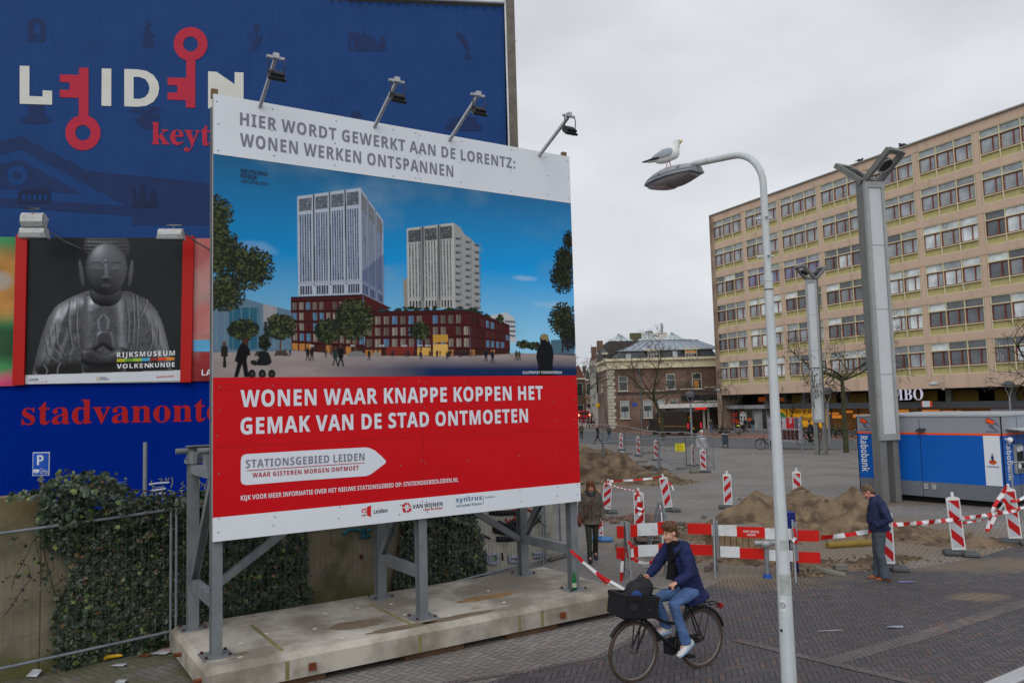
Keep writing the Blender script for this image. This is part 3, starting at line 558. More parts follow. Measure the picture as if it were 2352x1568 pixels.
def key(loop, c, r0, r1):
    mb = MB()
    for lp in ([loop],[circ(*c, r0), circ(*c, r1)]):
        lp = [[(x*.3296,-y*.3296) for x, y in l] for l in lp]; o_ = .013+.001*(len(lp))
        shape_into(mb, lp, lambda x, y: HP(x, -y, o_))
    mb.build('printed_key', pk, hoard)
key([(551,472),(617,475),(616,812),(549,810),(549,684),(416,678),(417,626),(485,627),(486,576),(417,572),(418,520),(551,523)],(578,926),123,54)
key([(1298,416),(1361,416),(1361,753),(1296,751),(1296,700),(1167,695),(1168,645),(1235,648),(1236,597),(1168,592),(1168,541),(1298,545)],(1328,308),118,52)
mb = MB(); a, b = HP(347.7,331.3,.014), HP(484.5,334.5,.014); text_into(mb, 'keyt', a, b, UP, (HP(347.7,280.8,.014)-a).z, 's'); mb.build('lettering', pk, hoard)
mb = MB(); a, b = HP(49.4,975,.04), HP(471,966.7,.04); c_ = (HP(402,914,.04)-HP(402,968,.04)).z
b2 = a+(b-a)*1.118
text_into(mb, 'stadvanontd', a, b2, UP, c_, 's'); mb.build('lettering', rd, hoard)
# small dark symbols scattered on the banner
art('symbol', [[(192,290),(195,165),(225,130),(255,127),(295,135),(318,165),(316,296)],[(245,285),(262,250),(240,230),(232,200),(258,138),(282,200),(285,215),(265,250),(275,290)]], navy, .006)
art('symbol', [[(995,330),(1003,262),(985,250),(1008,240),(1016,185),(978,198),(1016,180),(1020,138),(1032,140),(1030,175),(1070,158),(1075,166),(1035,188),(1052,238),(1083,248),(1062,262),(1074,335)]], navy, .006)
z2 = lambda x, y: (516.8+x*.30518, y*.30518)
art('symbol', [[(213,178),(235,182),(265,180),(262,225),(243,238),(238,300),(262,268),(276,268),(270,320),(240,360),(238,385),(222,387),(185,375),(190,352),(215,350),(180,255),(195,260),(222,318),(232,235),(215,220)]], navy, .006, z2)
art('symbol', [[(926,385),(928,255),(945,232),(1035,262),(1046,210),(1056,264),(1072,268),(1130,292),(1132,320),(1170,320),(1172,292),(1187,275),(1203,292),(1203,322),(1218,345),(1210,375),(1160,388),(926,387)],[(948,380),(948,300),(958,292),(968,300),(968,380)],[(1015,330),(1015,300),(1024,300),(1024,330)],[(1068,375),(1068,345),(1078,345),(1078,375)],[(1118,375),(1118,345),(1128,345),(1128,375)]], navy, .006, z2)
art('symbol', [[(1728,250),(1750,242),(1790,262),(1825,310),(1838,360),(1832,392),(1845,405),(1856,450),(1800,450),(1810,405),(1822,390),(1800,360),(1760,300)]], navy, .006, z2)
art('symbol', [[(950,885),(955,850),(985,838),(1020,840),(1025,895)]], navy, .006, z2)
art('symbol', [[(1660,980),(1662,935),(1690,932),(1695,885),(1755,885),(1775,865),(1795,880),(1890,882),(1905,930),(1930,945),(1925,985)],[(1755,985),(1757,960),(1770,955),(1772,985)]], navy, .006, z2)
art('symbol', [[(135,835),(190,820),(205,725),(305,728),(318,818),(366,835),(330,858),(250,866),(170,858)]], navy, .006)
art('symbol', [[(905,780),(940,748),(1010,760),(1060,738),(1100,745),(1130,770),(1040,785),(985,785),(1112,790),(1110,830),(1070,835),(1120,850),(1112,895),(1010,905),(960,870),(940,830),(975,815),(978,785)]], navy, .006)
art('symbol', [[(125,1420),(125,1340),(170,1320),(330,1306),(352,1330),(352,1420)]] + [[(150+k*38,1395),(150+k*38,1350),(176+k*38,1350),(176+k*38,1395)] for k in range(5)], M('symbol_blue', (.008,.018,.062),.7),.012)
art('symbol', [[(912,1450),(935,1400),(930,1310),(945,1305),(950,1400),(975,1395),(978,1290),(1010,1285),(1012,1395),(1045,1400),(1050,1325),(1080,1325),(1105,1450)]], M('symbol_blue', (.008,.018,.062),.7),.012)
# graffiti on the blue panel
zg = lambda x, y: (x*.37754,976.2+y*.37754)
def scrawl(name, strokes, mat, r, fn, parent):
    mb = MB()
    for st in strokes:
        mb.tube([fn(*p) for p in st], r, 5)
    return mb.build(name, mat, parent)
gw = M('white_spray', s3(165,172,190),.7); gy = M('yellow_spray', s3(150,150,90),.7)
hf = lambda x, y: HP(*zg(x, y),.035)
scrawl('graffiti', [[(908,360),(960,352),(1030,348)],[(912,402),(960,392),(1010,385)],[(960,415),(1012,412)]], gw, .028, hf, hoard)
scrawl('graffiti', [[(925,335),(915,360),(945,380),(1000,372)],[(965,328),(985,325),(980,350),(960,350)],[(1005,340),(1008,320),(1022,340),(1028,318)],[(1046,315),(1050,350),(1040,380)],[(930,380),(925,420),(945,400),(952,425)],[(985,390),(990,430)],[(1020,395),(1050,400)]], gy, .012, hf, hoard)
scrawl('graffiti', [[(1118,345),(1100,355),(1125,370),(1098,385)],[(1135,385),(1145,348),(1155,385)],[(1215,330),(1212,385),(1240,355),(1215,350)],[(1245,385),(1262,330),(1280,385)],[(1088,398),(1125,395),(1105,398),(1108,425)],[(1200,425),(1210,395),(1222,425)],[(1245,360),(1250,410),(1275,400),(1278,370)]], gy, .012, hf, hoard)
scrawl('graffiti', [[(700,350),(770,345)],[(702,362),(775,358)],[(705,378),(770,375)],[(710,392),(775,390)],[(715,405),(770,405)]], M('faded_blue_spray', s3(60,90,165),.7),.03, hf, hoard)
# concrete frame of the building behind the hoarding
bld = thing('concrete_tower', 'dark concrete corner of a building rising just behind the blue hoarding', 'building', BW(1177,900,-1.5)); bld.location.z = -.5; bo = bld.location.copy()
mb = MB(); a = BW(1168,300,-.05); b = BW(1186.5,300,-.05); top = 16.5
w_ = (b-a).length
mb.beam(V((a.x, a.y, -.5))+bu*w_/2-bo, V((a.x, a.y, top))+bu*w_/2-bo, w_, .5, bn)
mb.build('pillar', M('grimy_concrete', s3(104,98,90),.9,.2,3, bump=.3, dirt=s3(70,66,62)), bld)
mb = MB()
for k in range(5): 
    mb.beam(BW(1186.2,95+k*82,.002)-bo, BW(1168.2,94.6+k*82,.002)-bo, .02,.015, bn)
mb.build('joint', M('joint_dark', (.05,.05,.05),.9), bld)
c_ = (a-bu*9 - bn*4.0)
mb = MB(); mb.box(V((c_.x, c_.y, (top-1)/2))+bn*.6-bo, (17,6, top-1.2), R(8.4)); mb.build('wall', M('dark_brickwork', s3(66,64,64),.9,.2), bld)  # plain dark grey wall of the block, tone varied at random

# ---- posters hung on the hoarding
def poster_frame(name, label, pts, mat, off=.14, th=.06):
    o = BW(*pts[0]); o.z = BW(*pts[2]).z; t_ = thing(name, label, 'poster', o)
    return t_, o
zp = lambda x, y: (x*.3296,505.3+y*.3296)
PTS = [(186,122),(1276,124),(1258,1128),(166,1143)]
pt, po = poster_frame('poster', 'dark museum poster of a bronze seated statue with joined hands', [zp(*p) for p in PTS], None)
cv = Canvas(230,215,(.013,.016,.018))
g = cv.noise(5,5,3); cv.a *= (.8+.5*g)[..., None]
def uvP(x, y): # zoom px -> u,v of the poster
    return ((x-178)/(1268-178),(y-122)/(1136-122))
def relief(parts, albedo, tex=None):
    """shade a relief of ellipsoids (x, y, rx, ry, depth, lift) on the canvas"""
    zb = np.full((cv.h, cv.w),-9.0); 
    for (x, y, rx, ry, dp, lf, rot) in parts:
        u, v = uvP(x, y); X = (cv.X-u)*1.075; Y = (cv.Y-v); rx, ry = rx/1014, ry/1014; c, s_ = math.cos(rot), math.sin(rot)
        a_ = (X*c+Y*s_)/rx; b_ = (-X*s_+Y*c)/ry; q_ = 1-a_*a_-b_*b_
        zb = np.maximum(zb, np.where(q_ > 0, lf+dp*np.sqrt(np.maximum(q_, 0)),-9))
    mask = zb > -5; zz = np.where(mask, zb, 0)
    if tex is not None: zz = zz+tex*mask
    for _ in range(2): zz = (zz+np.roll(zz, 1,0)+np.roll(zz, -1,0)+np.roll(zz, 1,1)+np.roll(zz, -1,1))/5
    gy_, gx_ = np.gradient(zz, 1/cv.h, 1/cv.w); n_ = np.stack([-gx_, -gy_, np.full_like(zz, 1.6)],-1); n_ /= np.linalg.norm(n_, axis=-1, keepdims=True)
    l1 = np.array([-.45,-.65,.6]); l1 /= np.linalg.norm(l1); l2 = np.array([.75,-.3,.5]); l2 /= np.linalg.norm(l2)
    d = np.clip(n_@l1,0,1); d2 = np.clip(n_@l2,0,1)
    sh = .05+.55*d**2+.35*d2**2+.9*d**14
    col = np.array(albedo)[None, None]*sh[..., None]
    cv.a[mask] = col[mask]
rg = np.random.RandomState(2)
fold = .008*np.sin(np.abs(cv.X-.5)*80-cv.Y*14)*np.clip((cv.Y-.42)*3,0,1)*np.clip((np.abs(cv.X-.5)-.1)*9,0,1)
fold2 = .004*np.sin(((cv.X-.5)**2*40+cv.Y*46))
TAU = (.19,.19,.215)
def soft(pts, n, k):
    m_ = Canvas(cv.w, cv.h); m_.poly([uvP(*q) for q in pts],(1,1,1)); h = m_.a[..., 0]; base = h.copy()
    for _ in range(n): h = (h+np.roll(h, 1,0)+np.roll(h, -1,0)+np.roll(h, 1,1)+np.roll(h, -1,1))/5
    return base > .5, np.sqrt(np.clip(h*2-1,0,1)+.02)*k
def carve(mask, zz, alb, hl=.5):
    gy_, gx_ = np.gradient(zz, 1/cv.h, 1/cv.w); n_ = np.stack([-gx_, -gy_, np.full_like(zz, 1.3)],-1); n_ /= np.linalg.norm(n_, axis=-1, keepdims=True)
    l1 = np.array([-.5,-.6,.6]); l2 = np.array([.8,-.25,.45]); d = np.clip(n_@(l1/np.linalg.norm(l1)),0,1); d2 = np.clip(n_@(l2/np.linalg.norm(l2)),0,1)
    sh = .03+.5*d**3+.3*d2**3+hl*d**22+.25*d2**20; cv.a[mask] = (np.array(alb)[None, None]*sh[..., None])[mask]
gr = cv.noise(20,20,8,3)*.012
ROBE = [(590,500),(480,545),(390,598),(335,680),(298,790),(262,930),(230,1080),(1195,1080),(1165,880),(1125,730),(1080,640),(1015,560),(890,505)]
mk, zz = soft(ROBE, 260,.30); dx_ = np.abs(cv.X-.5)
zz = zz+gr+.007*np.sin(dx_*95-cv.Y*22+3*cv.noise(4,4,6))*np.clip((dx_-.13)*8,0,1)+.004*np.sin(dx_*190)*np.clip((dx_-.12)*8,0,1)*np.clip((.28-dx_)*8,0,1)
carve(mk, zz, (.36,.36,.39),.8)
mk, zz = soft([(600,520),(560,620),(552,760),(560,900),(570,1080),(870,1080),(880,900),(872,700),(845,515)],200,.24); carve(mk, zz+gr, (.38,.38,.42),1.1)
for x0, y0, x1, y1, x2, y2 in ((480,560,470,700,500,900),(530,560,525,720,540,890),(340,760,360,880,430,960),(310,800,335,930,400,990),(385,720,395,860,450,945),(905,520,920,700,915,880),(935,530,950,720,940,900),(1010,570,985,640,960,690),(1040,720,1050,860,1020,930),(1095,740,1100,880,1060,960),(300,1000,330,1040,320,1080),(420,985,400,1030,395,1080),(860,540,885,700,880,860)):
    for o_, c_, al in ((0,(.015,.015,.018),.75),(7,(.24,.24,.27),.55)):
        cv.poly([uvP(x0+o_-4, y0), uvP(x0+o_+4, y0), uvP(x1+o_+5, y1), uvP(x2+o_+3, y2), uvP(x2+o_-3, y2), uvP(x1+o_-5, y1)], c_, al)
mk, zz = soft([(560,905),(640,890),(700,930),(760,930),(840,890),(905,915),(890,1010),(740,1035),(600,1020),(560,985)],30,.12); carve(mk, zz+gr, (.17,.17,.19))
mk, zz = soft([(655,800),(690,765),(770,765),(785,810),(800,900),(770,925),(712,880),(650,925),(640,890)],18,.10); carve(mk, zz, (.24,.24,.27),.8)
for sx_ in (-1,1):
    cv.poly([uvP(*p) for p in ((712+sx_*36,770),(712+sx_*44,700),(712+sx_*6,655),(712+sx_*2,668),(712+sx_*26,705),(712+sx_*20,765))],(.15,.15,.17))
    cv.poly([uvP(*p) for p in ((728+sx_*130,500),(728+sx_*155,520),(728+sx_*140,900),(728+sx_*118,760))],(.085,.085,.095),.7)
relief([(728,520,110,90,.12,.3,0)],(.13,.13,.15))
relief([(555,380,17,100,.06,.2,-.12),(898,380,17,100,.06,.2,.12)],(.22,.22,.24))
relief([(728,200,165,150,.24,.30,0)],(.12,.12,.13),.035*np.abs(np.sin(cv.X*150)*np.sin(cv.Y*125)))
relief([(728,345,145,188,.24,.34,0),(728,365,17,62,.035,.565,0),(728,408,26,14,.035,.56,0),(728,292,8,8,.02,.585,0)],(.21,.21,.235))
cv.poly([uvP(*p) for p in ((721,300),(735,300),(738,400),(718,400))],(.16,.16,.18),.55)
cv.poly([uvP(*p) for p in ((690,456),(716,449),(728,453),(740,449),(766,456),(745,474),(710,474))],(.075,.075,.085),.8)
for sx_ in (-1,1): cv.poly([uvP(728+sx_*p[0], p[1]) for p in ((30,335),(62,318),(104,330),(100,344),(62,354),(34,350))],(.11,.11,.125),.7)
dk = (.012,.012,.015)
for sx_ in (-1,1):
    cv.poly([uvP(728+sx_*p[0], p[1]) for p in ((28,350),(62,361),(106,343),(62,354))], dk)
    cv.poly([uvP(728+sx_*p[0], p[1]) for p in ((12,330),(50,296),(95,298),(120,312),(95,304),(52,303))], dk, .8)
cv.poly([uvP(*p) for p in ((690,463),(728,467),(770,463),(728,471))], dk)
cv.poly([uvP(*p) for p in ((690,420),(728,428),(768,420),(728,436))], dk, .6)
wt = (.55,.57,.62)
cv.poly([(0,.938),(1,.926),(1,1),(0,1)], wt)
def PP(u, v, off=.14): # bilinear is close to planar here
    a, b, c, d = [BW(*zp(*p), off) for p in PTS]; return (a*(1-u)+b*u)*(1-v)+(d*(1-u)+c*u)*v - po
cv.build('print', lambda u, v: PP(u, v), pt, .45)
a, b, c, d = [PP(*q, .135) for q in ((0,0),(1,0),(1,1),(0,1))]
MB().prism([a, d, c, b], bn*-.1).build('backing', M('poster_backing', (.3,.3,.3),.7), pt)
mb = MB()
def ptext(mb, s_, x0, y0, x1, y1, h, f='b', off=.145, tr=0): text_into(mb, s_, PP(*uvP(x0, y0), off), PP(*uvP(x1, y1), off), UP, h*.3296*23/F, f, tr)
ptext(mb, 'RIJKSMUSEUM', 815,960,1224,950,34, tr=.08); ptext(mb, 'VOLKEN', 815,1036,1045,1033,30, tr=.05); ptext(mb, 'KUNDE', 1050,1033,1224,1028,30, tr=.05)
mb.build('lettering', M('poster_white', s3(215,217,222),.5), pt)
mb = MB(); cols = [(.42,.42,.02),(.12,.28,.03),(.32,.47,.04),(.06,.38,.62),(.22,.02,.02),(.6,.06,.01),(.62,.22,.02)]
for k, cc in enumerate(cols): 
    mb.m(k).poly([PP(*uvP(815+k*58,992-k*1.4),.145), PP(*uvP(815+k*58+58,990.6-k*1.4),.145), PP(*uvP(815+k*58+58,968.6-k),.145), PP(*uvP(815+k*58,970-k),.145)])
mb.build('colour_bar', [M('bar_%s' % n, c) for n, c in zip(('lime', 'green', 'yellow_green', 'sky', 'maroon', 'orange', 'amber'), cols)], pt)
mb = MB(); ptext(mb, 'LEIDEN', 210,1115,275,1112,14); mb.m(1); ptext(mb, 'stad', 248,1126,335,1122,6, tr=.1); ptext(mb, 'BankGiroLoterij', 1098,1106,1218,1100,15); mb.m(2); ptext(mb, 'NATIONAL', 696,1103,748,1102,9); ptext(mb, 'GEOGRAPHIC', 696,1116,763,1115,9)
mb.m(3)
for e in ((674,1094,690,1097),(674,1116,690,1119),(674,1097,677,1116),(687,1097,690,1116)): mb.poly([PP(*uvP(e[0], e[3]),.145), PP(*uvP(e[2], e[3]),.145), PP(*uvP(e[2], e[1]),.145), PP(*uvP(e[0], e[1]),.145)])
mb.build('sponsor_logos', [M('logo_navy', (.03,.03,.1)), M('logo_red', (.45,.08,.06)), M('logo_black', (.05,.05,.06)), M('logo_gold', (.5,.38,.04))], pt)
# red uprights beside the poster
redp = M('red_boarding', (.40,.004,.003),.45,.05,1)
for pts, lab in ((((-110+220,100),(188,103),(166,1148),(84,1149)), 'tall red upright strip between the flower poster and the statue poster'),(((1275,109),(1350,111),(1331,1129),(1255,1130)), 'tall red upright strip between the statue poster and the pink paint poster')):
    q = [BW(*zp(*p),.22) for p in pts]; base = q[3].copy()
    tag(MB().prism([p-base for p in (q[0], q[3], q[2], q[1])], bn*-.2).build('red_upright', redp, None, base), lab, 'panel')
# the two cropped posters
def side_poster(lab, pts, paint, wh, extra=None):
    q = [BW(*p, .12) for p in pts]; base = q[3].copy(); t_ = thing('poster', lab, 'poster', base)
    c2 = Canvas(*wh); paint(c2)
    c2.build('print', lambda u, v: (q[0]*(1-u)+q[1]*u)*(1-v)+(q[3]*(1-u)+q[2]*u)*v-base, t_, .4)
    MB().prism([p-base+bn*-.006 for p in (q[0], q[3], q[2], q[1])], bn*-.08).build('backing', M('poster_backing', (.3,.3,.3),.7), t_)
    return t_, base, q
def flower(c2):
    n1, n2 = c2.noise(3,3,5,3), c2.noise(7,7,9,3)
    c2.a[:] = (np.array((.05,.22,.08))[None, None]*(.4+1.2*n1[..., None]))
    m_ = np.clip(1.4-((c2.X-.9)/.22)**2-((c2.Y-.32)/.24)**2,0,1)[..., None]; c2.a[:] = c2.a*(1-m_)+m_*np.array((.42,.20,.05))*(.5+n2[..., None])
    m_ = np.clip(2*(.75-((c2.X-.88)/.13)**2-((c2.Y-.3)/.09)**2),0,1)[..., None]; c2.a[:] = c2.a*(1-m_)+m_*np.array((.36,.30,.24))
    m_ = (np.clip((c2.Y-.55)*12,0,1)*np.clip((.87-c2.Y)*12,0,1))[..., None]; c2.a[:] = c2.a*(1-.75*m_)+m_*.75*np.array((.012,.03,.018))
    m_ = np.clip((c2.Y-.87-.1*(n1-.5))*14,0,1)[..., None]; c2.a[:] = c2.a*(1-m_)+m_*np.array((.55,.06,.16))*(.6+.8*n2[..., None])
side_poster('blurred green, orange and pink flower poster beside the red upright strip', [(-330,542),(zp(108,118)),(zp(84,1144)),(-330,893)], flower, (90,90))
def painting(c2):
    n1 = c2.noise(3,6,15,5); n2 = c2.noise(9,4,19,4)
    st = np.sin(c2.X*9+c2.Y*14+6*n1)
    a_, b_, d_ = np.array((.42,.09,.09)), np.array((.45,.27,.24)), np.array((.20,.02,.02))
    f = np.clip(.5+.6*st*n2,0,1)[..., None]; c2.a[:] = a_*(1-f)+b_*f
    f = np.clip((c2.Y-.62+.5*(n1-.5))*5,0,1)[..., None]; c2.a[:] = c2.a*(1-f)+f*(d_*(.6+n2[..., None]))
    f = (np.clip(.3-np.abs(c2.Y-.5),0,1)*np.clip(n2-.5,0,1)*9)[..., None]; f = np.clip(f, 0,.8); c2.a[:] = c2.a*(1-f)+f*np.array((.16,.16,.18))
t_, base, q = side_poster('pink and red swirling paint poster partly hidden by the white sign board', [zp(1352,127),(760,549),(770,868), zp(1334,1123)], painting, (110,90))
mb = MB(); e = [BW(*zp(*p),.126)-base for p in ((1348,835),(1700,830),(1700,912),(1346,917))]; mb.poly([e[0], e[3], e[2], e[1]]); mb.build('colour_patch', M('pale_blue_print', (.09,.33,.55),.5), t_)
mb = MB(); a = BW(*zp(1405,1082),.126)-base; b = BW(*zp(1560,1080),.126)-base; text_into(mb, 'LAKEN', a, b+(b-a)*.25, UP, .165); mb.build('lettering', M('poster_white', s3(215,217,222),.5), t_)
# lamps that light the posters
m_lampgrey = M('lamp_housing', s3(176,178,178),.5,.08,4, dirt=s3(120,120,116), dscale=5)
def wall_flood(x, y, label, w=.62, arm=(70,-8)):
    p = BW(x, y, 1.1); t_ = thing('poster_floodlight', label, 'floodlight', p, R(8.4))
    sec = [(-.20,.0),(-.24,.10),(-.18,.24),(-.02,.30),(.10,.26),(.14,.16),(.10,.0)]
    mb = MB(); k = w/2
    mb.loft([[V((-k*(1.0+ (0.12 if z < .1 else 0)), a_, z)) for a_, z in sec],[V((k*(1.0+(0.12 if z < .1 else 0)), a_, z)) for a_, z in sec]], smooth=False)
    mb.build('housing', m_lampgrey, t_)
    mb = MB(); mb.box((0,-.03,-.012),(w*1.1,.32,.024)); mb.build('glass', M('lamp_glass', s3(120,126,130),.2), t_)
    mb = MB(); mb.tube([(.1*k, .05,.3),(.1*k, .1,.42),(-.5*k, .1,.42),(.8*k, .1,.42)],.02,6); mb.tube([(.8*k, .1,.25),(.55,.5,.02),(.85,1.05,-.12)] if arm else [(0,.05,.2),(0,.05,-.1)],.022,6)
    mb.build('arm', M('lamp_arm', s3(110,112,114),.5, metal=.3), t_); return t_
w1 = wall_flood(80,547, 'grey floodlight over the left end of the statue poster')
w2 = wall_flood(394,550, 'grey floodlight over the right end of the statue poster')
w3 = wall_flood(82,510, 'grey floodlight turned up towards the lettering, above the left poster lamp', .55, None)
w3.rotation_euler = (R(62),0, R(8.4))

# ------------------------------------------------------------------ parking sign and bare post
m_galv = M('galvanised_steel', s3(132,136,140),.45,.14,6, metal=.35, dirt=s3(110,114,118), dscale=3)
sp_ = at(94,1100,18.5); sgn = thing('parking_sign', 'blue P sign with a cargo bicycle on a post above the ivy', 'sign', (sp_.x, sp_.y, 0))
zt, zb_ = Zat(sp_, 1038), Zat(sp_, 1092)
w_ = .385
MB().tube([(0,.03,0),(0,.03, zt-.1)],.03,8).build('post', m_galv, sgn)
MB().box((0,0,(zt+zb_)/2),(w_, .02, zt-zb_), bev=.004).build('plate', M('sign_white', s3(200,205,212),.4), sgn)
MB().box((0,-.012,(zt+zb_)/2),(w_-.035,.012, zt-zb_-.035)).build('face', M('sign_blue', (.01,.07,.42),.4), sgn)
mb = MB(); c_ = zb_+(zt-zb_)*.46
text_into(mb, 'P', (-.085,-.02, c_),(.065,-.02, c_), UP, .225)
mb.box((-.10,-.02, zb_+.115),(.13,.003,.07)); mb.tube([(-.03,-.02, zb_+.10),(.0,-.02, zb_+.16),(.05,-.02, zb_+.16)],.006,4)
for x in (-.1,.03,.125):
    ring = [(x+.035*math.cos(a*.63),-.021, zb_+.08+.035*math.sin(a*.63)) for a in range(11)]; mb.tube(ring, .006,4)
mb.tube([(.03,-.021, zb_+.08),(.07,-.021, zb_+.13),(.125,-.021, zb_+.08),(.09,-.021, zb_+.08),(.07,-.021, zb_+.15)],.006,4)
mb.build('symbols', M('sign_white', s3(200,205,212),.4), sgn)
pp = at(333,1100,18.5)
tag(MB().tube([(0,0,0),(0,0, Zat(pp, 1015))],.045,10).build('steel_post', m_galv, None, (pp.x, pp.y, 0)), 'bare grey steel post behind the ivy, in front of the blue hoarding', 'post')
# ================================================================== OLD WALL, IVY, FENCES
wa, wb = V((-6.24,11.01,0)), V((.62,17.6,0)); wu = (wb-wa).normalized(); wn = V((wu.y, -wu.x, 0)); WL = (wb-wa).length
def WP(x, y, off=0.0): return plane(x, y, wa+wn*off, wn)
def wsz(x, y): p = WP(x, y); return (p-wa).dot(wu), p.z
m_oldc = M('old_concrete', s3(132,123,105),.9,.2,1.5, bump=.35, bscale=25, dirt=s3(76,76,50), dscale=1.1, dlo=.42, dhi=.7)
tt = m_oldc.node_tree; pb = tt.nodes['Principled BSDF']; lk = pb.inputs['Base Color'].links[0].from_socket
sx = tt.nodes.new('ShaderNodeSeparateXYZ'); tco = tt.nodes.new('ShaderNodeTexCoord'); tt.links.new(tco.outputs['Object'], sx.inputs[0]); zz = N(tt, sx.outputs[2])
nn = noise(tt, tco.outputs['Object'],2.5,5)
low = (zz*-1+(nn*.7+.1)).step(0,.35)
c1 = mixc(tt, low*.8, N(tt, lk), s3(88,90,48)); hi_ = (zz+nn*.6).step(1.95,2.6); c1 = mixc(tt, hi_*.75, c1, s3(112,100,66)); tt.links.new(c1.k, pb.inputs['Base Color'])
zc = Zat(WP(10,1140),1140)
wall = thing('concrete_wall', 'long mossy concrete wall panels behind the mesh fence, overgrown with ivy', 'wall', wa)
def panel(s0, s1, z1, name, mat, off=0.0, th=.16):
    mb = MB(); a, b = wu*s0+wn*off, wu*s1+wn*off; mb.beam((a-wn*th/2)+V((0,0, z1/2-.05)),(b-wn*th/2)+V((0,0, z1/2-.05)), th, z1+.1, bev=.02); return mb.build(name, mat, wall)
zt1 = 2.06
s_g0 = wsz(700,1300)[0]; s_g1 = wsz(868,1300)[0]; s_h0 = wsz(1095,1300)[0]; s_h1 = wsz(1272,1280)[0]
s_a = wsz(95,1300)[0]; panel(-6, s_a, 2.36, 'wall_panel', m_oldc); panel(s_a+.002, s_g0-.02, zt1, 'wall_panel', m_oldc); panel(s_g0+.01, s_g1+.9, zt1+.05, 'wall_panel', m_oldc, .03); panel(s_g1+.92, s_h0-.3, zt1, 'wall_panel', m_oldc)
panel(s_h0-.28, s_h1, zt1+.1, 'wall_panel', M('painted_concrete', s3(172,168,156),.85,.12,2, bump=.2, dirt=s3(128,124,108), dscale=1.6),.03)
z7 = lambda x, y: (401.95+x*.41504,1091+y*.41504)
wf = lambda x, y: WP(*z7(x, y),.045)-wa
def spray(name, strokes, mat, r): scrawl(name, strokes, mat, r, wf, wall)
blk = M('black_spray', (.012,.012,.014),.8); rds = M('red_spray', (.35,.04,.02),.8)
spray('graffiti', [[(1740,205),(1800,210),(1900,205)],[(1760,290),(1800,300),(1900,290)],[(1765,305),(1830,318),(1895,300)],[(1770,275),(1790,262),(1830,282),(1870,258),(1895,272)],[(1780,352),(1850,352),(1910,345)]], blk, .055)
spray('graffiti', [[(1690,325),(1720,338),(1745,350)],[(1960,190),(2010,245),(2055,285)],[(1978,288),(2010,250),(2030,215)],[(1690,490),(1680,475),(1700,480),(1695,495)],[(1810,430),(1815,470)],[(2010,430),(2050,440),(2060,480)],[(1815,535),(1850,510),(1830,530)]], blk, .018)
spray('graffiti', [[(1830,240),(1840,265),(1855,245),(1865,268),(1878,235)],[(1885,235),(1890,275)],[(1888,252),(1908,250),(1905,230),(1912,275)],[(1850,200),(1890,190),(1910,215),(1880,225)],[(1950,190),(1985,200),(2005,185),(2005,205)]], rds, .022)
spray('graffiti', [[(1720,450),(1730,485),(1775,490),(1790,455),(1770,435),(1725,450),(1760,470),(1740,475)],[(1845,440),(1850,475),(1900,480),(1880,450),(1850,455)],[(1980,430),(2040,435),(2035,455),(1985,450)]], M('pale_lilac_spray', s3(150,152,172),.8),.042)
spray('graffiti', [[(1725,465),(1785,462)],[(1848,440),(1890,460)],[(1975,435),(2000,425),(2045,438)]], M('green_spray', (.05,.32,.07),.8),.02)
spray('graffiti', [[(930,325),(945,315),(965,300),(1000,300),(1030,312),(1050,290)],[(1025,345),(1080,335),(1050,310),(1085,300)],[(1040,290),(1042,340)]], M('cyan_spray', s3(30,96,112),.8),.03)
spray('graffiti', [[(1022,445),(1040,440),(1038,462)],[(1030,440),(1028,465)]], M('rust_spray', s3(80,36,26),.8),.012)

# ---- ivy
def leaf_mat(name, a, b):
    m, t, p, tcn = newmat(name)
    g = t.nodes.new('ShaderNodeNewGeometry'); c = mixc(t, N(t, g.outputs['Random Per Island']), a, b)
    n = noise(t, tcn.outputs['Object'],2.2,2); c = mixc(t, n.step(.55,.8)*.5, c, tuple(x*1.7 for x in b))
    t.links.new(c.k, p.inputs['Base Color']); p.inputs['Roughness'].default_value = .38; p.inputs['Specular IOR Level'].default_value = .5
    return m
m_ivy = leaf_mat('ivy_leaf', s3(24,36,24), s3(54,70,46))
m_ivyy = leaf_mat('ivy_leaf_young', s3(70,96,46), s3(112,124,60))
m_ivyd = leaf_mat('ivy_leaf_dead', s3(96,70,44), s3(122,98,60))
LEAF = [(0,-.5),(.28,-.62),(.55,-.3),(.42,.0),(.6,.28),(.25,.32),(0,.8),(-.25,.32),(-.6,.28),(-.42,0),(-.55,-.3),(-.28,-.62)]
def leaf(mb, p, n, size, rot):
    n = n.normalized(); x = n.orthogonal().normalized(); x = Mx.Rotation(rot, 3, n) @ x; y = n.cross(x)
    mb.add([p+x*(a*size)+y*(b*size)+n*(-abs(a)*size*.25) for a, b in LEAF],[list(range(12))])
def inpoly(x, y, P):
    c = False
    for i in range(len(P)):
        (ax, ay),(bx, by) = P[i], P[i-1]
        if (ay > y) != (by > y) and x < (bx-ax)*(y-ay)/(by-ay)+ax: c = not c
    return c
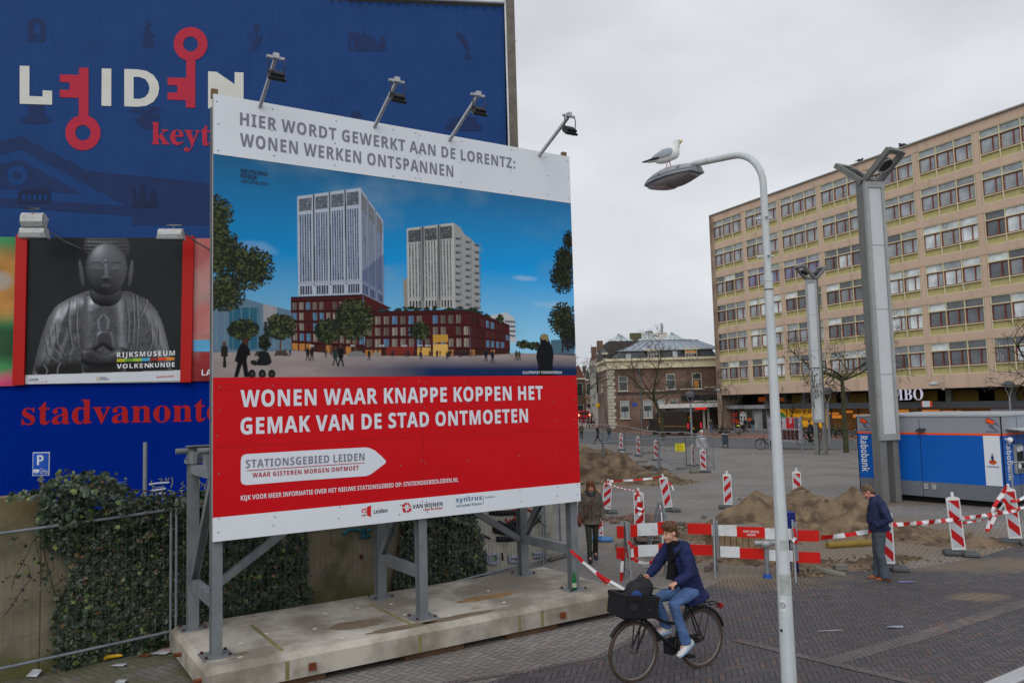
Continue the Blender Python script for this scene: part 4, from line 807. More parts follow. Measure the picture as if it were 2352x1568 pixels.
def ivy(label, polys, trails, conv, dens, seed, bulge, fn):
    rg = random.Random(seed); pts_px = [conv(*p) for p in polys[0]]
    o = WP(*pts_px[0]); o.z = 0; t_ = thing('ivy_plant', label, 'ivy', o)
    mb = MB(); my = MB(); md_ = MB(); st = MB()
    for P in polys:
        P = [conv(*p) for p in P]; Q = [wsz(*p) for p in P]
        s0, s1 = min(q[0] for q in Q), max(q[0] for q in Q); z0, z1_ = min(q[1] for q in Q), max(q[1] for q in Q); z0 = max(z0,0)
        # a dark body of leaves close to the wall, then the leafy skin
        for _ in range(int((s1-s0)*(z1_-z0)*dens)):
            s, z = rg.uniform(s0, s1), rg.uniform(z0, z1_)
            js, jz = s+rg.gauss(0,.05), z+rg.gauss(0,.05)
            if not inpoly(js, jz, Q): continue
            cl = .5+.5*math.sin(s*7.1+3*math.sin(z*5.3))*math.sin(z*8.7+s*2.0)
            d = .03+rg.random()**.7*(bulge(s, z))*(.35+.65*cl)
            p = wa+wu*s+wn*(d+.03)+V((0,0, max(z, .03)))-o
            n = wn*(.8+rg.random())+V((rg.gauss(0,.45), rg.gauss(0,.45), rg.gauss(.55,.4)))
            tgt = my if rg.random() < .05 else md_ if rg.random() < .03 else mb
            leaf(tgt, p, n, rg.choice((.03,.04,.05,.06,.075))*rg.uniform(.8,1.15), rg.uniform(-2.6,2.6))
    for T in trails:
        T = [conv(*p) for p in T]; pts = [WP(*p, .12)-o for p in T]
        st.tube(pts, .006,4)
        for a, b in zip(pts, pts[1:]):
            for k in range(max(3, int((b-a).length/.055))):
                p = a.lerp(b, rg.random())+V((rg.gauss(0,.045), rg.gauss(0,.045), rg.gauss(0,.045)))
                leaf(my if rg.random() < .15 else mb, p, wn+V((rg.gauss(0,.4), rg.gauss(0,.4), rg.gauss(.4,.4))), rg.uniform(.026,.055), rg.uniform(-2.6,2.6))
    for _ in range(14):
        q = [conv(*rg.choice(polys[0])) for _ in range(2)]; st.tube([WP(*q[0],.05)-o, WP((q[0][0]+q[1][0])/2+rg.uniform(-8,8),(q[0][1]+q[1][1])/2,.05)-o, WP(*q[1],.05)-o],.008,4)
    mb.build('foliage', m_ivy, t_); my.build('young_leaves', m_ivyy, t_); md_.build('dead_leaves', m_ivyd, t_); st.build('stem', M('ivy_stem', s3(70,58,44),.9), t_)
bl = lambda s, z: .10+.42*max(0, min(1,(z-1.5)/.7))
ivy('broad mass of dark ivy spilling over the concrete wall below the parking sign', [
    [(212,440),(235,350),(300,318),(400,285),(520,300),(620,293),(690,345),(740,420),(860,440),(960,432),(1100,445),(1320,430),(1420,440),(1420,1240),(1060,1240),(1010,1290),(860,1345),(740,1420),(620,1500),(430,1480),(330,1470),(340,1180),(380,1030),(440,900),(430,790),(330,740),(205,700),(212,560)],
    [(0,425),(60,410),(230,390),(230,430),(100,438),(0,440)],
    [(330,1440),(620,1380),(860,1340),(915,1310),(930,1400),(800,1450),(640,1480),(600,1510),(420,1490)]],
    [[(200,700),(150,820),(90,920),(70,1000)],[(215,720),(260,880),(245,990)],[(170,850),(190,930),(120,1020),(80,1090),(30,1150)],[(300,740),(330,870),(250,960)],[(420,900),(360,960),(310,985)],[(400,1000),(350,1100),(370,1060)],[(350,1180),(300,1240)],[(380,300),(410,265),(455,300)],[(120,680),(60,690)],[(345,1260),(290,1280)]],
    zg, 1750,3, bl, None)
bl2 = lambda s, z: .16
ivy('dark ivy in the gap between the bracing legs and bare concrete panel', [[(0,150),(60,90),(300,60),(705,60),(708,640),(740,700),(480,765),(260,805),(0,850)]],[], z7,1700,5, bl2, None)
ivy('dark ivy clump between the bare concrete and the graffiti panel', [[(1245,240),(1300,120),(1640,120),(1655,300),(1690,420),(1705,560),(1400,612),(1190,640),(1215,560),(1245,480),(1225,400),(1260,330)]],[[(1230,420),(1210,480),(1220,540)]], z7,1700,6, bl2, None)

# ---- temporary mesh fences
m_fence = M('zinc_fence', s3(126,132,138),.45,.15,5, metal=.4, dirt=s3(92,92,90), dscale=3)
m_wire = M('zinc_wire', s3(92,94,94),.5,.1,3, metal=.3)
def fence(label, a, b, z0a, z1a, z0b, z1b, cell=(.10,.28), wr=.0028, r=.021, group=None, foot=True, posts=2, brace=None):
    a, b = V(a), V(b); o = V((a.x, a.y, gz(a.y))); t_ = thing('mesh_fence', label, 'fence', o, 0, group)
    za, zb2 = [V((a.x, a.y, z))-o for z in (z0a, z1a)],[V((b.x, b.y, z))-o for z in (z0b, z1b)]
    mb = MB(); mb.tube([za[1], zb2[1]], r, 8); mb.build('top_rail', m_fence, t_)
    mb = MB(); mb.tube([za[0], zb2[0]], r, 8); mb.build('bottom_rail', m_fence, t_)
    for k in range(posts):
        f = k/(posts-1); p0, p1 = za[0].lerp(zb2[0], f), za[1].lerp(zb2[1], f); MB().tube([p0-V((0,0,.12)), p1+V((0,0,.03))], r, 8).build('post', m_fence, t_)
    mb = MB(); Ln = (b-a).length; n = int(Ln/cell[0])
    for k in range(1, n):
        f = k/n; p0, p1 = za[0].lerp(zb2[0], f), za[1].lerp(zb2[1], f); mb.tube([p0, p1], wr, 3, cap=False)
    hgt = z1a-z0a; m_ = max(2, int(hgt/cell[1]))
    for k in range(1, m_):
        f = k/m_; mb.tube([za[0].lerp(za[1], f), zb2[0].lerp(zb2[1], f)], wr, 3, cap=False)
    mb.build('wire_mesh', m_wire, t_)
    if brace: 
        MB().tube([V(p)-o for p in brace], r, 6).build('brace', m_fence, t_)
    return t_
fn_ = wn; foff = .30
def FP(x, y): return plane(x, y, wa+wn*foff, wn)
p0, p1 = FP(-60,1548), FP(393,1449)
q0, q1 = FP(-60,1233), FP(393,1170)
p1.x, p1.y = q1.x, q1.y
fence('galvanised mesh fence panel in front of the mossy wall and broad ivy', p0, p1, p0.z, q0.z, p1.z, q1.z)
a_ = FP(404,1445); b_ = FP(880,1375); c_ = FP(1248,1300); d_ = FP(1275,1300)
zt = q1.z; zb0 = .08
fence('galvanised mesh fence panel behind the left half of the sign board', a_, b_, zb0, zt, zb0-.05, zt)
fence('galvanised mesh fence panel in front of the graffiti behind the sign board', b_+wu*.06, c_, zb0-.05, zt, .12, zt-.1)
e_ = c_+V((.42,.9,0))
fence('short mesh fence panel turning the corner past the graffiti wall', c_+wu*.08, e_, .12, zt-.1,.12, zt-.15)
m_block = M('grey_concrete_block', s3(118,116,108),.9,.15,4, bump=.2, dirt=s3(90,90,80))
def foot(p, rz, label, size=(.72,.23,.13)):
    o = V((p.x, p.y, gz(p.y))); return tag(MB().box((0,0, size[2]/2), size, rz, bev=.03).build('concrete_block', m_block, None, o), label, 'fence block')
pz = G(985*.0+ 1252,1290); foot(e_-V((.1,.25,0)),.9, 'concrete fence block at the end of the graffiti wall')
k_ = G(375,1455); foot(V((k_.x-.1, k_.y-.05,0)),.7, 'concrete fence block beside the corner of the slab, under the ivy')

# ================================================================== SLAB AND SIGN BOARD
yaw = .57039
Bo = V((-3.7287,9.9597,0)); su = V((math.cos(yaw), math.sin(yaw),0)); sb = V((-math.sin(yaw), math.cos(yaw),0))
def S(s, d, z): return Bo+su*s+sb*d+V((0,0, z))
def Bp(x, y, off=0.0): return plane(x, y, Bo-sb*off, sb)
# concrete slab
m, t, p, tcn = newmat('cast_concrete'); ob = tcn.outputs['Object']
n1 = noise(t, ob, .9,6,.6); base = mixc(t, n1.step(.38,.66), s3(120,112,101), s3(180,174,163))
n2 = noise(t, ob, 3,6,.6); base = mixc(t, n2.step(.55,.75)*.5, base, s3(124,110,92))
spk = noise(t, ob, 45,2); base = mixc(t, spk.step(.64,.72)*.55, base, s3(82,72,60))
n4 = noise(t, ob, .55,4); base = mixc(t, n4.step(.62,.72)*.35, base, s3(112,104,70))
t.links.new(base.k, p.inputs['Base Color']); p.inputs['Roughness'].default_value = .85; bumpto(t, p, spk+n2,.35,.02); m_slab = m
s0, s1, d0, d1, zs, ztop = -.15,6.28,-.36,1.98,.09,.40
slab = thing('concrete_slab', 'long pale concrete base slab carrying the steel legs of the sign board', 'concrete slab', S(s0, d0,0), yaw)
mb = MB(); ch = .07; Ls, Ld = s1-s0, d1-d0
rows = []
prof = [(0.0, zs),(0.0, ztop-ch),(ch, ztop)]
def ringp(i, z): 
    r_ = [(i, i),(Ls-i, i),(Ls-i, Ld-i),(i, Ld-i)]; return [V((x, y, z)) for x, y in r_]
mb.loft([ringp(0, zs), ringp(0, ztop-ch), ringp(ch, ztop)], smooth=False); mb.build('slab', m_slab, slab)
m_rust = M('rusty_iron', s3(112,62,40),.8,.3,9, bump=.3)
mb = MB()
for x in (1.25,5.1): mb.tube([(x, -.07,.21),(x, .0,.21)],.035,8); mb.box((x, -.05,.21),(.09,.03,.09))
for y in (.25,1.5): mb.tube([(-.09, y, .22),(0, y, .22)],.028,8)
mb.build('lifting_lug', m_rust, slab)
mb = MB()
mst = M('moss_stripe', s3(122,114,78),.9,.2,6)
for x, w in ((.95,.05),(2.75,.05),(4.35,.04),(4.75,.05),(6.0,.07)): mb.box((x, -.001,.21),(w, .004,.22)); 
for x, w in ((.95,.05),(2.75,.045)): mb.box((x, .95, ztop+.0015),(w, 1.5,.003))
mb.build('moss_seam', mst, slab)
mb = MB(); rg = random.Random(4)
for x, y in ((.45,.25),(1.0,1.1),(1.6,.9),(1.75,.25),(.6,.85),(2.5,1.6),(2.9,.8),(3.4,.35),(3.0,1.5),(4.4,.5),(4.6,1.3),(2.0,1.6)): mb.box((x, y, ztop+.004),(.05,.03,.008), rg.uniform(0,1))
mb.build('plastic_cap', M('white_plastic', s3(200,200,195),.5), slab)
mb = MB()
def blob(cx, cy, rx, ry, seed): 
    r_ = random.Random(seed); return [(cx+rx*math.cos(a*.2618)*(.8+.35*r_.random()), cy+ry*math.sin(a*.2618)*(.8+.35*r_.random()), ztop+.0025) for a in range(24)]
for b_ in (blob(2.15,.75,.42,.22,1), blob(2.55,.22,.52,.10,2), blob(3.5,.22,.62,.10,3), blob(.5,.4,.1,.06,9)): mb.poly(b_)
mb.build('damp_stain', M('damp_concrete', s3(118,104,88),.35,.15,5), slab)
mb = MB(); mb.poly(blob(4.4,.95,.55,.13,4)); mb.build('rust_stain', M('rust_stained_concrete', s3(138,108,72),.7,.25,8), slab)
mb = MB()
for x in (1.0,3.0,4.6): mb.box((x, .5,.045),(.9,.9,.085))
mb.build('plank', M('wet_plank', s3(84,62,46),.8,.3,4), slab)

board = thing('sign_board', 'big white and red building-site sign board with lettering and a picture of two towers', 'billboard', S(0,0, ztop), yaw)
# steel frame: children in the board's own axes (x along, y back, z up from slab top)
m_steel = M('zinc_steel', s3(120,124,127),.55,.14,2.5, metal=.25, bump=.08, bscale=30, dirt=s3(96,102,108), dscale=2)
ZB, ZT = 1.803-ztop, 7.44-ztop; zz0 = .012
FX = (.072,2.89,5.58); RX = (.09,2.90,5.60)
for x in FX:
    MB().hbeam((x, .16, zz0),(x, .16, ZT-.1),.125,.15, up=(0,1,0)).build('front_post', m_steel, board)
for x, zt_ in zip(RX, (2.55,2.55,2.55)):
    MB().hbeam((x, 1.66, zz0),(x, 1.66, zt_-.24),.14,.15, up=(0,1,0)).build('back_post', m_steel, board)
    MB().beam((x, .255,.62),(x, 1.57,.62),.11,.15).build('foot_beam', m_steel, board)
    MB().beam((x, .255,2.2),(x, 1.57,2.2),.10,.13).build('tie_beam', m_steel, board)
    MB().hbeam((x, 1.57,.68),(x, .28,2.25),.10,.10, up=(1,0,0)).build('diagonal_brace', m_steel, board)
MB().hbeam((.2,1.62,.42),(2.82,1.62,2.15),.10,.10, up=(0,1,0)).build('diagonal_brace', m_steel, board)
MB().hbeam((5.5,1.62,.62),(2.98,1.62,2.2),.10,.10, up=(0,1,0)).build('diagonal_brace', m_steel, board)
MB().hbeam((-.0,1.66,2.43),(5.7,1.66,2.43),.2,.18, up=(0,0,1)).build('top_beam', m_steel, board)
mb = MB(); mb.box((.10,1.66,2.30),(.22,.22,.05)); mb.box((.05,1.5,2.36),(.06,.34,.16)); mb.tube([(-.14,1.66,2.45),(.1,1.66,2.45)],.04,8); mb.build('clamp', m_steel, board); mb = MB(); mb.box((.02,.3,2.36),(.12,.16,.2)); mb.tube([(-.12,.3,2.5),(.1,.3,2.5)],.04,8); mb.build('clamp', m_steel, board)
for x in FX: MB().box((x, .16,.0065),(.36,.36,.013)).build('base_plate', m_steel, board)
for x in RX: MB().box((x, 1.66,.0065),(.36,.34,.013)).build('base_plate', m_steel, board)
mb = MB()
for x in FX+RX:
    for dx in (-.14,.14):
        for dy in (-.13,.13): mb.tube([(x+dx, (.16 if x in FX and True else 1.66)+dy, .013),(x+dx, (.16 if x in FX else 1.66)+dy, .04)],.02,6)
mb.build('bolt', M('dark_rusty_bolt', s3(70,44,40),.7), board)
# panel
W, mz = 5.66, lambda z: z-ztop
m_wht = M('white_sheet', s3(214,219,226),.4,.02,.6); m_redb = M('red_sheet', (.55,.001,.006),.4,.04,.8)
mb = MB(); mb.box((W/2,.045,(ZB+ZT)/2),(W, .05, ZT-ZB)); mb.build('panel_core', M('panel_edge', s3(150,146,148),.6), board)
mb = MB(); 
for x in (.03, W-.05): mb.box((x, .09, ZT+.03),(.08,.06,.12))
mb.build('batten', M('weathered_timber', s3(108,92,70),.8,.2,8), board)
def brect(z0, z1, name, mat, y=.006, th=.014):
    return MB().box((W/2, y, (mz(z0)+mz(z1))/2),(W-.004, th, z1-z0)).build(name, mat, board)
brect(6.655,7.44, 'white_header', m_wht); brect(2.095,3.815, 'red_field', m_redb); brect(1.803,2.095, 'white_footer', m_wht)
Binv = board.matrix_basis.inverted()
def BL(x, y, off=.004):
    p = Bp(x, y, 0); q = p-board.location; return V((q.dot(su),-off, q.z))
def btext(mb, s_, l, r, top, font='b', track=0.0, space=.2, off=.004, fat=0.0):
    a, b = BL(*l, off), BL(*r, off); h = BL(l[0], top, off).z-a.z; b.z = a.z; text_into(mb, s_, a, b, UP, h, font, track, space, fat)
m_gtx = M('grey_print', s3(122,124,136),.4,.03); m_wtx = M('white_ink', s3(212,217,226),.35,.02); m_rtx = M('red_ink', (.42,.004,.012),.4,.02); m_ntx = M('navy_ink', (.02,.022,.05),.4)
def headline(parts, mat, **k):
    mb = MB()
    for a in parts: btext(mb, *a, **k)
    return mb.build('headline', mat, board)
for a in (('HIER WORDT GEWERKT AAN DE LORENTZ:', (551.4,287),(1183,387),258.6),('WONEN WERKEN ONTSPANNEN', (551.4,335.5),(1041,406),305.9)): headline([a], m_gtx, track=.045, space=.2, fat=.006)
for a in (('WONEN WAAR KNAPPE KOPPEN HET', (552.9,934),(1246.5,917),896.1),('GEMAK VAN DE STAD ONTMOETEN', (552.9,997),(1212.4,970),959.7)): headline([a], m_wtx, track=.03, space=.2, fat=.008)
mb = MB(); btext(mb, 'KIJK VOOR MEER INFORMATIE OVER HET NIEUWE STATIONSGEBIED OP: STATIONSGEBIEDLEIDEN.NL', (552.9,1148.5),(1052.4,1107.5),1137.5, space=.17); mb.build('lettering', m_wtx, board)
z6 = lambda x, y: (459.4+x*.3784,861.3+y*.3784)
def bshape(loops, conv, off):
    mb = MB(); shape_into(mb, [[(lambda p: (p.x, p.z))(BL(*conv(*q))) for q in l] for l in loops], lambda x, y: V((x, -off, y))); return mb
bshape([[(247,640),(247,520),(252,495),(262,484),(282,478),(600,459),(1000,437.5),(1030,442),(1060,456),(1100,490),(1124,515),(1128,525),(1122,536),(1070,575),(1040,598),(1010,611),(600,640),(280,666),(260,661),(250,651)]], z6,.004).build('arrow_label', m_wtx, board)
mb = MB(); btext(mb, 'STATIONSGEBIED LEIDEN', (564.2,1074.3),(836.7,1056.8),1055.8, track=.03, off=.008); mb.build('lettering', m_gtx, board)
mb = MB(); btext(mb, 'WAAR GISTEREN MORGEN ONTMOET', (579.4,1095.9),(823.8,1079.6),1085.4, track=.05, off=.008)
a, b = BL(*z6(283,578),.008), BL(*z6(998,531),.008); b.z = a.z
mb.box((a+b)/2,((b-a).length, .002,.008)); mb.build('lettering', m_rtx, board)
# logos of the footer
mb = bshape([[(980,812),(1008,806),(1008,850),(982,855)],[(1012,800),(1037,787),(1037,860),(1012,848)]], z6,.006)
mb.build('logo', M('logo_bright_red', (.55,.02,.02),.4), board)
mb = MB(); 
for st in ([(986,845),(1004,815)],[(985,818),(1004,842)]): mb.tube([BL(*z6(*p),.008) for p in st],.008,5)
for c in ((987,842),(1003,842)): mb.tube([BL(*z6(c[0]+5*math.cos(a*.7), c[1]+5*math.sin(a*.7)),.008) for a in range(10)],.006,5)
mb.build('logo_keys', m_wtx, board)
mb = MB(); btext(mb, 'Leiden', z6(1055,840), z6(1138,834), z6(0,814)[1]); btext(mb, 'VAN WIJNEN', z6(1290,810), z6(1472,798), z6(0,785)[1], space=.15); mb.build('lettering', m_ntx, board)
mb = MB(); btext(mb, 'Meer dan bouwen', z6(1365,822), z6(1472,813), z6(0,806)[1]); mb.build('lettering', m_rtx, board)
mb = bshape([[(1225,783),(1240,781),(1240,773),(1262,771),(1270,778),(1272,790),(1280,790),(1282,822),(1268,826),(1268,830),(1242,832),(1230,826),(1228,812),(1226,811)],[(1243,787),(1266,785),(1267,818),(1244,820)]], z6,.006)
mb.build('logo', M('logo_bright_red', (.55,.02,.02),.4), board)
mb = MB(); 
for e in ((1254,772,1258,800),(1256,801,1282,804),(1250,803,1254,832),(1226,800,1254,803)):
    a, c = BL(*z6(e[0], e[1]),.008), BL(*z6(e[2], e[3]),.008); mb.poly([(a.x, a.y, a.z),(c.x, a.y, a.z),(c.x, a.y, c.z),(a.x, a.y, c.z)])
mb.build('logo_gap', m_wtx, board)
mb = MB(); btext(mb, 'syntrus', z6(1553,770), z6(1710,757), z6(0,742)[1], track=.03); mb.build('lettering', M('teal_ink', s3(42,96,128),.4), board)
mb = MB(); btext(mb, 'achmea', z6(1730,746), z6(1788,741), z6(0,735)[1], track=.04); a = BL(*z6(1718,755),.004); mb.box(a, (.006,.002,.13)); btext(mb, 'real estate finance', z6(1553,801), z6(1709,788), z6(0,785)[1]); mb.build('lettering', M('grey_teal_ink', s3(80,118,134),.4), board)
# screws and sheet joints
sme = MB().box((0,0,0),(.015,.006,.015)).mesh('screw', M('screw_head', s3(120,122,128),.4, metal=.5)); rg = random.Random(5)
for x in (.06,.75,1.62,2.5,2.85,2.92,3.6,4.5,5.2,5.6):
    for z in (1.9,2.05,2.6,3.1,3.4,3.72,6.72,7.05,7.36): link('screw', sme, board, (x+rg.uniform(-.02,.02),-.002, mz(z)+rg.uniform(-.03,.03)))
mb = MB()
for z in (2.95,3.66): mb.box((W/2,-.0002, mz(z)),(W-.1,.003,.004))
mb.box((2.88,-.0002, mz(2.9)),(.004,.003,1.5)); mb.build('sheet_joint', M('joint_red', (.2,.004,.01),.6), board)
mb = MB(); mb.box((2.88,-.0002, mz(7.05)),(.004,.003,.7)); mb.build('sheet_joint', M('joint_grey', s3(150,152,158),.6), board)

# ---- the printed picture of the planned towers
pic = Canvas(620,312); zlo, zhi = mz(3.815), mz(6.655)
def pu(x, y): q = BL(x, y); return (q.x/W, (zhi-q.z)/(zhi-zlo))
z4 = lambda x, y: pu(459.4+.3784*x, 172.3+.3784*y)
z5 = lambda x, y: pu(459.4+.3784*x, 574.2+.3784*y)
X_, Y_ = pic.X, pic.Y
top_, mid_, lo_ = np.array(s3(40,108,156)), np.array(s3(16,152,222)), np.array(s3(146,206,236))
f1 = np.clip(Y_/.42,0,1)[..., None]; f2 = np.clip((Y_-.42)/.4,0,1)[..., None]
pic.a[:] = (top_*(1-f1)+mid_*f1)*(1-f2)+lo_*f2
pic.a *= (.75+.35*X_)[..., None]
n1 = pic.noise(4,4,31,5); n2 = pic.noise(9,7,33,5)
cm = np.clip((n1*.6+n2*.4-.50)*5,0,1)*np.clip(1.3-abs(Y_-.3)*1.4,.2,1)*np.clip(1.25-X_*.8,.3,1)
pic.a = pic.a*(1-.55*cm[..., None])+.55*cm[..., None]*np.array(s3(120,150,172))*(.7+.6*n2)[..., None]
for (x, y, rx, ry, al) in ((.62,.33,.09,.055,.5),(.83,.46,.05,.018,.5),(.92,.60,.07,.03,.45),(.1,.42,.06,.05,.35),(.35,.30,.02,.04,.3)):
    e = np.clip(1-((X_-x)/rx)**2-((Y_-y)/ry)**2+(n2-.5)*1.8,0,1)*al; pic.a = pic.a*(1-e[..., None])+e[..., None]*np.array(s3(186,206,220))
yg = pu(800,806)[1]
gmask = (Y_ > yg)[..., None]; fx = np.clip((X_-.22)*3.2,0,1)*np.clip((Y_-yg)*16-.35,0,1); gcol = np.array(s3(150,138,136))*(1-fx[..., None])+np.array(s3(22,44,84))*fx[..., None]
pic.a = np.where(gmask, gcol*(.82+.36*pic.noise(14,30,41,3))[..., None], pic.a)
def quadgrid(P, nx, ny, fn):
    """P = TL,TR,BR,BL in picture units"""
    P = [np.array(p) for p in P]
    q = lambda u, v: tuple((P[0]*(1-u)+P[1]*u)*(1-v)+(P[3]*(1-u)+P[2]*u)*v)
    fn(q)
rg = random.Random(11)
def rq(q, u0, v0, u1, v1, c, al=1): pic.poly([q(u0, v0), q(u1, v0), q(u1, v1), q(u0, v1)], c, al)
def tower(P, cols, wall, dark, glass, lattice, litf, vtop=.10, stripes=5, rows=22):
    def f(q):
        rq(q, 0,0,1,1, wall)
        for k in range(cols):
            u0, u1 = k/cols, (k+1)/cols; w = u1-u0
            if k: rq(q, u0-.012,-.0, u0+.010,.90, dark)
            rq(q, u0+w*.10,.03, u1-w*.12,.03+vtop*1.25, lattice)
            for a in range(40): 
                x, y = u0+w*(.13+.72*rg.random()),.035+vtop*1.2*rg.random(); rq(q, x, y, x+w*.05, y+.006, wall if rg.random() < .5 else dark, .8)
            for s_ in range(stripes):
                x0 = u0+w*(.13+.76*s_/stripes); x1 = x0+w*.085
                rq(q, x0,.19, x1,.86, glass)
                for r in range(rows):
                    y = .19+.67*r/rows
                    lf = 1.7 if rg.random() < litf else .55; rq(q, x0, y, x1, y+.67/rows*.35, tuple(c*lf for c in glass))
            for s_ in range(stripes): 
                x0 = u0+w*(.12+.76*s_/stripes); rq(q, x0,.90, x0+w*.10,.985, dark)
        rq(q, 0,.865,1,.885, tuple(c*.8 for c in wall))
    quadgrid(P, 0,0, f)
wl_, dk_, gl_, la_ = s3(172,180,194), s3(36,44,58), s3(70,84,112), s3(92,96,104)
tower([z4(592,738), z4(975,686), z5(985,268), z5(598,280)],4, wl_, dk_, gl_, la_, .35)
tower([z4(975,686), z4(1112,885), z5(1118,330), z5(985,268)],3, s3(158,166,184), dk_, s3(78,92,118), s3(110,112,116),.3,.13)
pic.poly([z5(985,130), z5(1120,20), z5(1118,330), z5(985,268)], s3(40,66,110),.45)
tower([z4(1255,932), z4(1540,898), z5(1550,352), z5(1262,357)],3, s3(178,178,172), dk_, s3(98,104,112), s3(76,80,84),.5,.12,4,20)
pic.poly([z4(1540,898), z4(1580,925), z4(1605,968), z4(1640,990), z4(1692,1045), z5(1700,362), z5(1550,352)], s3(150,152,150))
for k in range(15):
    for x in (1552,1612,1668):
        y = 985+k*42+(x-1552)*.35
        if y < 1480: pic.poly([z4(x, y), z4(x+26, y+4), z4(x+26, y+18), z4(x, y+14)], s3(74,82,92)); pic.poly([z4(x+30, y-8), z4(x+36, y-6), z4(x+36, y+20), z4(x+30, y+18)], s3(110,116,122))
pic.poly([z4(1335,925), z4(1362,922), z5(1362,356), z5(1340,356)], s3(62,70,82),.6)
pic.poly([z4(1440,915), z4(1462,912), z5(1462,355), z5(1440,355)], s3(62,70,82),.6)
pic.poly([z5(1233,180), z5(1260,172), z5(1262,355), z5(1240,357)], s3(140,136,126))
# glass offices left, white block right
pic.poly([z5(60,300), z5(265,290), z5(385,325), z5(470,345), z5(553,365), z5(560,610), z5(60,620)], s3(92,118,138)); pic.poly([z5(180,345), z5(360,350), z5(365,600), z5(180,600)], s3(40,92,112)); pic.poly([z5(385,325), z5(470,345), z5(470,450), z5(385,450)], s3(150,148,152))
for k in range(9): pic.poly([z5(100+k*50,350), z5(106+k*50,350), z5(106+k*50,600), z5(100+k*50,600)], s3(120,140,150),.6)
pic.poly([z5(1740,400), z5(1860,376), z5(1908,412), z5(1920,560), z5(1740,560)], s3(186,190,192))
for k in range(4): pic.poly([z5(1850,425+k*28), z5(1915,430+k*28), z5(1915,442+k*28), z5(1850,437+k*28)], s3(90,98,110))
# red-brown podium
pd, pdd, pgl = s3(74,26,28), s3(38,14,18), s3(150,142,132)
def podium(P, cols, rows, shop=True, g=pgl):
    def f(q):
        rq(q, 0,0,1,1, pd)
        rq(q, 0,0,1,.03, pdd)
        for r in range(rows):
            for c in range(cols):
                u, v = c/cols, .08+.76*r/rows; dv = .76/rows
                if rg.random() < .9:
                    lf = rg.uniform(.25,1.05); cc = tuple(x*lf for x in g)
                    if rg.random() < .25: cc = s3(88,130,160)
                    rq(q, u+.22/cols, v+dv*.16, u+.52/cols, v+dv*.86, cc); rq(q, u+.58/cols, v+dv*.16, u+.82/cols, v+dv*.86, tuple(x*.8 for x in cc))
            rq(q, 0,.08+.76*r/rows-.012,1,.08+.76*r/rows+.01, pdd)
        for c in range(cols):
            u = c/cols; rq(q, u+.1/cols, .86, u+.9/cols, .99, s3(58,34,28) if rg.random() < .6 else s3(176,120,62)); rq(q, u, .84, u+1/cols, .865, pdd)
    quadgrid(P, 0,0, f)
podium([z5(553,284), z5(990,268), z5(1000,640), z5(558,605)],11,4)
pic.poly([z5(990,268), z5(1165,352), z5(1075,372), z5(1000,372)], pd)
podium([z5(1000,372), z5(1636,358), z5(1640,640), z5(1000,640)],13,3)
podium([z5(1636,358), z5(1878,452), z5(1882,628), z5(1640,640)],8,3, g=s3(80,50,48))
rq(lambda u, v: z5(1415+u*90,512+v*128),0,0,1,.36, s3(190,142,60)); rq(lambda u, v: z5(1415+u*90,512+v*128),0,.45,1,1, s3(214,170,92))
rq(lambda u, v: z5(1320+u*80,590+v*46),0,0,1,1, s3(206,160,84))
rq(lambda u, v: z5(1130+u*170,585+v*48),0,0,1,1, s3(120,44,36))
for k in range(60): x = 1080+rg.random()*760; y = 358+max(0,(x-1640)*.38)+rg.gauss(0,5); u, v = z5(x, y); pic.ell(u, v, .006,.006, s3(34,46,34))
def ptree(cx, cy, rx, ry, n, seed, tr=None, dark=1.0):
    r_ = random.Random(seed)
    if tr: 
        for a, b in zip(tr, tr[1:]): pic.poly([z5(a[0]-6, a[1]), z5(a[0]+6, a[1]), z5(b[0]+4, b[1]), z5(b[0]-4, b[1])], s3(88,60,46))
    for k in range(n*6):
        a, q_ = r_.uniform(0,6.28), r_.random()**.6*(.72+.28*math.sin(r_.choice((0,1.3,2.6,4.1,5.2))+k)); x, y = cx+rx*q_*math.cos(a), cy+ry*q_*math.sin(a); u, v = z5(x, y)
        lit = r_.random() < .4 and (x-cx) > -rx*.6
        c = s3(78,84,50) if lit and r_.random() < .6 else s3(22,30,22) if r_.random() < .6 else s3(40,48,32)
        s_ = r_.uniform(1.8,4.6)/2352*2.2; pic.ell(u, v, s_*.9, s_*1.5, tuple(z*dark for z in c),.95,6)
ptree(100,-210,110,130,260,1); ptree(130,20,140,150,420,2); ptree(310,110,150,140,420,3); ptree(150,260,130,120,330,4); ptree(90,-60,100,200,300,12)
ptree(265,480,95,65,260,5,[(262,610),(265,520)]); ptree(490,465,100,80,300,6,[(490,620),(492,500)]); ptree(395,560,40,50,60,21, dark=.6); ptree(780,490,85,80,260,7,[(798,635),(785,520)]); ptree(935,420,125,130,560,8,[(948,645),(940,480)]); ptree(1335,490,62,55,200,9,[(1342,610),(1335,520)])
ptree(2215,60,70,90,240,10, dark=.5); ptree(2200,160,80,110,260,15, dark=.5); ptree(2200,420,90,110,330,11,[(2200,620),(2205,480)], dark=.7); ptree(2245,520,60,90,180,14, dark=.5); ptree(1960,570,40,30,60,16); ptree(2030,580,50,25,60,17); ptree(1825,415,22,25,30,18); ptree(2240,-60,40,60,80,19, dark=.4)
pic.poly([z5(2130,545), z5(2270,535), z5(2275,640), z5(2130,630)], s3(30,34,44),.8)
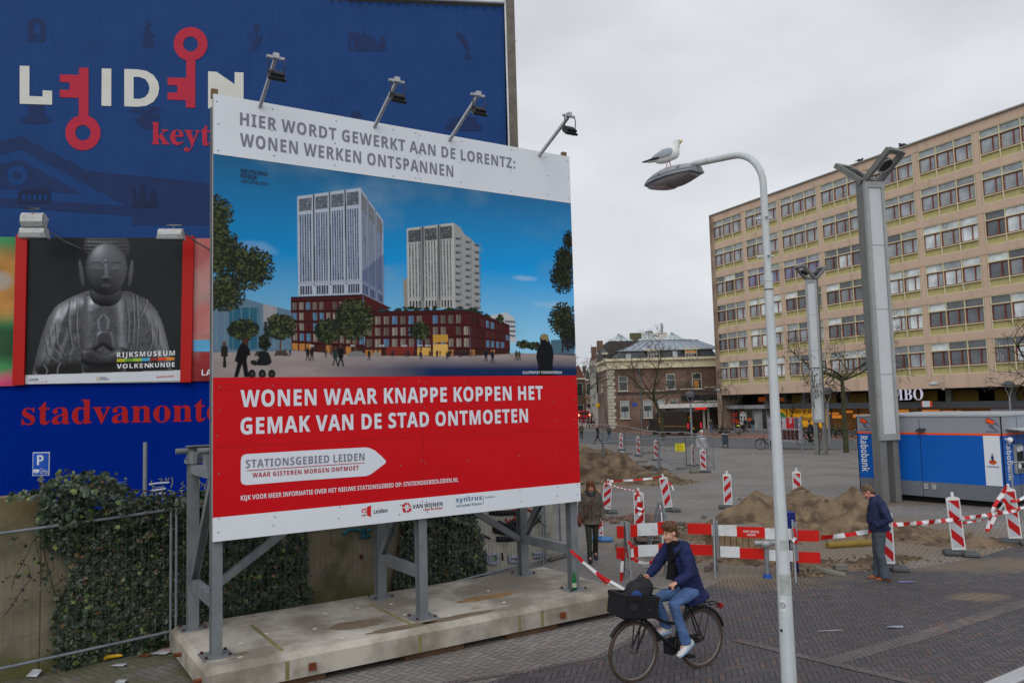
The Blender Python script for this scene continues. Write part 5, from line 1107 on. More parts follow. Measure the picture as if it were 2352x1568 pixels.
def pperson(x, y, h, c, legs=(-.12,.14), c2=None):
    w = h*.13; c2 = c2 or tuple(v*.6 for v in c)
    pic.poly([z5(x-w*.3, y-h*.5), z5(x+w*.5, y-h*.5), z5(x+h*legs[1]+w*.2, y), z5(x+h*legs[1]-w*.3, y), z5(x, y-h*.35), z5(x+h*legs[0]+w*.3, y), z5(x+h*legs[0]-w*.2, y)], c2)
    pic.poly([z5(x-w, y-h*.8), z5(x-w*.5, y-h*.86), z5(x+w*.5, y-h*.86), z5(x+w, y-h*.8), z5(x+w*1.0, y-h*.42), z5(x-w*1.0, y-h*.42)], c)
    u, v = z5(x, y-h*.93); pic.ell(u, v, h*.055*.00046*1.0, h*.075*.00092, s3(88,62,52))
pperson(150,710,155, s3(38,34,32),(-.03,.05)); pperson(655,670,85, s3(30,30,34)); pperson(680,672,88, s3(28,26,28)); pperson(822,700,115, s3(36,52,46)); pperson(855,706,132, s3(20,20,26)); pperson(765,652,55, s3(60,50,46)); pperson(1027,668,68, s3(30,30,34)); pperson(1343,662,50, s3(24,26,34)); pperson(1500,664,52, s3(34,36,44)); pperson(1735,675,76, s3(22,26,40)); pperson(1775,685,84, s3(26,32,44)); pperson(1920,670,66, s3(60,52,44)); pperson(1938,670,62, s3(72,62,52)); pperson(520,645,50, s3(60,56,60)); pperson(548,645,46, s3(30,50,90)); pperson(1080,645,46, s3(30,30,34))
for k in range(26): pperson(1150+rg.random()*520,640+rg.random()*12,36+rg.random()*8, s3(40+rg.random()*30,38,44))
pic.poly([z5(895,640), z5(905,622), z5(940,610), z5(980,612), z5(1010,632), z5(1005,645), z5(900,645)], s3(120,118,118)); pic.poly([z5(1040,640), z5(1055,615), z5(1090,615), z5(1102,640)], s3(140,132,124)); pic.poly([z5(330,640), z5(345,612), z5(380,610), z5(395,640)], s3(60,54,50)); pic.poly([z5(450,640), z5(465,608), z5(520,606), z5(545,640)], s3(70,62,58))
# woman with pram (left), woman seen from behind (right)
bk = s3(16,16,18)
pic.poly([z5(*p) for p in ((232,600),(250,570),(262,545),(270,532),(290,535),(296,555),(290,575),(305,600),(308,640),(292,640),(285,665),(300,770),(272,770),(258,690),(232,770),(208,770),(230,680),(212,672))], bk)
u, v = z5(280,552); pic.ell(u, v, .006,.016, s3(70,46,34))
pic.poly([z5(*p) for p in ((308,668),(360,660),(352,630),(372,612),(400,610),(420,622),(432,652),(438,680),(415,698),(330,698),(312,690))], s3(24,26,28))
for a, b in (((300,640),(350,672)),((345,695),(420,745)),((415,698),(330,745))): pic.poly([z5(a[0], a[1]-3), z5(a[0], a[1]+3), z5(b[0], b[1]+3), z5(b[0], b[1]-3)], s3(150,148,146))
for x in (318,380,438): u, v = z5(x, 750); pic.ell(u, v, .0082,.021, s3(14,14,16)); pic.ell(u, v, .004,.010, s3(58,54,54))
pic.poly([z5(*p) for p in ((2062,530),(2070,512),(2090,508),(2110,514),(2116,535),(2125,560),(2140,590),(2146,640),(2140,690),(2146,762),(2055,762),(2050,690),(2040,650),(2046,600),(2066,575))], s3(18,20,26))
pic.poly([z5(*p) for p in ((2064,530),(2072,513),(2095,510),(2110,520),(2118,548),(2108,556),(2098,540),(2080,545))], s3(140,122,82))
pic.build('picture', lambda u, v: V((u*W, .004, zhi-v*(zhi-zlo))), board, .3)
mb = MB(); mb.box((W/2,.0145,(zlo+zhi)/2),(W-.004,.016, zhi-zlo-.002)); mb.build('picture_backing', M('panel_edge', (1,1,1)), board)
mb = MB(); btext(mb, 'NEUTELINGS', (552.9,396.3),(614.2,403),387.2, off=.002); btext(mb, 'RIEDIJK', (552.9,408),(590.7,412),398.5, off=.002); mb.build('lettering', m_ntx, board)
mb = MB(); btext(mb, 'ARCHITECTEN', (552.9,419.2),(614.2,426),411.6, off=.002); mb.build('lettering', M('slate_ink', s3(40,66,96),.4), board)
mb = MB(); btext(mb, 'ILLUSTRATIEF TOEKOMSTBEELD', (1200.3,858),(1290.7,858),852.2, off=.002); mb.build('lettering', m_wtx, board)
mb = MB()
for i, (x0, x1, s_) in enumerate(((1087,1118, 'SHOP'),(1225,1257, 'SHOP'),(1319,1351, 'FIETS'),(1366,1400, 'FIETS'),(914,940, 'INFO'),(667,692, 'INFO'))):
    btext(mb, s_, (459.4+.3784*x0,574.2+.3784*586),(459.4+.3784*x1,574.2+.3784*586),574.2+.3784*575, off=.002)
mb.build('lettering', m_wtx, board)
# lamps on arms over the board
m_arm = M('lamp_arm_steel', s3(172,174,178),.4,.1,6, metal=.3, dirt=s3(120,120,124), dscale=6)
m_blackl = M('black_lamp', (.025,.026,.028),.4,.1)
def board_lamp(x, y, tipx, tipy, label):
    b = BL(x, y); z0 = ZT; base = board.location+su*b.x+UP*z0
    Ln = 1.0
    # the arm leans out over the front of the board
    lamp = thing('board_floodlight', label, 'floodlight', base, yaw)
    # solve reach so that its tip shows at the measured picture place
    best = None
    for out in np.linspace(.1,1.6,31):
        for up in np.linspace(.3,1.8,31):
            for sx_ in (0.0,):
                P = base+su*sx_-sb*out+UP*up; d = P-O; q = d.dot(fw); px, py = CX+F*d.dot(cr)/q, CY-F*d.dot(cu)/q
                e = (px-tipx)**2+(py-tipy)**2
                if best is None or e < best[0]: best = (e, out, up)
    _, out, up = best
    tip = V((0,-out, up)); dr = tip.normalized()
    mb = MB(); mb.beam(V((0,.1,-.12)), tip, .040,.040, up=(1,0,0)); mb.build('arm', m_arm, lamp)
    mb = MB(); mb.box(tip+V((0,-.02,.02)),(.22,.035,.03)); mb.box(tip+V((0,-.03,.035)),(.065,.07,.065)); mb.build('bracket', m_arm, lamp)
    mb = MB()
    for sx_ in (-.10,.10): mb.tube([tip+V((sx_, -.03,.02)), tip+V((sx_, -.06,-.08)), tip+V((sx_, -.03,-.2))],.008,5)
    mb.build('yoke', m_blackl, lamp)
    c = tip+V((0,-.02,-.22)); mt = Mx.Translation(c) @ Mx.Rotation(R(40),4, 'X')
    mb = MB(); mb.box((0,0,0),(.20,.15,.05), mat=mt, bev=.015)
    for k in range(9): mb.box((0,0,0),(.008,.14,.035), mat=mt @ Mx.Translation(V((-.084+k*.021,0,.04))))
    mb.box((0,0,0),(.225,.02,.035), mat=mt @ Mx.Translation(V((0,-.08,-.005))))
    mb.build('lamp_head', m_blackl, lamp)
    MB().box((0,0,0),(.17,.12,.01), mat=mt @ Mx.Translation(V((0,0,-.031)))).build('lens', M('lamp_glass', s3(120,126,130),.2), lamp)
board_lamp(597,235,644,145, 'black floodlight on a grey arm above the first headline word')
board_lamp(860,280,916,196, 'black floodlight on a grey arm, second of the four along the sign board top')
board_lamp(1032,311,1103,238, 'black floodlight on a grey arm, third of the four along the sign board top')
board_lamp(1238,348,1308,279, 'black floodlight on a grey arm seen against the open sky')
# ================================================================== PINK OFFICE BLOCK
c0 = at(1633,497,95); fd = V((.40432,-.91462,0)); fnrm = V((-fd.y, fd.x, 0))*-1   # facade runs towards the camera; normal to the square
if fnrm.dot(O-c0) < 0: fnrm = -fnrm
fyaw = math.atan2(fd.y, fd.x)
gzf = -.5; off_z = gzf
office = thing('office_block', 'long pink office block with rows of windows over yellow panels and shops below', 'building', (c0.x, c0.y, gzf), fyaw)
# local axes: x along the facade (towards the camera), y behind?, z up
ly = 1 if V((-math.sin(fyaw), math.cos(fyaw),0)).dot(fnrm) < 0 else -1     # +1: local +y points away from the square
zl = lambda z: z-gzf
m_pink = M('pink_render', s3(193,168,148),.85,.05,.4, streak=(s3(150,128,112),.9,.55), dirt=s3(168,142,130), dscale=.5, dlo=.55, dhi=.8)
m_cream = M('cream_frame', s3(198,190,160),.6,.06,2); m_redf = M('red_brown_sash', s3(122,62,48),.6,.1,2)
m_yel = M('yellow_spandrel', s3(180,170,118),.7,.08,.5, streak=(s3(140,132,92),1.5,.5), dirt=s3(150,142,96), dscale=.9)
LB, NB, FH, Z0 = 5.68,10,3.36,24.32
LEN = LB*NB+.1
mb = MB(); mb.box((LEN/2, ly*6.3, zl((25.1+3.66)/2)),(LEN, 12,25.1-3.66))
mb.box((LEN/2, ly*.12, zl((25.1+Z0)/2)),(LEN, .34,25.1-Z0))
rows = [Z0-FH*k for k in range(6)]
for z in rows:
    lo = z-2.72; nxt = z-FH if z != rows[-1] else 3.66
    mb.box((LEN/2, ly*.12, zl((lo+nxt)/2)),(LEN, .34, lo-nxt))
    for b in range(NB+1):
        mb.box((b*LB+.03, ly*.135, zl((z+lo)/2)),(.46 if b else .3,.30, z-lo-.004))
mb.build('wall', m_pink, office)
mb = MB(); mb.box((LEN/2, ly*.1, zl(25.16)),(LEN+.2,.7,.12))
mb.build('roof_edge', M('grey_coping', s3(140,138,132),.7), office)
mb = MB(); mb.box((-.08, ly*5.9, zl(25.1-12.8)),(.16,12.2,25.6)); mb.box((.22, ly*-.06, zl(12.2)),(.5,.05,25.2)); mb.build('end_wall', brick_wall_mat('pale_brick', s3(166,142,124), s3(142,120,104), s3(150,138,124)), office)
# window unit: three bays of fanlight + sash, yellow panel below
wx0, wx1 = .30, LB-.24; ww = wx1-wx0; hW = 2.72; gl = 2.02
def cells():
    for k in range(3): yield wx0+ww*k/3, wx0+ww*(k+1)/3
mbf = MB()
for k in range(4): mbf.box((wx0+ww*k/3+(.035 if k == 0 else -.035 if k == 3 else 0), ly*.05,-hW/2),(.07,.14, hW))
mbf.box((LB/2+.03, ly*.052,-.035),(ww, .14,.07)); mbf.box((LB/2+.03, ly*.03,-.70),(ww+.1,.16,.09)); mbf.box((LB/2+.03, ly*.052,-gl-.03),(ww, .15,.08)); mbf.box((LB/2+.03, ly*.05,-hW+.03),(ww, .14,.06))
me_frame = mbf.mesh('frame', m_cream)
mbs = MB()
for a, b in cells():
    a += .05; b -= .05; z1, z0_ = -.76,-gl+.02; s_ = a+(b-a)*.66
    for x in (a+.03, s_, b-.03): mbs.box((x, ly*.07,(z1+z0_)/2),(.06,.09, z1-z0_))
    for z in (z1-.03, z0_+.03): mbs.box(((a+b)/2, ly*.072, z),(b-a, .09,.06))
me_sash = mbs.mesh('sash', m_redf)
mbp = MB(); mbp.box((LB/2+.03, ly*.16,-(gl+hW)/2),(ww, .04, hW-gl)); me_span = mbp.mesh('spandrel', m_yel)
gcol = [glass_mat('window_grey', s3(142,148,153)), glass_mat('window_dark', s3(80,84,88)), glass_mat('window_pale', s3(196,202,204)), glass_mat('window_mid', s3(122,126,130)), glass_mat('window_blue', s3(108,110,140))]
m_curt = M('curtain', s3(150,152,150),.9,.5,6); 
def pane_mesh(seed, pal):
    r_ = random.Random(seed); mb = MB()
    for a, b in cells():
        mb.m(r_.choice(pal)); mb.poly([(a, ly*.11,-gl),(b, ly*.11,-gl),(b, ly*.11,-.72),(a, ly*.11,-.72)])
        mb.m(r_.choice(pal)); mb.poly([(a, ly*.11,-.70),(b, ly*.11,-.70),(b, ly*.11,0),(a, ly*.11,0)])
        if r_.random() < .55:
            mb.m(5); w = (b-a)*r_.uniform(.12,.4); x = a if r_.random() < .5 else b-w; n = max(2, int(w/.09))
            for k in range(n):
                if r_.random() < .75: mb.poly([(x+w*k/n, ly*.105,-gl),(x+w*(k+.7)/n, ly*.105,-gl),(x+w*(k+.7)/n, ly*.105,-.05),(x+w*k/n, ly*.105,-.05)])
    return mb.mesh('pane', gcol+[m_curt])
upper = [pane_mesh(k, [0,0,0,3,0]) for k in range(6)]; lower = [pane_mesh(20+k, [0,1,3,2,2,1]) for k in range(9)]
light = [pane_mesh(50+k, [2,2,2,0]) for k in range(3)]; blueish = pane_mesh(70,[4,0,4])
rg = random.Random(3)
for ri, z in enumerate(rows):
    for b in range(NB):
        w = link('window', me_frame, office, (b*LB, 0, zl(z)))
        link('sash', me_sash, w)
        link('spandrel', me_span, w)
        pm = rg.choice(upper) if ri < 2 else rg.choice(lower)
        if (ri, b) in ((2,5),(3,5),(3,1),(4,1)): pm = rg.choice(light)
        if (ri, b) in ((2,1),(2,2)): pm = blueish
        link('pane', pm, w)
# yellow notice in a window
m_notice = M('yellow_notice', s3(196,160,60),.6)
# shop floor under the overhang
m_dkg = M('dark_fascia', s3(58,58,60),.6,.1); m_alu = M('aluminium_frame', s3(150,152,154),.4,.1, metal=.3)
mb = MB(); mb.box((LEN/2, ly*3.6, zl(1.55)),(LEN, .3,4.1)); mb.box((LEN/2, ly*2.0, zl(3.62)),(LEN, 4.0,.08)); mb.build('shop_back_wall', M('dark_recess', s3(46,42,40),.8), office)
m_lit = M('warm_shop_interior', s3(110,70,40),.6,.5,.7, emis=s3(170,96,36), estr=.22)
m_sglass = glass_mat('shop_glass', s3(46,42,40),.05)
def bayx(px): # picture column on the facade plane -> local x
    p = plane(px, 930, c0, fnrm); return (p-c0).dot(fd)
def bayr(px): p = plane(px, 950, c0-fnrm*1.65, fnrm); return (p-c0).dot(fd)
xA, xB, xC, xD = .5, bayr(1763), bayr(1800), LEN
ysh = ly*1.6
zr = (zl(-.28), zl(1.95))
def shop_glass(x0, x1, name, mat, z0, z1): return MB().box(((x0+x1)/2, ysh, (z0+z1)/2),(x1-x0,.05, z1-z0)).build(name, mat, office)
# left shop: glass with furniture glow
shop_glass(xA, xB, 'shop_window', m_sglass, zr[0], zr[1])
mb = MB()
for k in range(6): x = xA+(xB-xA)*k/5; mb.box((x, ysh-ly*.04,(zr[0]+zr[1])/2),(.09,.08, zr[1]-zr[0]))
mb.box(((xA+xB)/2, ysh-ly*.04, zr[0]-.1),(xB-xA, .1,.22)); mb.build('shop_frame', m_alu, office)
MB().box(((xA+xB)/2, ysh-ly*.25, zl(2.22)),(xB-xA+1,1.0,.42)).build('shop_canopy', M('grey_canopy', s3(150,150,154),.6), office)
mb = MB(); rg = random.Random(8)
for k in range(4): x = xA+1+(xB-xA-3)*rg.random(); mb.box((x, ysh-ly*.035, zr[0]+.3+1.6*rg.random()),(rg.uniform(.5,1.8),.01, rg.uniform(.15,.5)))
mb.box((xA+5, ysh-ly*.03, zl(3.05)),(1.2,.02,.5)); mb.box((xA+8, ysh-ly*.03, zl(3.0)),(1.0,.02,.4)); mb.build('lit_interior', M('orange_glow', s3(150,70,30),.6,.3, emis=s3(220,100,40), estr=.10), office)
def otext(s_, x0, x1, z, h, mat, y, name='lettering', font='b', **k):
    mb = MB(); a, b = V((x0, y, z)), V((x1, y, z)); text_into(mb, s_, a, b, UP, h, font, **k); return mb.build(name, mat, office)
m_neon = M('red_neon_lettering', s3(190,50,40),.5,.05, emis=s3(210,40,30), estr=.12)
xq = bayr(1664); xq2 = bayr(1695)
otext('HET KAP', xq, xq2, zl(1.05),.5, m_neon, ysh-ly*.06); otext('PERRON', xq, xq2, zl(.35),.5, m_neon, ysh-ly*.06)
mb = MB(); xw1, xw2 = bayr(1733), bayr(1752); mb.box(((xw1+xw2)/2, ysh-ly*.032, zl(.8)),(xw2-xw1,.02,2.1)); mb.build('pale_display', M('pale_shop_wall', s3(150,152,150),.6,.3,.8), office)
xq = bayr(1708)
mb = MB(); mb.box((xq, ysh-ly*.06, zl(.75)),(1.15,.03,1.2)); mb.prism([(xq-.58, ysh-ly*.06, zl(1.35)),(xq+.58, ysh-ly*.06, zl(1.35)),(xq, ysh-ly*.06, zl(1.75))],(0,.03,0)); mb.build('window_cutout', M('white_cutout', s3(205,208,205),.6), office)
mb = MB()
for x in (-.25,.25):
    for z in (.6,1.0): mb.box((xq+x, ysh-ly*.08, zl(z)),(.25,.02,.28))
mb.build('window_cutout_panes', m_dkg, office)
# supermarket front
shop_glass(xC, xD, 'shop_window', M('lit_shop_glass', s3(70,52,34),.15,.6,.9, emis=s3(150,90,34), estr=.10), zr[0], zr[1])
mb = MB()
for k in range(15): x = xC+(xD-xC)*k/14; mb.box((x, ysh-ly*.04,(zr[0]+zr[1])/2),(.12,.08, zr[1]-zr[0]))
mb.box(((xC+xD)/2, ysh-ly*.04, zr[0]-.1),(xD-xC, .1,.22)); mb.build('shop_frame', m_dkg, office)
MB().box(((xC+xD)/2, ysh-ly*.2, zl(2.25)),(xD-xC, 1.2,.55)).build('shop_canopy', M('anthracite_canopy', s3(74,76,80),.6), office)
for k in range(12): x = xC+1+(xD-xC-2)*k/12; MB().box((x+1.1, ysh+ly*.5, zl(3.0)),(2.4,.05,.9)).build('clerestory', M('ochre_panel', s3(110,86,24),.6,.3,.6), office)
for k in range(NB): MB().box((k*LB+.3, ly*2.0, zl(1.6)),(.5,.5,4.2)).build('column', M('grey_column', s3(120,120,116),.8), office)
rg = random.Random(5); mb = MB()
for k in range(30): x = xC+7+(xD-xC-9)*rg.random(); mb.box((x, ysh-ly*.03, zl(1.0+.7*rg.random())),(rg.uniform(.8,2.6),.02, rg.uniform(.1,.35)))
mb.build('lit_interior', M('amber_glow', s3(170,100,36),.6,.3, emis=s3(230,140,50), estr=.35), office)
m_byel = M('banner_yellow_glow', s3(226,160,24),.6,.05, emis=s3(226,160,24), estr=.16)  # faint glow added to keep the printed banner bright under the dark overhang
x0, x1 = bayr(1811), bayr(1903)
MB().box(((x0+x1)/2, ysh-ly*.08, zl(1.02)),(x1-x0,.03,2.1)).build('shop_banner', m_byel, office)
xa, xb, xm = bayr(1816), bayr(1866), bayr(1875)
otext('Welkom bij de', xa, xb, zl(1.45),.5, m_dkg, ysh-ly*.12); otext('allergoedkoopste', xa, xm, zl(.7),.5, m_dkg, ysh-ly*.12); otext('buurt', bayr(1846), bayr(1862), zl(-.15),.4, m_dkg, ysh-ly*.12)
MB().ell((bayr(1796), ysh-ly*.12, zl(.7)),(.9,.03,.9),20).build('shop_roundel', M('green_roundel', s3(60,140,70),.6), office)
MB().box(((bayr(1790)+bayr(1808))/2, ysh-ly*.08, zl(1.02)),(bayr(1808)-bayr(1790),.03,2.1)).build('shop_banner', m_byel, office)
# big shop sign
xr, xl = bayx(2123), bayx(2012)
mb = MB(); a, b = V((xl, -ly*.05, zl(2.72))), V((xr, -ly*.05, zl(2.72))); text_into(mb, 'JUMBO', a, b, UP, .98, 's'); mb.build('sign_letters', M('white_sign_letters', s3(206,204,220),.5,.03, emis=s3(200,200,220), estr=.12), office)
xo, xo2 = bayx(2121), bayx(2141)
mb = MB(); mb.box(((xo+xo2)/2,-ly*.1, zl(2.35)),(xo2-xo, .2,.5)); mb.build('hanging_sign', M('orange_sign', s3(226,90,34),.5), office)
mb = MB(); mb.box((xo+.45,-ly*.22, zl(2.35)),(.7,.03,.5)); mb.build('hanging_sign_face', M('sign_white', s3(200,205,212),.4), office)
mb = MB(); xw = bayr(2282); mb.box((xw+2.2, ysh-ly*.1, zl(1.0)),(4.6,.04,1.8)); mb.box((xw+7.2, ysh-ly*.1, zl(1.0)),(4.6,.04,1.8)); mb.build('white_shutter', M('white_panel', s3(190,194,200),.5), office)
# lamps on brackets on the facade
def facade_lamp(px, py, label):
    p = plane(px, py, c0, fnrm)+fnrm*1.1; t_ = thing('facade_lamp', label, 'lamp', p, fyaw)
    MB().lathe([(.02,.22),(.2,.18),(.36,.05),(.38,0),(.3,-.12),(.02,-.16)], n=14).build('dome', m_lampgrey, t_)
    mb = MB(); mb.beam((0,0,.12),(0, ly*1.15,.12),.08,.06, up=(0,0,1)); mb.beam((0, ly*1.12,-.5),(0, ly*1.12,.2),.25,.1, up=(0,1,0)); mb.build('bracket', m_lampgrey, t_)
facade_lamp(1667,896, 'dome lamp on the pink wall above the left shop'); facade_lamp(2166,881, 'dome lamp on the pink wall above the big white shop letters')
# pigeons on the roof edge
m_pig = M('pigeon_grey', s3(44,44,50),.7,.2,8)
for i, (px, dx) in enumerate(((1973,0),(2066,0),(2071,.4))):
    p = plane(px, 497-.3547*(px-1633)-4, c0, fnrm); p.z = 25.12+.1
    t_ = thing('pigeon', ['dark pigeon alone on the roof edge of the office block', 'dark pigeon on the roof edge just past the tall column, nearer one of two', 'dark pigeon on the roof edge just past the tall column, outer one of two'][i], 'bird', p-fnrm*.15, i*1.3)
    mb = MB(); mb.ell((0,0,.22),(.30,.14,.15),10); mb.ell((.24,0,.38),(.09,.08,.09),8); mb.loft([[V((-.2, y, z)) for y, z in ((-.1,.2),(.1,.2),(.1,.26),(-.1,.26))],[V((-.5, y, z)) for y, z in ((-.06,.12),(.06,.12),(.06,.15),(-.06,.15))]]); mb.tube([(.3,0,.38),(.38,0,.36)],.02,5); mb.tube([(.02,.05,.1),(.02,.05,.0)],.02,4); mb.tube([(.02,-.05,.1),(.02,-.05,.0)],.02,4)
    mb.build('body', m_pig, t_)

# ================================================================== BRICK HOUSE WITH THE SLATE ROOF
m_brk = brick_wall_mat('old_red_brick', s3(134,101,85), s3(108,81,69), s3(122,110,100)); m_stone = M('pale_stone', s3(182,176,160),.8,.1,2, dirt=s3(140,132,118))
m_slate = brick_wall_mat('roof_slate', s3(66,72,78), s3(54,60,66), s3(44,48,52),.35,.22,.6); m_zincr = M('zinc_roof', s3(148,156,166),.45,.08,1, metal=.2)
m_wfr = M('white_window_frame', s3(176,171,158),.5,.05); m_pane = glass_mat('house_pane', s3(50,54,58)); m_blind = M('grey_blind', s3(150,156,156),.8,.1)
YB = 101.0; hb = at(1398,900, YB); house = thing('brick_house', 'brown brick corner house with stone quoins, slate mansard roof and bare windows', 'building', (hb.x, YB, gzf))
def hx(px, py=850): return at(px, py, YB).x-hb.x
def hz(py, px=1500): return at(px, py, YB).z-gzf
xR = hx(1650); zc0, zc1 = hz(845), hz(822)
mb = MB(); mb.box((xR/2,6, zc0/2),(xR, 12, zc0)); mb.build('wall', m_brk, house)
mb = MB(); mb.box((xR/2,5.9,(zc0+zc1)/2),(xR+.2,12.4, zc1-zc0)); mb.box((xR/2-.1,5.8, zc1-.15),(xR+.5,13.0,.3)); mb.build('cornice', M('cream_cornice', s3(206,196,166),.7,.06), house)
zm, zt_, zk = zc1, hz(803), hz(779)
mb = MB()
def hip(x0, x1, y0, y1, z, ins, z2, ins2=None):
    i2 = ins2 or ins; a = [V((x0, y0, z)), V((x1, y0, z)), V((x1, y1, z)), V((x0, y1, z))]; b = [V((x0+ins, y0+i2, z2)), V((x1-ins, y0+i2, z2)), V((x1-ins, y1-i2, z2)), V((x0+ins, y1-i2, z2))]; mb.loft([a, b], smooth=False)
hip(1.2, xR, .1,12, zm, .6, zt_); mb.build('mansard_roof', m_slate, house)
mb = MB(); a = [V((1.6,.6, zt_)), V((xR+.3,.6, zt_)), V((xR+.3,12, zt_)), V((1.6,12, zt_))]; xk0, xk1 = hx(1484), hx(1623)
b = [V((xk0,4.5, zk)), V((xk1,4.5, zk)), V((xk1,8, zk)), V((xk0,8, zk))]; mb.loft([a, b], smooth=False)
mb.box(((1.6+xR)/2,.55, zt_),(xR-1.2,.25,.16)); mb.box(((xk0+xk1)/2,4.6, zk+.05),(xk1-xk0+.3,.5,.2)); 
for k in range(13):
    f = k/12; mb.beam(V((1.9+(xR-1.6)*f, .6, zt_+.04)), V((xk0+(xk1-xk0)*f, 4.5, zk+.04)),.06,.12)
mb.build('metal_roof', m_zincr, house)
zz1 = lambda x, y: (1292+.25635*x, 689+.25635*y)
def hwin(x0, y0, x1, y1, kind, lab='window'):
    (px0, py0),(px1, py1) = zz1(x0, y0), zz1(x1, y1); X0, X1 = hx(px0), hx(px1); Z1, Z0_ = hz(py0, px0), hz(py1, px0); w, h = X1-X0, Z1-Z0_
    yy = -.02 if kind != 'dormer' else -.3
    mb = MB()
    for x in (X0+.04, X1-.04): mb.box((x, yy-.03,(Z0_+Z1)/2),(.085,.14, h))
    for z in (Z0_+.04, Z1-.04): mb.box(((X0+X1)/2, yy-.033, z),(w+.06,.15,.085))
    mb.box(((X0+X1)/2, yy-.08, Z0_-.05),(w+.3,.24,.1))
    f = mb.build(lab, m_wfr, house)
    mb = MB().box(((X0+X1)/2, yy+.0,(Z0_+Z1)/2),(w-.1,.04, h-.1)); mb.build('pane', m_pane if kind != 'lit' else m_pane, f)
    mb = MB(); mb.box(((X0+X1)/2, yy-.05, Z0_+h*.62),(w-.1,.06,.07)); 
    if kind in ('low', 'dormer'): mb.box(((X0+X1)/2, yy-.051, Z0_+h*(.31 if kind == 'low' else .5)),(.07,.06, h*.6 if kind == 'low' else h))
    if kind == 'dormer': mb.box((X0+w*.27, yy-.052,(Z0_+Z1)/2),(.05,.06, h)); mb.box((X0+w*.73, yy-.052,(Z0_+Z1)/2),(.05,.06, h))
    mb.build('glazing_bar', m_dkg if kind == 'low' else m_wfr, f)
    if kind == 'low':
        mb = MB(); mb.box(((X0+X1)/2, yy-.025, Z0_+h*.82),(w-.2,.02, h*.30)); mb.box(((X0+X1)/2, yy-.025, Z0_+h*.22),(w-.2,.02, h*.34)); mb.build('blind', m_blind, f)
    if kind == 'lit':
        mb = MB(); mb.box((X0+w*.45, yy-.025, Z0_+h*.3),(w*.5,.02, h*.5)); mb.build('lit_room', M('dim_amber_room', s3(130,96,50),.6,.3, emis=s3(150,104,40), estr=.25), f)
    return X0, X1, Z0_, Z1
for a in ((497,682,578,815, 'up'),(925,662,1005,800, 'up'),(1155,655,1240,795, 'lit'),(505,902,585,1062, 'low'),(710,897,790,1055, 'low'),(822,892,905,1050, 'low'),(940,890,1018,940, 'up'),(1170,882,1245,905, 'up'),(1282,878,1360,905, 'up')): hwin(*a)
for a in ((765,455,873,545),(1098,445,1208,535)):
    X0, X1, Z0_, Z1 = hwin(*a, 'dormer')
    mb = MB(); mb.box(((X0+X1)/2,.75,(Z0_+Z1)/2),(X1-X0-.04,1.9, Z1-Z0_-.02)); mb.build('dormer', m_dkg, house)
    mb = MB(); mb.box(((X0+X1)/2,.5, Z1+.1),(X1-X0+.6,2.0,.16)); mb.build('dormer_roof', M('cream_cornice', s3(206,196,166),.7,.06), house)
    if a[0] > 1000:
        mb = MB(); mb.box(((X0+X1)/2,-.34, Z1-.3),((X1-X0)*.8,.02,.18)); mb.build('lit_room', M('amber_glow', s3(170,100,36),.6,.3, emis=s3(230,140,50), estr=.35), house)
for a in ((577,475,620,535),(997,460,1040,520)):
    (px0, py0),(px1, py1) = zz1(a[0], a[1]), zz1(a[2], a[3]); X0, X1 = hx(px0), hx(px1); Z1, Z0_ = hz(py0), hz(py1)
    mb = MB(); f0 = (Z0_-zm)/(zt_-zm)*.6+.1; f1 = (Z1-zm)/(zt_-zm)*.6+.1; mb.loft([[V((X0, f0-.06, Z0_)), V((X1, f0-.06, Z0_)), V((X1, f0+.1, Z0_)), V((X0, f0+.1, Z0_))],[V((X0, f1-.06, Z1)), V((X1, f1-.06, Z1)), V((X1, f1+.1, Z1)), V((X0, f1+.1, Z1))]], smooth=False); mb.build('skylight', m_blind, house)
mb = MB()
for k in range(18): 
    z = .3+k*(zc0-.3)/18; mb.box((.38 if k % 2 else .3,-.03, z+.2),(.95 if k % 2 else .75,.1,(zc0-.3)/18-.06)); mb.box((-.03,.4, z+.2),(.1,.9,(zc0-.3)/18-.06))
mb.build('quoin', m_stone, house)
px, _ = zz1(690,700); mb = MB(); mb.tube([(hx(px),-.12,.1),(hx(px),-.12, zc0)],.07,8); mb.build('drainpipe', M('grey_pipe', s3(96,108,110),.6), house)
(px0, py0),(px1, py1) = zz1(613,930), zz1(655,940); mb = MB(); mb.box(((hx(px0)+hx(px1))/2,-.04, hz(py0)),(hx(px1)-hx(px0),.04,.34)); mb.build('street_name_plate', M('sign_blue', (.01,.07,.42),.4), house)
mb = MB(); z = hz(zz1(0,830)[1]); mb.box((xR/2+.5,-.04, z),(xR-1,.1,.25)); mb.build('string_course', M('dark_brick_band', s3(74,60,54),.9), house)
for a in ((697,668,785,810),(812,668,895,808),(1040,658,1128,800),(1268,648,1358,790)):
    (px0, py0),(px1, py1) = zz1(a[0], a[1]), zz1(a[2], a[3]); X0, X1 = hx(px0), hx(px1); Z1, Z0_ = hz(py0), hz(py1); mb = MB(); mb.box(((X0+X1)/2,-.02,(Z0_+Z1)/2),(X1-X0,.06, Z1-Z0_)); mb.build('blind_window', m_brk, house); mb = MB(); mb.box(((X0+X1)/2,-.06, Z0_-.06),(X1-X0+.1,.16,.12)); mb.build('sill', m_stone, house)
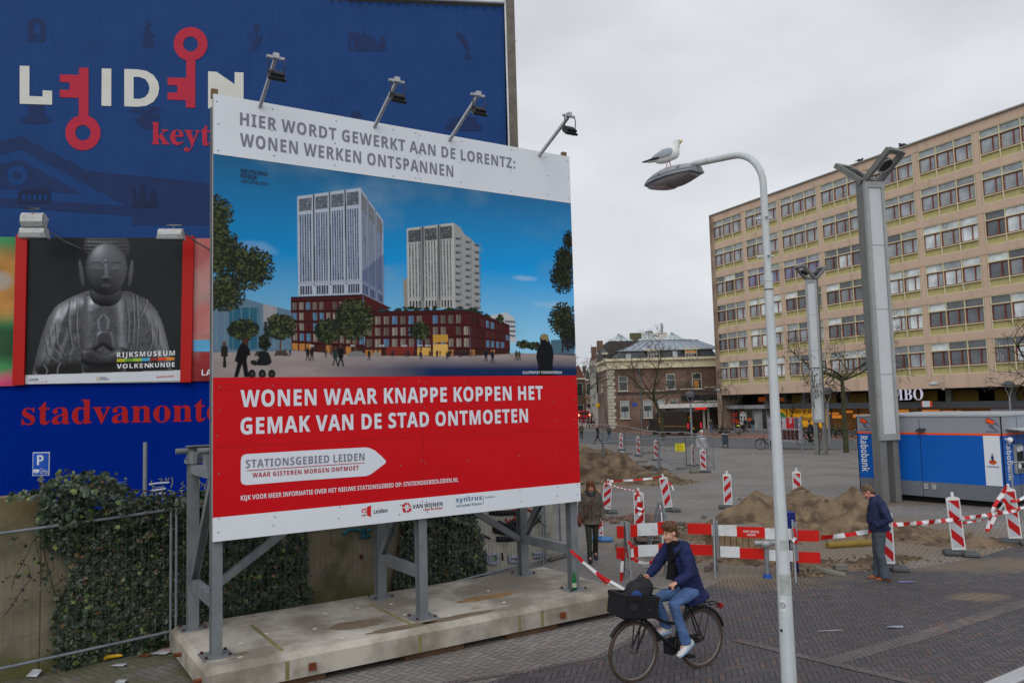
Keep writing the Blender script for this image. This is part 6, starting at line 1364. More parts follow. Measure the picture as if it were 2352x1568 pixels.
# shopfront with canopy on the right of the house
(px0, py0),(px1, py1) = zz1(825,930), zz1(1395,955); X0, X1 = hx(px0), hx(px1); z = hz(py0)
mb = MB(); mb.box(((X0+X1)/2,-1.1, z-.3),(X1-X0,2.0,.5)); mb.build('canopy', M('white_canopy', s3(196,194,190),.6), house)
mb = MB(); Xs = hx(zz1(1055,0)[0]); mb.box(((Xs+X1)/2,-.1, z+.65),(X1-Xs, .16,.7)); mb.build('black_fascia', M('black_fascia_panel', (.012,.012,.016),.4), house)
mb = MB(); Xs = hx(zz1(960,0)[0]); mb.box(((Xs+X1)/2,-.08,(z-.5)/2),(X1-Xs, .1, z-.6)); mb.build('shop_window', m_sglass, house)
mb = MB(); 
for px in (1245,1285): X = hx(zz1(px, 0)[0]); mb.box((X, -.16,(z-.5)/2),(.3,.1, z-.6))
mb.build('shop_frame', m_wfr, house)
mb = MB(); X = hx(zz1(1220,0)[0]); mb.box((X, -.2,2.6),(1.4,.05,.35)); mb.build('red_light_sign', M('red_light', s3(200,50,50),.5,.1, emis=s3(230,40,40), estr=.6), house)
# roofs of the building behind
rear = thing('glazed_roof_block', 'tall block with glazed pyramid rooflights behind the slate-roofed house', 'building', (hb.x, YB+14, gzf))
YR = YB+16
def rx(px): return at(px, 800, YR).x-hb.x
def rz(py): return at(1500, py, YR).z-gzf
mb = MB(); mb.box(((rx(1398)+rx(1590))/2,8, rz(781)/2),(rx(1590)-rx(1398),12, rz(781))); mb.build('wall', M('dark_slate_wall', s3(72,66,66),.85,.15), rear)
m_pyr = M('rooflight_glass', s3(176,186,188),.35,.08,2)
for a, tip, b in ((418,520,640),(670,785,905),(920,1000,1110)):
    x0, xt, x1 = rx(zz1(a, 0)[0]), rx(zz1(tip, 0)[0]), rx(zz1(b, 0)[0]); z0_ = rz(zz1(0,358)[1]); z1_ = rz(zz1(0,284)[1]) 
    mb = MB(); mb.add([(x0,2, z0_),(x1,2, z0_),(x1,2+x1-x0, z0_),(x0,2+x1-x0, z0_),(xt, 2+(x1-x0)/2, z1_)],[[0,1,4],[1,2,4],[2,3,4],[3,0,4]])
    mb.build('rooflight', m_pyr, rear)
    mb = MB()
    for f in (.25,.5,.75): mb.beam((x0+(x1-x0)*f, 1.95, z0_),(xt, 2+(x1-x0)/2-.1, z1_),.07,.07)
    mb.build('rooflight_bars', m_zincr, rear)
mb = MB(); a, b = rx(zz1(760,0)[0]), rx(zz1(1000,0)[0]); z1_ = rz(zz1(0,268)[1]); z0_ = rz(zz1(0,350)[1]); mb.box(((a+b)/2,9,(z0_+z1_)/2),(b-a, 4, z1_-z0_)); mb.build('plant_room', M('cream_panel', s3(196,192,182),.7), rear)
mb = MB(); X = rx(zz1(965,0)[0]); mb.tube([(X, 8, z1_),(X, 8, z1_+1.5)],.18,8); X = rx(zz1(840,0)[0]); mb.lathe([(.1,0),(.5,.05),(.7,.25),(.4,.4)],(X, 8, z1_),12); mb.build('flue', M('grey_flue', s3(150,152,150),.6), rear)
mb = MB(); X0, X1 = rx(zz1(835,0)[0]), rx(zz1(905,0)[0]); z = rz(zz1(0,307)[1])
for k in range(4): mb.box(((X0+X1)/2,6.96, z+.25-k*.16),(X1-X0,.05,.1))
mb.build('louvre', m_dkg, rear)
mb = MB(); X = rx(zz1(668,0)[0]); mb.box((X, 3, rz(zz1(0,342)[1])),(1.6,1,1.8)); mb.build('chimney', M('mossy_chimney', s3(88,90,66),.9), rear)
# street of old houses on the left, running back over the bridge
def row_house(label, px0, px1, Y, ytop, yeave, col, gable, seed, depth=9, sky=None):
    a, b = at(px0,900, Y), at(px1,900, Y); w = b.x-a.x; o = V((a.x, Y, gzf)); t_ = thing('row_house', label, 'house', o); ze, zt2 = at(px0, yeave, Y).z-gzf, at(px0, ytop, Y).z-gzf
    wm = brick_wall_mat('house_brick_%d' % seed, col, tuple(c*.8 for c in col), tuple(c*1.1 for c in col)) if seed % 2 else M('house_render_%d' % seed, col, .85,.1)
    MB().box((w/2, depth/2, ze/2),(w, depth, ze)).build('wall', wm, t_)
    mb = MB()
    if gable: mb.prism([(0,-.02, ze),(w, -.02, ze),(w*.5,-.02, zt2)],(0, depth, 0))
    else: mb.prism([(0,0, ze),(0, depth, ze),(0, depth*.5, zt2)],(w, 0,0))
    mb.build('roof', M('clay_tile_roof', s3(112,74,60),.85,.25,3) if seed % 3 else m_slate, t_)
    r_ = random.Random(seed); nf = max(2, int(ze/3.2)); nw = max(1, int(w/1.9))
    for f in range(nf):
        for k in range(nw):
            x = w*(k+.5)/nw; z = f*ze/nf+ze/nf*.5; ww_ = min(1.1, w/nw*.6); hh = ze/nf*.58
            q = MB().box((x, -.03, z),(ww_+.16,.08, hh+.16)).build('window', m_wfr, t_); MB().box((x, -.06, z),(ww_, .05, hh)).build('pane', m_pane, q)
    MB().box((w*.5,-.12, ze),(w+.1,.3,.3)).build('gutter', m_stone, t_)
    MB().box((w*.2, depth*.5, zt2+.3),(.8,.8,1.6)).build('chimney', brick_wall_mat('chimney_brick', s3(110,76,62), s3(90,62,52), s3(110,100,90)), t_)
row_house('old brick house with a pointed gable on the left of the side street', 1318,1345,150,838,870, s3(112,84,72), True, 1)
row_house('narrow house with a white bay at the far end of the side street', 1345,1360,175,850,872, s3(122,96,84), True, 3)
row_house('brown brick house just behind the sign board edge on the side street', 1296,1322,138,846,866, s3(100,74,64), False, 5)
row_house('brick house standing well behind the blue hoarding', 1150,1255,150,800,840, s3(118,92,80), False, 11)
row_house('tall brick house between the hoarding and the side street', 1255,1297,140,810,850, s3(108,84,74), True, 13)
row_house('small red-roofed house closing the view down the side street', 1358,1384,230,884,894, s3(128,100,88), False, 7)
row_house('tall pale plastered house on the right side of the street, left of the brick house', 1376,1388.5,118,806,820, s3(160,156,148), False, 2,14)
row_house('dark brick house with a white balcony beside the quoined corner', 1386.5,1398,109,796,812, s3(92,80,74), False, 9,8)
bq = at(1392,890,107.6); t_ = thing('balcony', 'white railed balcony on the dark house beside the quoined corner', 'balcony', bq)
mb = MB(); mb.box((0,0,-.6),(1.4,1.2,.15)); mb.box((0,-.55,.35),(1.4,.08,.1)); mb.box((0,.3,-.3),(1.2,.9,.5)); mb.build('deck', m_wfr, t_)
mb = MB()
for k in range(7): mb.box((-.66+k*.22,-.55,-.1),(.06,.06,.9))
mb.build('railing', m_wfr, t_)
hsign = at(1375.5,880,116); tag(MB().box((0,0,0),(.7,.1,2.6)).build('banner_sign', M('black_fascia_panel', (.012,.012,.016),.4), None, hsign), 'black upright banner hanging on the pale house', 'sign')
ysg = at(1374,931,112); tag(MB().lathe([(.01,-.05),(.34,-.05),(.34,.05),(.01,.05)], n=16, mat=Mx.Rotation(R(90),4, 'X')).build('round_sign', M('yellow_sign', s3(214,170,40),.5), None, ysg), 'round yellow shop sign beside the pale house', 'sign')

# ================================================================== CASH-MACHINE KIOSK
kA, kB = V((11.62,27.35,0)), V((14.22,23.55,0)); ku = (kB-kA); LK = ku.length; ku.normalize(); kyaw = math.atan2(ku.y, ku.x)
kz = gz(25.5); kz0, kz1 = .2,2.70
kiosk = thing('bank_kiosk', 'blue and grey cash-machine kiosk with white bank lettering and orange stripe', 'kiosk', (kA.x, kA.y, kz), kyaw)
kly = 1 if V((-ku.y, ku.x, 0)).dot(V((0,0,0))-kA) < 0 else -1      # away from the camera
DK = 4.2
m_kblue = M('kiosk_blue', (.005,.10,.44),.4,.04,.6); m_kgrey = M('kiosk_grey', s3(140,144,152),.4,.05,.6); m_kdark = M('kiosk_base_grey', s3(106,110,118),.45,.05); m_korg = M('kiosk_orange', s3(236,84,30),.4,.04); m_blackg = M('black_gap', (.01,.01,.012),.6)
def kbox(name, z0, z1, mat, ex=0.0):
    mb = MB(); mb.box((LK/2, kly*DK/2,(z0+z1)/2),(LK+2*ex, DK+2*ex, z1-z0)); return mb.build(name, mat, kiosk)
kbox('base_panel', kz0,.66, m_kdark); kbox('blue_panel', .66,2.13, m_kblue); kbox('orange_stripe', 2.13,2.19, m_korg, .004); kbox('grey_band', 2.19, kz1, m_kgrey); kbox('roof', kz1, kz1+.05, M('kiosk_roof', s3(160,164,168),.5),.03)
mb = MB(); mb.box((LK/2, kly*DK/2,.1),(LK-.5, DK-.5,.2)); mb.box((.5, kly*.4,.06),(.5,.3,.12)); mb.build('plinth', m_blackg, kiosk)
mb = MB(); mb.box((LK*.47,-kly*.003,1.4),(.012,.006,2.4)); mb.box((LK-.004,-kly*.004,1.45),(.03,.02,2.5)); mb.box((.003,-kly*.004,1.45),(.02,.02,2.5))
for k in range(1,5): mb.box((LK+.003, kly*(.95*k),1.45),(.006,.012,2.5))
mb.build('panel_joint', m_blackg, kiosk)
mb = MB(); mb.box((LK-.30,-kly*.006,1.40),(.46,.008,1.46)); mb.build('white_panel', m_wht, kiosk)
m_kw = M('white_print', s3(208,208,200),.6,.04); m_knavy = M('kiosk_navy', (.012,.012,.12),.5)
def ktext(s_, p0, p1, up, h, mat, name='lettering'):
    mb = MB(); text_into(mb, s_, p0, p1, up, h); return mb.build(name, mat, kiosk)
y_ = -kly*.012
# vertical lettering reads downwards: baseline runs down, letter tops point right
ktext('Rabobank', V((.11, y_, 2.05)), V((.11, y_, .86)), V((1,0,0)),.26, m_wht)
ktext('Rabobank', V((LK+.012, kly*.18,1.98)), V((LK+.012, kly*.18,.82)), V((0, kly, 0)),.30, m_wht)
ktext('Rabobank', V((LK-.47, y_, 1.20)), V((LK-.13, y_, 1.20)), UP, .055, m_knavy)
mb = MB(); mb.ell((LK-.30, y_, 1.36),(.11,.006,.07),16); mb.build('logo_disc', M('logo_orange', s3(196,84,40),.5), kiosk)
mb = MB(); mb.tube([(LK-.32, y_*1.5,1.39),(LK-.30, y_*1.5,1.50),(LK-.28, y_*1.5,1.39)],.012,5); mb.tube([(LK-.30, y_*1.5,1.47),(LK-.30, y_*1.5,1.55)],.028,6); mb.tube([(LK-.345, y_*1.5,1.47),(LK-.30, y_*1.5,1.545),(LK-.255, y_*1.5,1.47)],.010,5); mb.ell((LK-.30, y_*1.5,1.59),(.018,.01,.022),8); mb.build('logo_figure', m_knavy, kiosk)
for x in (.14, LK-.42):
    mb = MB(); mb.prism([(x, y_, 2.54),(x+.04, y_, 2.64),(x+.24, y_, 2.56),(x+.20, y_, 2.46)],(0, y_*.3,0)); mb.build('card_symbol', m_korg, kiosk)
    mb = MB()
    for st in ([(x-.01,2.53),(x+.035,2.655),(x+.25,2.57)],[(x-.01,2.53),(x+.08,2.50),(x+.10,2.40),(x+.17,2.36),(x+.30,2.30)],[(x+.19,2.46),(x+.27,2.52),(x+.35,2.42)],[(x+.12,2.45),(x+.2,2.40),(x+.19,2.35)]): mb.tube([(a, y_*1.2, b) for a, b in st],.008,4)
    mb.build('hand_symbol', m_knavy, kiosk)
    ktext('Geld opnemen', V((x-.01, y_, 2.24)), V((x+.34, y_, 2.24)), UP, .03, m_knavy)
mb = MB()
for c in (LK*.475, LK*.53):
    for k in range(4): mb.box((c+.07, y_, .58-k*.04),(.13,.02,.018))
mb.build('vent', M('white_vent', s3(200,202,204),.5), kiosk)
mb = MB(); mb.prism([(LK*.46,0,2.28),(LK*.46+.24,0,2.28),(LK*.46+.24,-kly*.16,2.22),(LK*.46,-kly*.16,2.22)],(0,0,.05)); mb.build('wall_light', m_dkg, kiosk)
for i, y in enumerate((.86,1.62,2.4)):
    mb = MB(); mb.box((LK+.03, kly*y, 1.42),(.08,.52,.86), bev=.02); q = mb.build('cash_machine', M('atm_grey', s3(136,140,144),.4), kiosk)
    mb = MB(); mb.box((LK+.075, kly*y, 1.40),(.02,.38,.52)); mb.build('screen_recess', m_blackg, q)
    mb = MB(); mb.box((LK+.078, kly*(y-.1),1.70),(.02,.12,.14)); mb.box((LK+.078, kly*(y+.1),1.72),(.02,.2,.14)); mb.box((LK+.088, kly*(y-.1),1.22),(.02,.16,.14)); mb.build('label_plate', m_wht, q)
    mb = MB(); mb.box((LK+.1, kly*(y+.05),1.32),(.06,.2,.1)); mb.box((LK+.09, kly*y, 1.08),(.05,.4,.06)); mb.build('keypad', M('keypad_metal', s3(96,98,100),.4, metal=.4), q)
mb = MB(); mb.add([(LK, kly*.25,2.33),(LK+.85, kly*.45,2.22),(LK+.85, kly*4,2.22),(LK, kly*4,2.33)],[[0,1,2,3]]); mb.build('glass_canopy', M('frosted_glass', s3(190,200,206),.2), kiosk)
mb = MB(); mb.beam((LK, kly*.25,2.33),(LK+.85, kly*.45,2.22),.03,.03); mb.beam((LK+.85, kly*.45,2.22),(LK+.85, kly*4,2.22),.04,.04)
for k in range(3): mb.tube([(LK+.25+k*.2, kly*(.6+k*.5),2.2),(LK+.25+k*.2, kly*(.6+k*.5),2.26)],.05,8)
mb.build('canopy_edge', m_alu, kiosk)
mb = MB(); mb.ell((LK+.12, kly*.2,2.0),(.09,.09,.09),10); mb.tube([(LK, kly*.2,2.02),(LK+.12, kly*.2,2.02)],.04,6); mb.m(1); mb.ell((LK+.16, kly*.24,1.97),(.07,.07,.07),10); mb.build('dome_camera', [m_wht, m_blackg], kiosk)
kr = thing('queue_rail', 'grey tubular queue rail in front of the cash machines at the right edge', 'railing', G(2330,1175))
mb = MB(); mb.tube([(0,0,0),(0,0,1.32),(.06,0,1.38),(1.6,.4,1.34)],.03,8); mb.build('rail', m_galv, kr)
mb = MB(); mb.tube([(1.5,.4,0),(1.5,.4,1.34)],.05,8); mb.build('post', m_galv, kr)

# ================================================================== LIGHT COLUMNS, LAMPS
m_cst = M('column_steel', s3(116,116,115),.5,.12,1.2, streak=(s3(84,84,82),5,.5), metal=.2, dirt=s3(92,92,92)); m_opal = M('opal_panel', s3(186,190,193),.4,.04,.8, dirt=s3(176,180,172), dscale=.7, dlo=.5, dhi=.8); m_lst = M('light_steel', s3(150,152,152),.5,.08,2, metal=.2)
def light_column(label, loc, rz, ztop, head, grp='square light columns on the plaza'):
    t_ = thing('light_column', label, 'light column', loc, rz, grp); h = ztop
    # local: x along the opal face, y back
    w, dp = .66,.40
    MB().box((-.20,.18,1.45),(.24,.40,2.9), bev=.01).build('leg', m_cst, t_); MB().box((.28,.22,1.45),(.20,.40,2.9), bev=.01).build('leg', m_cst, t_)
    zb = 1.98
    MB().box((.02,.22,(zb+.9+h)/2),(w+.02,.38, h-zb-.9), bev=.01).build('shaft', m_cst, t_)
    mb = MB(); mb.box((-.27,-.03,(zb+h)/2),(.13,.12, h-zb)); mb.box((.32,-.03,(zb+h)/2),(.10,.12, h-zb)); mb.box((.03,-.031, zb+.1),(.5,.11,.2)); mb.box((.03,-.031, h-.1),(.5,.11,.2))
    n = 8
    mb.build('frame', m_lst, t_)
    MB().box((.035,-.01,(zb+h)/2),(.53,.06, h-zb-.38)).build('opal_panel', m_opal, t_)
    mb = MB()
    for k in range(1,4): mb.box((.03,-.043, zb+(h-zb)*k/4),(.50,.008,.015))
    for k in range(n): 
        for x in (-.28,.33): mb.box((x, -.092, zb+.25+(h-zb-.5)*k/(n-1)),(.03,.01,.03))
    mb.build('rivet', m_cst, t_)
    for sx_ in (-1,1):
        mt = Mx.Translation(V((.03,.15, h+.02))) @ Mx.Rotation(head, 4, 'Z') @ Mx.Translation(V((sx_*.04,0,0))) @ Mx.Rotation(R(-sx_*(-50)),4, 'Y') 
        L_, W_ = 1.25,.70
        mb = MB()
        for yy in (-W_/2, W_/2): mb.box((0,0,0),(.17,.13, L_), mat=mt @ Mx.Translation(V((0, yy, L_/2))))
        for zz_ in (.06, L_-.05): mb.box((0,0,0),(.165, W_-.13,.15), mat=mt @ Mx.Translation(V((0,0, zz_))))
        q = mb.build('head_frame', m_cst, t_)
        mb = MB(); mr = mt @ Mx.Translation(V((0,0, L_*.55))) @ Mx.Rotation(R(-90*sx_),4, 'Y'); mb.lathe([(.03,.16),(.17,.13),(.25,.04),(.27,-.03),(.24,-.05)], n=18, mat=mr if sx_ < 0 else mr); mb.build('lamp_bowl', m_blackl, q)
        mb = MB(); mb.tube([mr @ V((.255*math.cos(a),.255*math.sin(a),-.06)) for a in [k*math.pi/10 for k in range(21)]],.028,6); mb.box((0,0,0),(.04, W_-.1,.04), mat=mt @ Mx.Translation(V((0,0, L_*.55)))); mb.build('lamp_ring', m_lst, q)
    return t_
b = V((11.87,25.65, gz(25.65))); big = light_column('tall square light column with twin tilted lamp frames in front of the bank kiosk', b, R(12), Zat(b, 418)-b.z, R(-72))
b2 = G(1884,1044); sm_ = light_column('smaller looking far light column with twin lamp frames in front of the yellow banner', b2, R(-35), Zat(b2,642)-b2.z, R(62))

# street lamp in front
m_pole = M('pole_paint', s3(186,192,194),.5,.06,1.5, streak=(s3(140,144,140),14,.5), dirt=s3(140,148,146), dscale=3, dlo=.6, dhi=.8)
YL = 8.6; pT, pB = at(1757,505, YL), at(1812.5,1566, YL)
pb = V((pB.x, YL, 0)); lamp = thing('street_lamp', 'tall pale grey street lamp with curved arm and a gull on its head', 'street lamp', pb)
zk = pT.z; ad = V((-.61,.79,0)); 
def Zp(y): return Zat(pb, y)
MB().tube([(0,0,0)]+[(0,0, Zp(y)) for y in (1568,1263,1076,922,640)],.075,20, rs=[.083,.080,.070,.058,.050,.046]).build('pole', m_pole, lamp)
za = Zp(333); zb_ = Zp(640); mid = Zp(500); r_ = .25
arc = [V((0,0, zb_+.001)), V((0,0, mid)), V((0,0, za-.44))]
for k in range(1,10):
    a = R(90)*k/9; arc.append(ad*(.40*(1-math.cos(a)))+V((0,0, za-.44+.40*math.sin(a)+.02*k/9)))
arc.append(ad*.98+V((0,0, za+.03)))
MB().tube(arc, .05,16, rs=[.039]*2+[.038]*10+[.035]).build('arm', m_pole, lamp)
mb = MB(); mb.tube([(0,0, zb_-.03),(0,0, zb_+.05)],.050,20)
for z in (Zp(500), Zp(588)):
    for a in range(3): an = a*2.1+.5; mb.tube([(0,0, z),(.085*math.cos(an),.085*math.sin(an), z)],.014,6); mb.ell((.09*math.cos(an),.09*math.sin(an), z),(.018,.018,.018),6)
mb.build('collar', m_pole, lamp)
mb = MB(); mb.tube([(0,0, Zp(664)),(0,0, Zp(666.5))],.049,20); mb.build('strap', m_blackl, lamp)
# lamp head
hd = ad*.90+V((0,0, za-.045)); ay = V((-ad.y, ad.x, 0))
def LH(u, v, w): return hd+ad*u+ay*v+UP*w
m_head = M('lamp_head_grey', s3(150,152,156),.5,.25,9, dirt=s3(52,52,54), dscale=9, dlo=.5, dhi=.7)
wid = lambda u: .185*math.sin(math.pi*min(1,(u+.03)/.84*.86+.13))**.6
mb = MB(); rings = []
for k in range(11):
    u = .78*k/10; w = wid(u); hh = .11*math.sin(math.pi*min(1,.18+.74*k/10))+.012
    rings.append([LH(u, w*math.cos(a), hh*math.sin(a) if math.sin(a) > 0 else 0) for a in [2*math.pi*i/14 for i in range(14)]])
mb.loft(rings); mb.build('head_cover', m_head, lamp)
mb = MB(); rings = []
for k in range(11):
    u = -.01+.80*k/10; w = wid(u)+.012
    rings.append([LH(u, w*c, z) for c, z in ((-1,-.006),(1,-.006),(1,-.03),(-1,-.03))])
mb.loft(rings, smooth=False); mb.build('head_rim', M('rim_grey', s3(136,144,152),.5), lamp)
mb = MB(); rings = []
for k in range(11):
    u = .03+.74*k/10; w = wid(u)*.92; hh = .105*math.sin(math.pi*min(1,.12+.82*k/10))
    rings.append([LH(u, w*math.cos(a),-.03-hh*abs(math.sin(a))*(1 if math.sin(a) < 0 else 0)) for a in [2*math.pi*i/14 for i in range(14)]])
mb.loft(rings); mb.build('head_belly', M('belly_grey', s3(128,124,126),.5,.15,5), lamp)
mb = MB(); rings = []
for k in range(8):
    u = .40+.34*k/7; w = wid(u)*.80; hh = .105*math.sin(math.pi*min(1,.12+.82*(u-.03)/.74))+.012
    rings.append([LH(u, w*math.cos(a),-.034-hh*abs(math.sin(a))*(1 if math.sin(a) < 0 else 0)) for a in [2*math.pi*i/14 for i in range(14)]])
mb.loft(rings); mb.build('lens', M('lamp_lens', s3(150,138,138),.15,.3,5), lamp)
mb = MB()
def wrap(z0, z1, a0, a1, r, name, mat, n=8, lp=None):
    m_ = MB(); 
    for k in range(n):
        A, B_ = a0+(a1-a0)*k/n, a0+(a1-a0)*(k+1)/n; m_.poly([(r*math.cos(A), r*math.sin(A), z0),(r*math.cos(B_), r*math.sin(B_), z0),(r*math.cos(B_), r*math.sin(B_), z1),(r*math.cos(A), r*math.sin(A), z1)])
    return m_.build(name, mat, lamp)
fa = math.atan2(-pb.y, -pb.x)   # towards the camera
wrap(Zp(1400), Zp(1372), fa-.75, fa+.05,.0772, 'sticker', M('white_sticker', s3(200,202,202),.5))
mb = MB()
def onpole(a, z, r=.079): return V((r*math.cos(fa-.35+a/.08), r*math.sin(fa-.35+a/.08), z))
zc_ = (Zp(1400)+Zp(1372))/2
for rr in (.030,.022): mb.tube([onpole(rr*math.cos(q*.42), zc_+rr*math.sin(q*.42)) for q in range(16)],.0022,4)
for k in range(3): mb.tube([onpole(-.012, zc_-.01+k*.009), onpole(.012, zc_-.01+k*.009)],.002,4)
mb.build('sticker_print', M('grey_print', s3(96,98,110),.4,.03), lamp)
wrap(Zp(1362), Zp(1315), fa-.6, fa+.9,.0762, 'tape_remnant', M('old_tape', s3(160,166,162),.6,.15,9))
wrap(Zp(1260), Zp(1238), fa-.3, fa+.9,.0722, 'tape_remnant', M('old_tape', s3(160,166,162),.6,.15,9))
wrap(Zp(1447), Zp(1441), fa-.9, fa-.5,.0792, 'small_label', m_blackl)

# other street lamps with dome heads
def dome_lamp(label, px, py, ytop, scale=1.0):
    b = G(px, py); h = Zat(b, ytop)-b.z; t_ = thing('dome_lamp', label, 'street lamp', b, 0, 'dome-headed street lamps')
    MB().tube([(0,0,0),(0,0, h-1.25)],.09,10, rs=[.10,.075]).build('pole', m_galv, t_)
    mb = MB(); mb.tube([(0,0, h-1.28),(-.34,0, h-.36)],.03,6); mb.tube([(0,0, h-1.28),(.34,0, h-.36)],.03,6); mb.build('fork', m_galv, t_)
    MB().lathe([(.42, h-.36),(.46, h-.32),(.40, h-.2),(.26, h-.06),(.03, h)], n=16).build('dome', M('dark_dome', s3(78,80,86),.4,.1), t_)
    MB().lathe([(.02, h-.52),(.22, h-.48),(.36, h-.38),(.38, h-.355)], n=16).build('bowl', M('lamp_bowl_glass', s3(190,188,180),.3), t_)
dome_lamp('dome street lamp on a forked post in front of the dark delivery van', 1590,1016,898); dome_lamp('dome street lamp at the mouth of the side street, behind the mesh fence', 1371.5,978,907)
dome_lamp('dome street lamp rising behind the bank kiosk roof', 2326,1010,874); dome_lamp('dome street lamp half hidden behind the far light column', 1906,1026,889)

# ================================================================== BARE TREES
m_bark = M('mossy_bark', s3(64,66,46),.9,.25,3, bump=.4, dirt=s3(58,52,46)); m_twig = M('dark_twigs', s3(78,70,66),.9,.2,2)
def tree(label, base, h, spread, seed, trunk_r=.16, fork=.42, lean=0.0, depth=5, droop=.1, group='bare trees', n0=4, twigr=.012):
    rg = random.Random(seed); t_ = thing('bare_tree', label, 'tree', base, 0, group); tr = MB(); cr_ = MB(); tw = MB()
    top = V((lean*h*.3,0, h*fork)); tr.tube([(0,0,-.1), V((lean*.1,.02, h*fork*.5)), top], trunk_r, 8, rs=[trunk_r*1.25, trunk_r, trunk_r*.8])
    def grow(p, d, L_, r, lv):
        pts = [p]; n = 4
        for k in range(n):
            d = (d+V((rg.gauss(0,.16), rg.gauss(0,.16), rg.gauss(.03,.12)-(.02 if lv > 1 else 0)))).normalized(); pts.append(pts[-1]+d*L_/n)
        tgt = cr_ if lv <= 2 else tw; tgt.tube(pts, r, 6 if lv < 2 else 4 if lv < 3 else 3, rs=[max(r*(1-.45*k/n), twigr*.7) for k in range(n+1)], cap=lv < 2)
        if lv >= depth: return
        for k in range(rg.choice((2,3,3)) if lv else 3):
            f = rg.randint(2, n); q = pts[f]; a = d.orthogonal().normalized(); a = Mx.Rotation(rg.uniform(0,6.28),3, d) @ a
            nd = (d*.75+a*rg.uniform(.45,.95)+V((0,0,.06-droop*.5*lv*.3))).normalized()
            grow(q, nd, L_*rg.uniform(.55,.78), max(r*.55, twigr), lv+1)
    for k in range(n0):
        a = 2*math.pi*k/n0+rg.uniform(-.5,.5); el = rg.uniform(.25,.9)
        grow(top-V((0,0, rg.uniform(0,.25)*h*.2)), V((math.cos(a)*spread, math.sin(a)*spread, el)).normalized(), h*(1-fork)*.55*(.8+.5*spread*.4), trunk_r*.5,0)
    tr.build('trunk', m_bark, t_); cr_.build('branch', m_bark, t_); tw.build('twig', m_twig, t_); return t_
b = G(1944,1039); tree('wide bare plane tree on the plaza between the two light columns', b, Zat(b, 735)-b.z, 2.0,5,.15,.58, depth=5, n0=6, droop=.5, twigr=.011)
b = G(1523,1009); tree('slender mossy bare tree beside the delivery van', b, Zat(b, 772)-b.z, 1.1,12,.17,.40,-.25, depth=5, n0=5, twigr=.015)
b = G(1322,1000); tree('bare street tree emerging from behind the sign board edge', b, Zat(b, 778)-b.z, 1.0,23,.22,.40, depth=5, n0=5, twigr=.016)
b = V((31.5,44,-.26)); tree('bare tree reaching in at the right edge in front of the office block', b, 8.6,1.7,31,.2,.5, depth=5, n0=6, droop=.3, twigr=.011)
b = G(1660,990); tree('thin bare sapling in front of the left shop', b, Zat(b, 862)-b.z, .5,41,.06,.35, depth=4, twigr=.014)
b = G(1820,992); tree('thin bare sapling behind the street lamp post', b, Zat(b, 866)-b.z, .5,43,.08,.3, depth=3, twigr=.014)
b = G(1537,985); tree('thin sapling against the brick house', b, Zat(b, 868)-b.z, .5,47,.06,.35, depth=4, twigr=.015)
# ================================================================== SITE FURNITURE
m_bw = M('beacon_white', s3(206,208,208),.45,.06,4, dirt=s3(160,158,150), dscale=5, dlo=.58, dhi=.8); m_br = M('beacon_red', (.40,.010,.012),.4,.08,4); m_bgrey = M('beacon_silver', s3(172,176,182),.4,.05); m_rub = M('dark_rubber_foot', s3(82,84,86),.85,.15,5, bump=.3)
def beacon(label, px, py, top, slash=1, tilt=0.0, rz=None, hfix=None, footc=None):
    b = G(px, py); h = hfix or (Zat(b, top)-b.z); rz_ = rz if rz is not None else math.atan2(-b.x, b.y)*.6
    t_ = thing('beacon', label, 'beacon', b, rz_, 'red and white site beacons'); t_.rotation_euler = (0, tilt, rz_)
    z0 = .12; w = .26; hb_ = h-z0-.12
    fm = MB()
    fm.box((-.11,.10,.05),(.34,.36,.10), bev=.03); fm.box((.20,-.06,.05),(.30,.30,.10), bev=.03); fm.box((0,0,.09),(.16,.12,.06))
    q = fm.build('foot', footc or m_rub, t_)
    if tilt: q.rotation_euler = (0,-tilt, 0)
    mb = MB(); mb.box((0,0, z0+hb_/2),(w, .05, hb_), bev=.012); mb.prism([(-w/2,-.025, z0+hb_),(w/2,-.025, z0+hb_),(.05,-.025, z0+hb_+.03),(-.05,-.025, z0+hb_+.03)],(0,.05,0))
    mb.build('panel', m_bw, t_)
    MB().box((0,0, h-.06),(.055,.045,.13), bev=.008).build('lamp_socket', m_bw, t_)
    x0, x1 = -w/2+.025, w/2-.025; za, zb_ = z0+.05, z0+hb_-.04
    MB().box((0,-.026,(za+zb_)/2),(x1-x0,.006, zb_-za)).build('reflective_sheet', m_bgrey, t_)
    mb = MB(); step = (zb_-za)/5*1.0; 
    for k in range(-2,6):
        # slanting bands clipped to the sheet
        lo = za+step*(2*k); pts = []
        def zc(z): return min(max(z, za), zb_)
        sl_ = .9*(x1-x0)*1.1
        a0, a1 = (lo, lo+sl_) if slash > 0 else (lo+sl_, lo)
        P = [(x0, a0),(x1, a1),(x1, a1+step),(x0, a0+step)]
        # clip polygon with horizontal limits
        for lim, keep in ((za, 1),(zb_, -1)):
            Q = []
            for i in range(len(P)):
                c, n_ = P[i], P[(i+1) % len(P)]; ci, ni = (c[1]-lim)*keep >= 0,(n_[1]-lim)*keep >= 0
                if ci: Q.append(c)
                if ci != ni: f = (lim-c[1])/(n_[1]-c[1]); Q.append((c[0]+(n_[0]-c[0])*f, lim))
            P = Q
            if len(P) < 3: break
        if len(P) >= 3: mb.poly([(x, -.031, z) for x, z in P])
    mb.build('red_stripes', m_br, t_); return t_
beacon('leaning red and white beacon behind the walking woman, hung with tape', 1392,1178,1100,1,.10)
beacon('upright beacon wrapped in loose tape in the pile of paving bricks', 1470,1228,1121,1)
beacon('left-leaning beacon between the tape ends, beyond the brick pile', 1537,1174,1087,1,-.14)
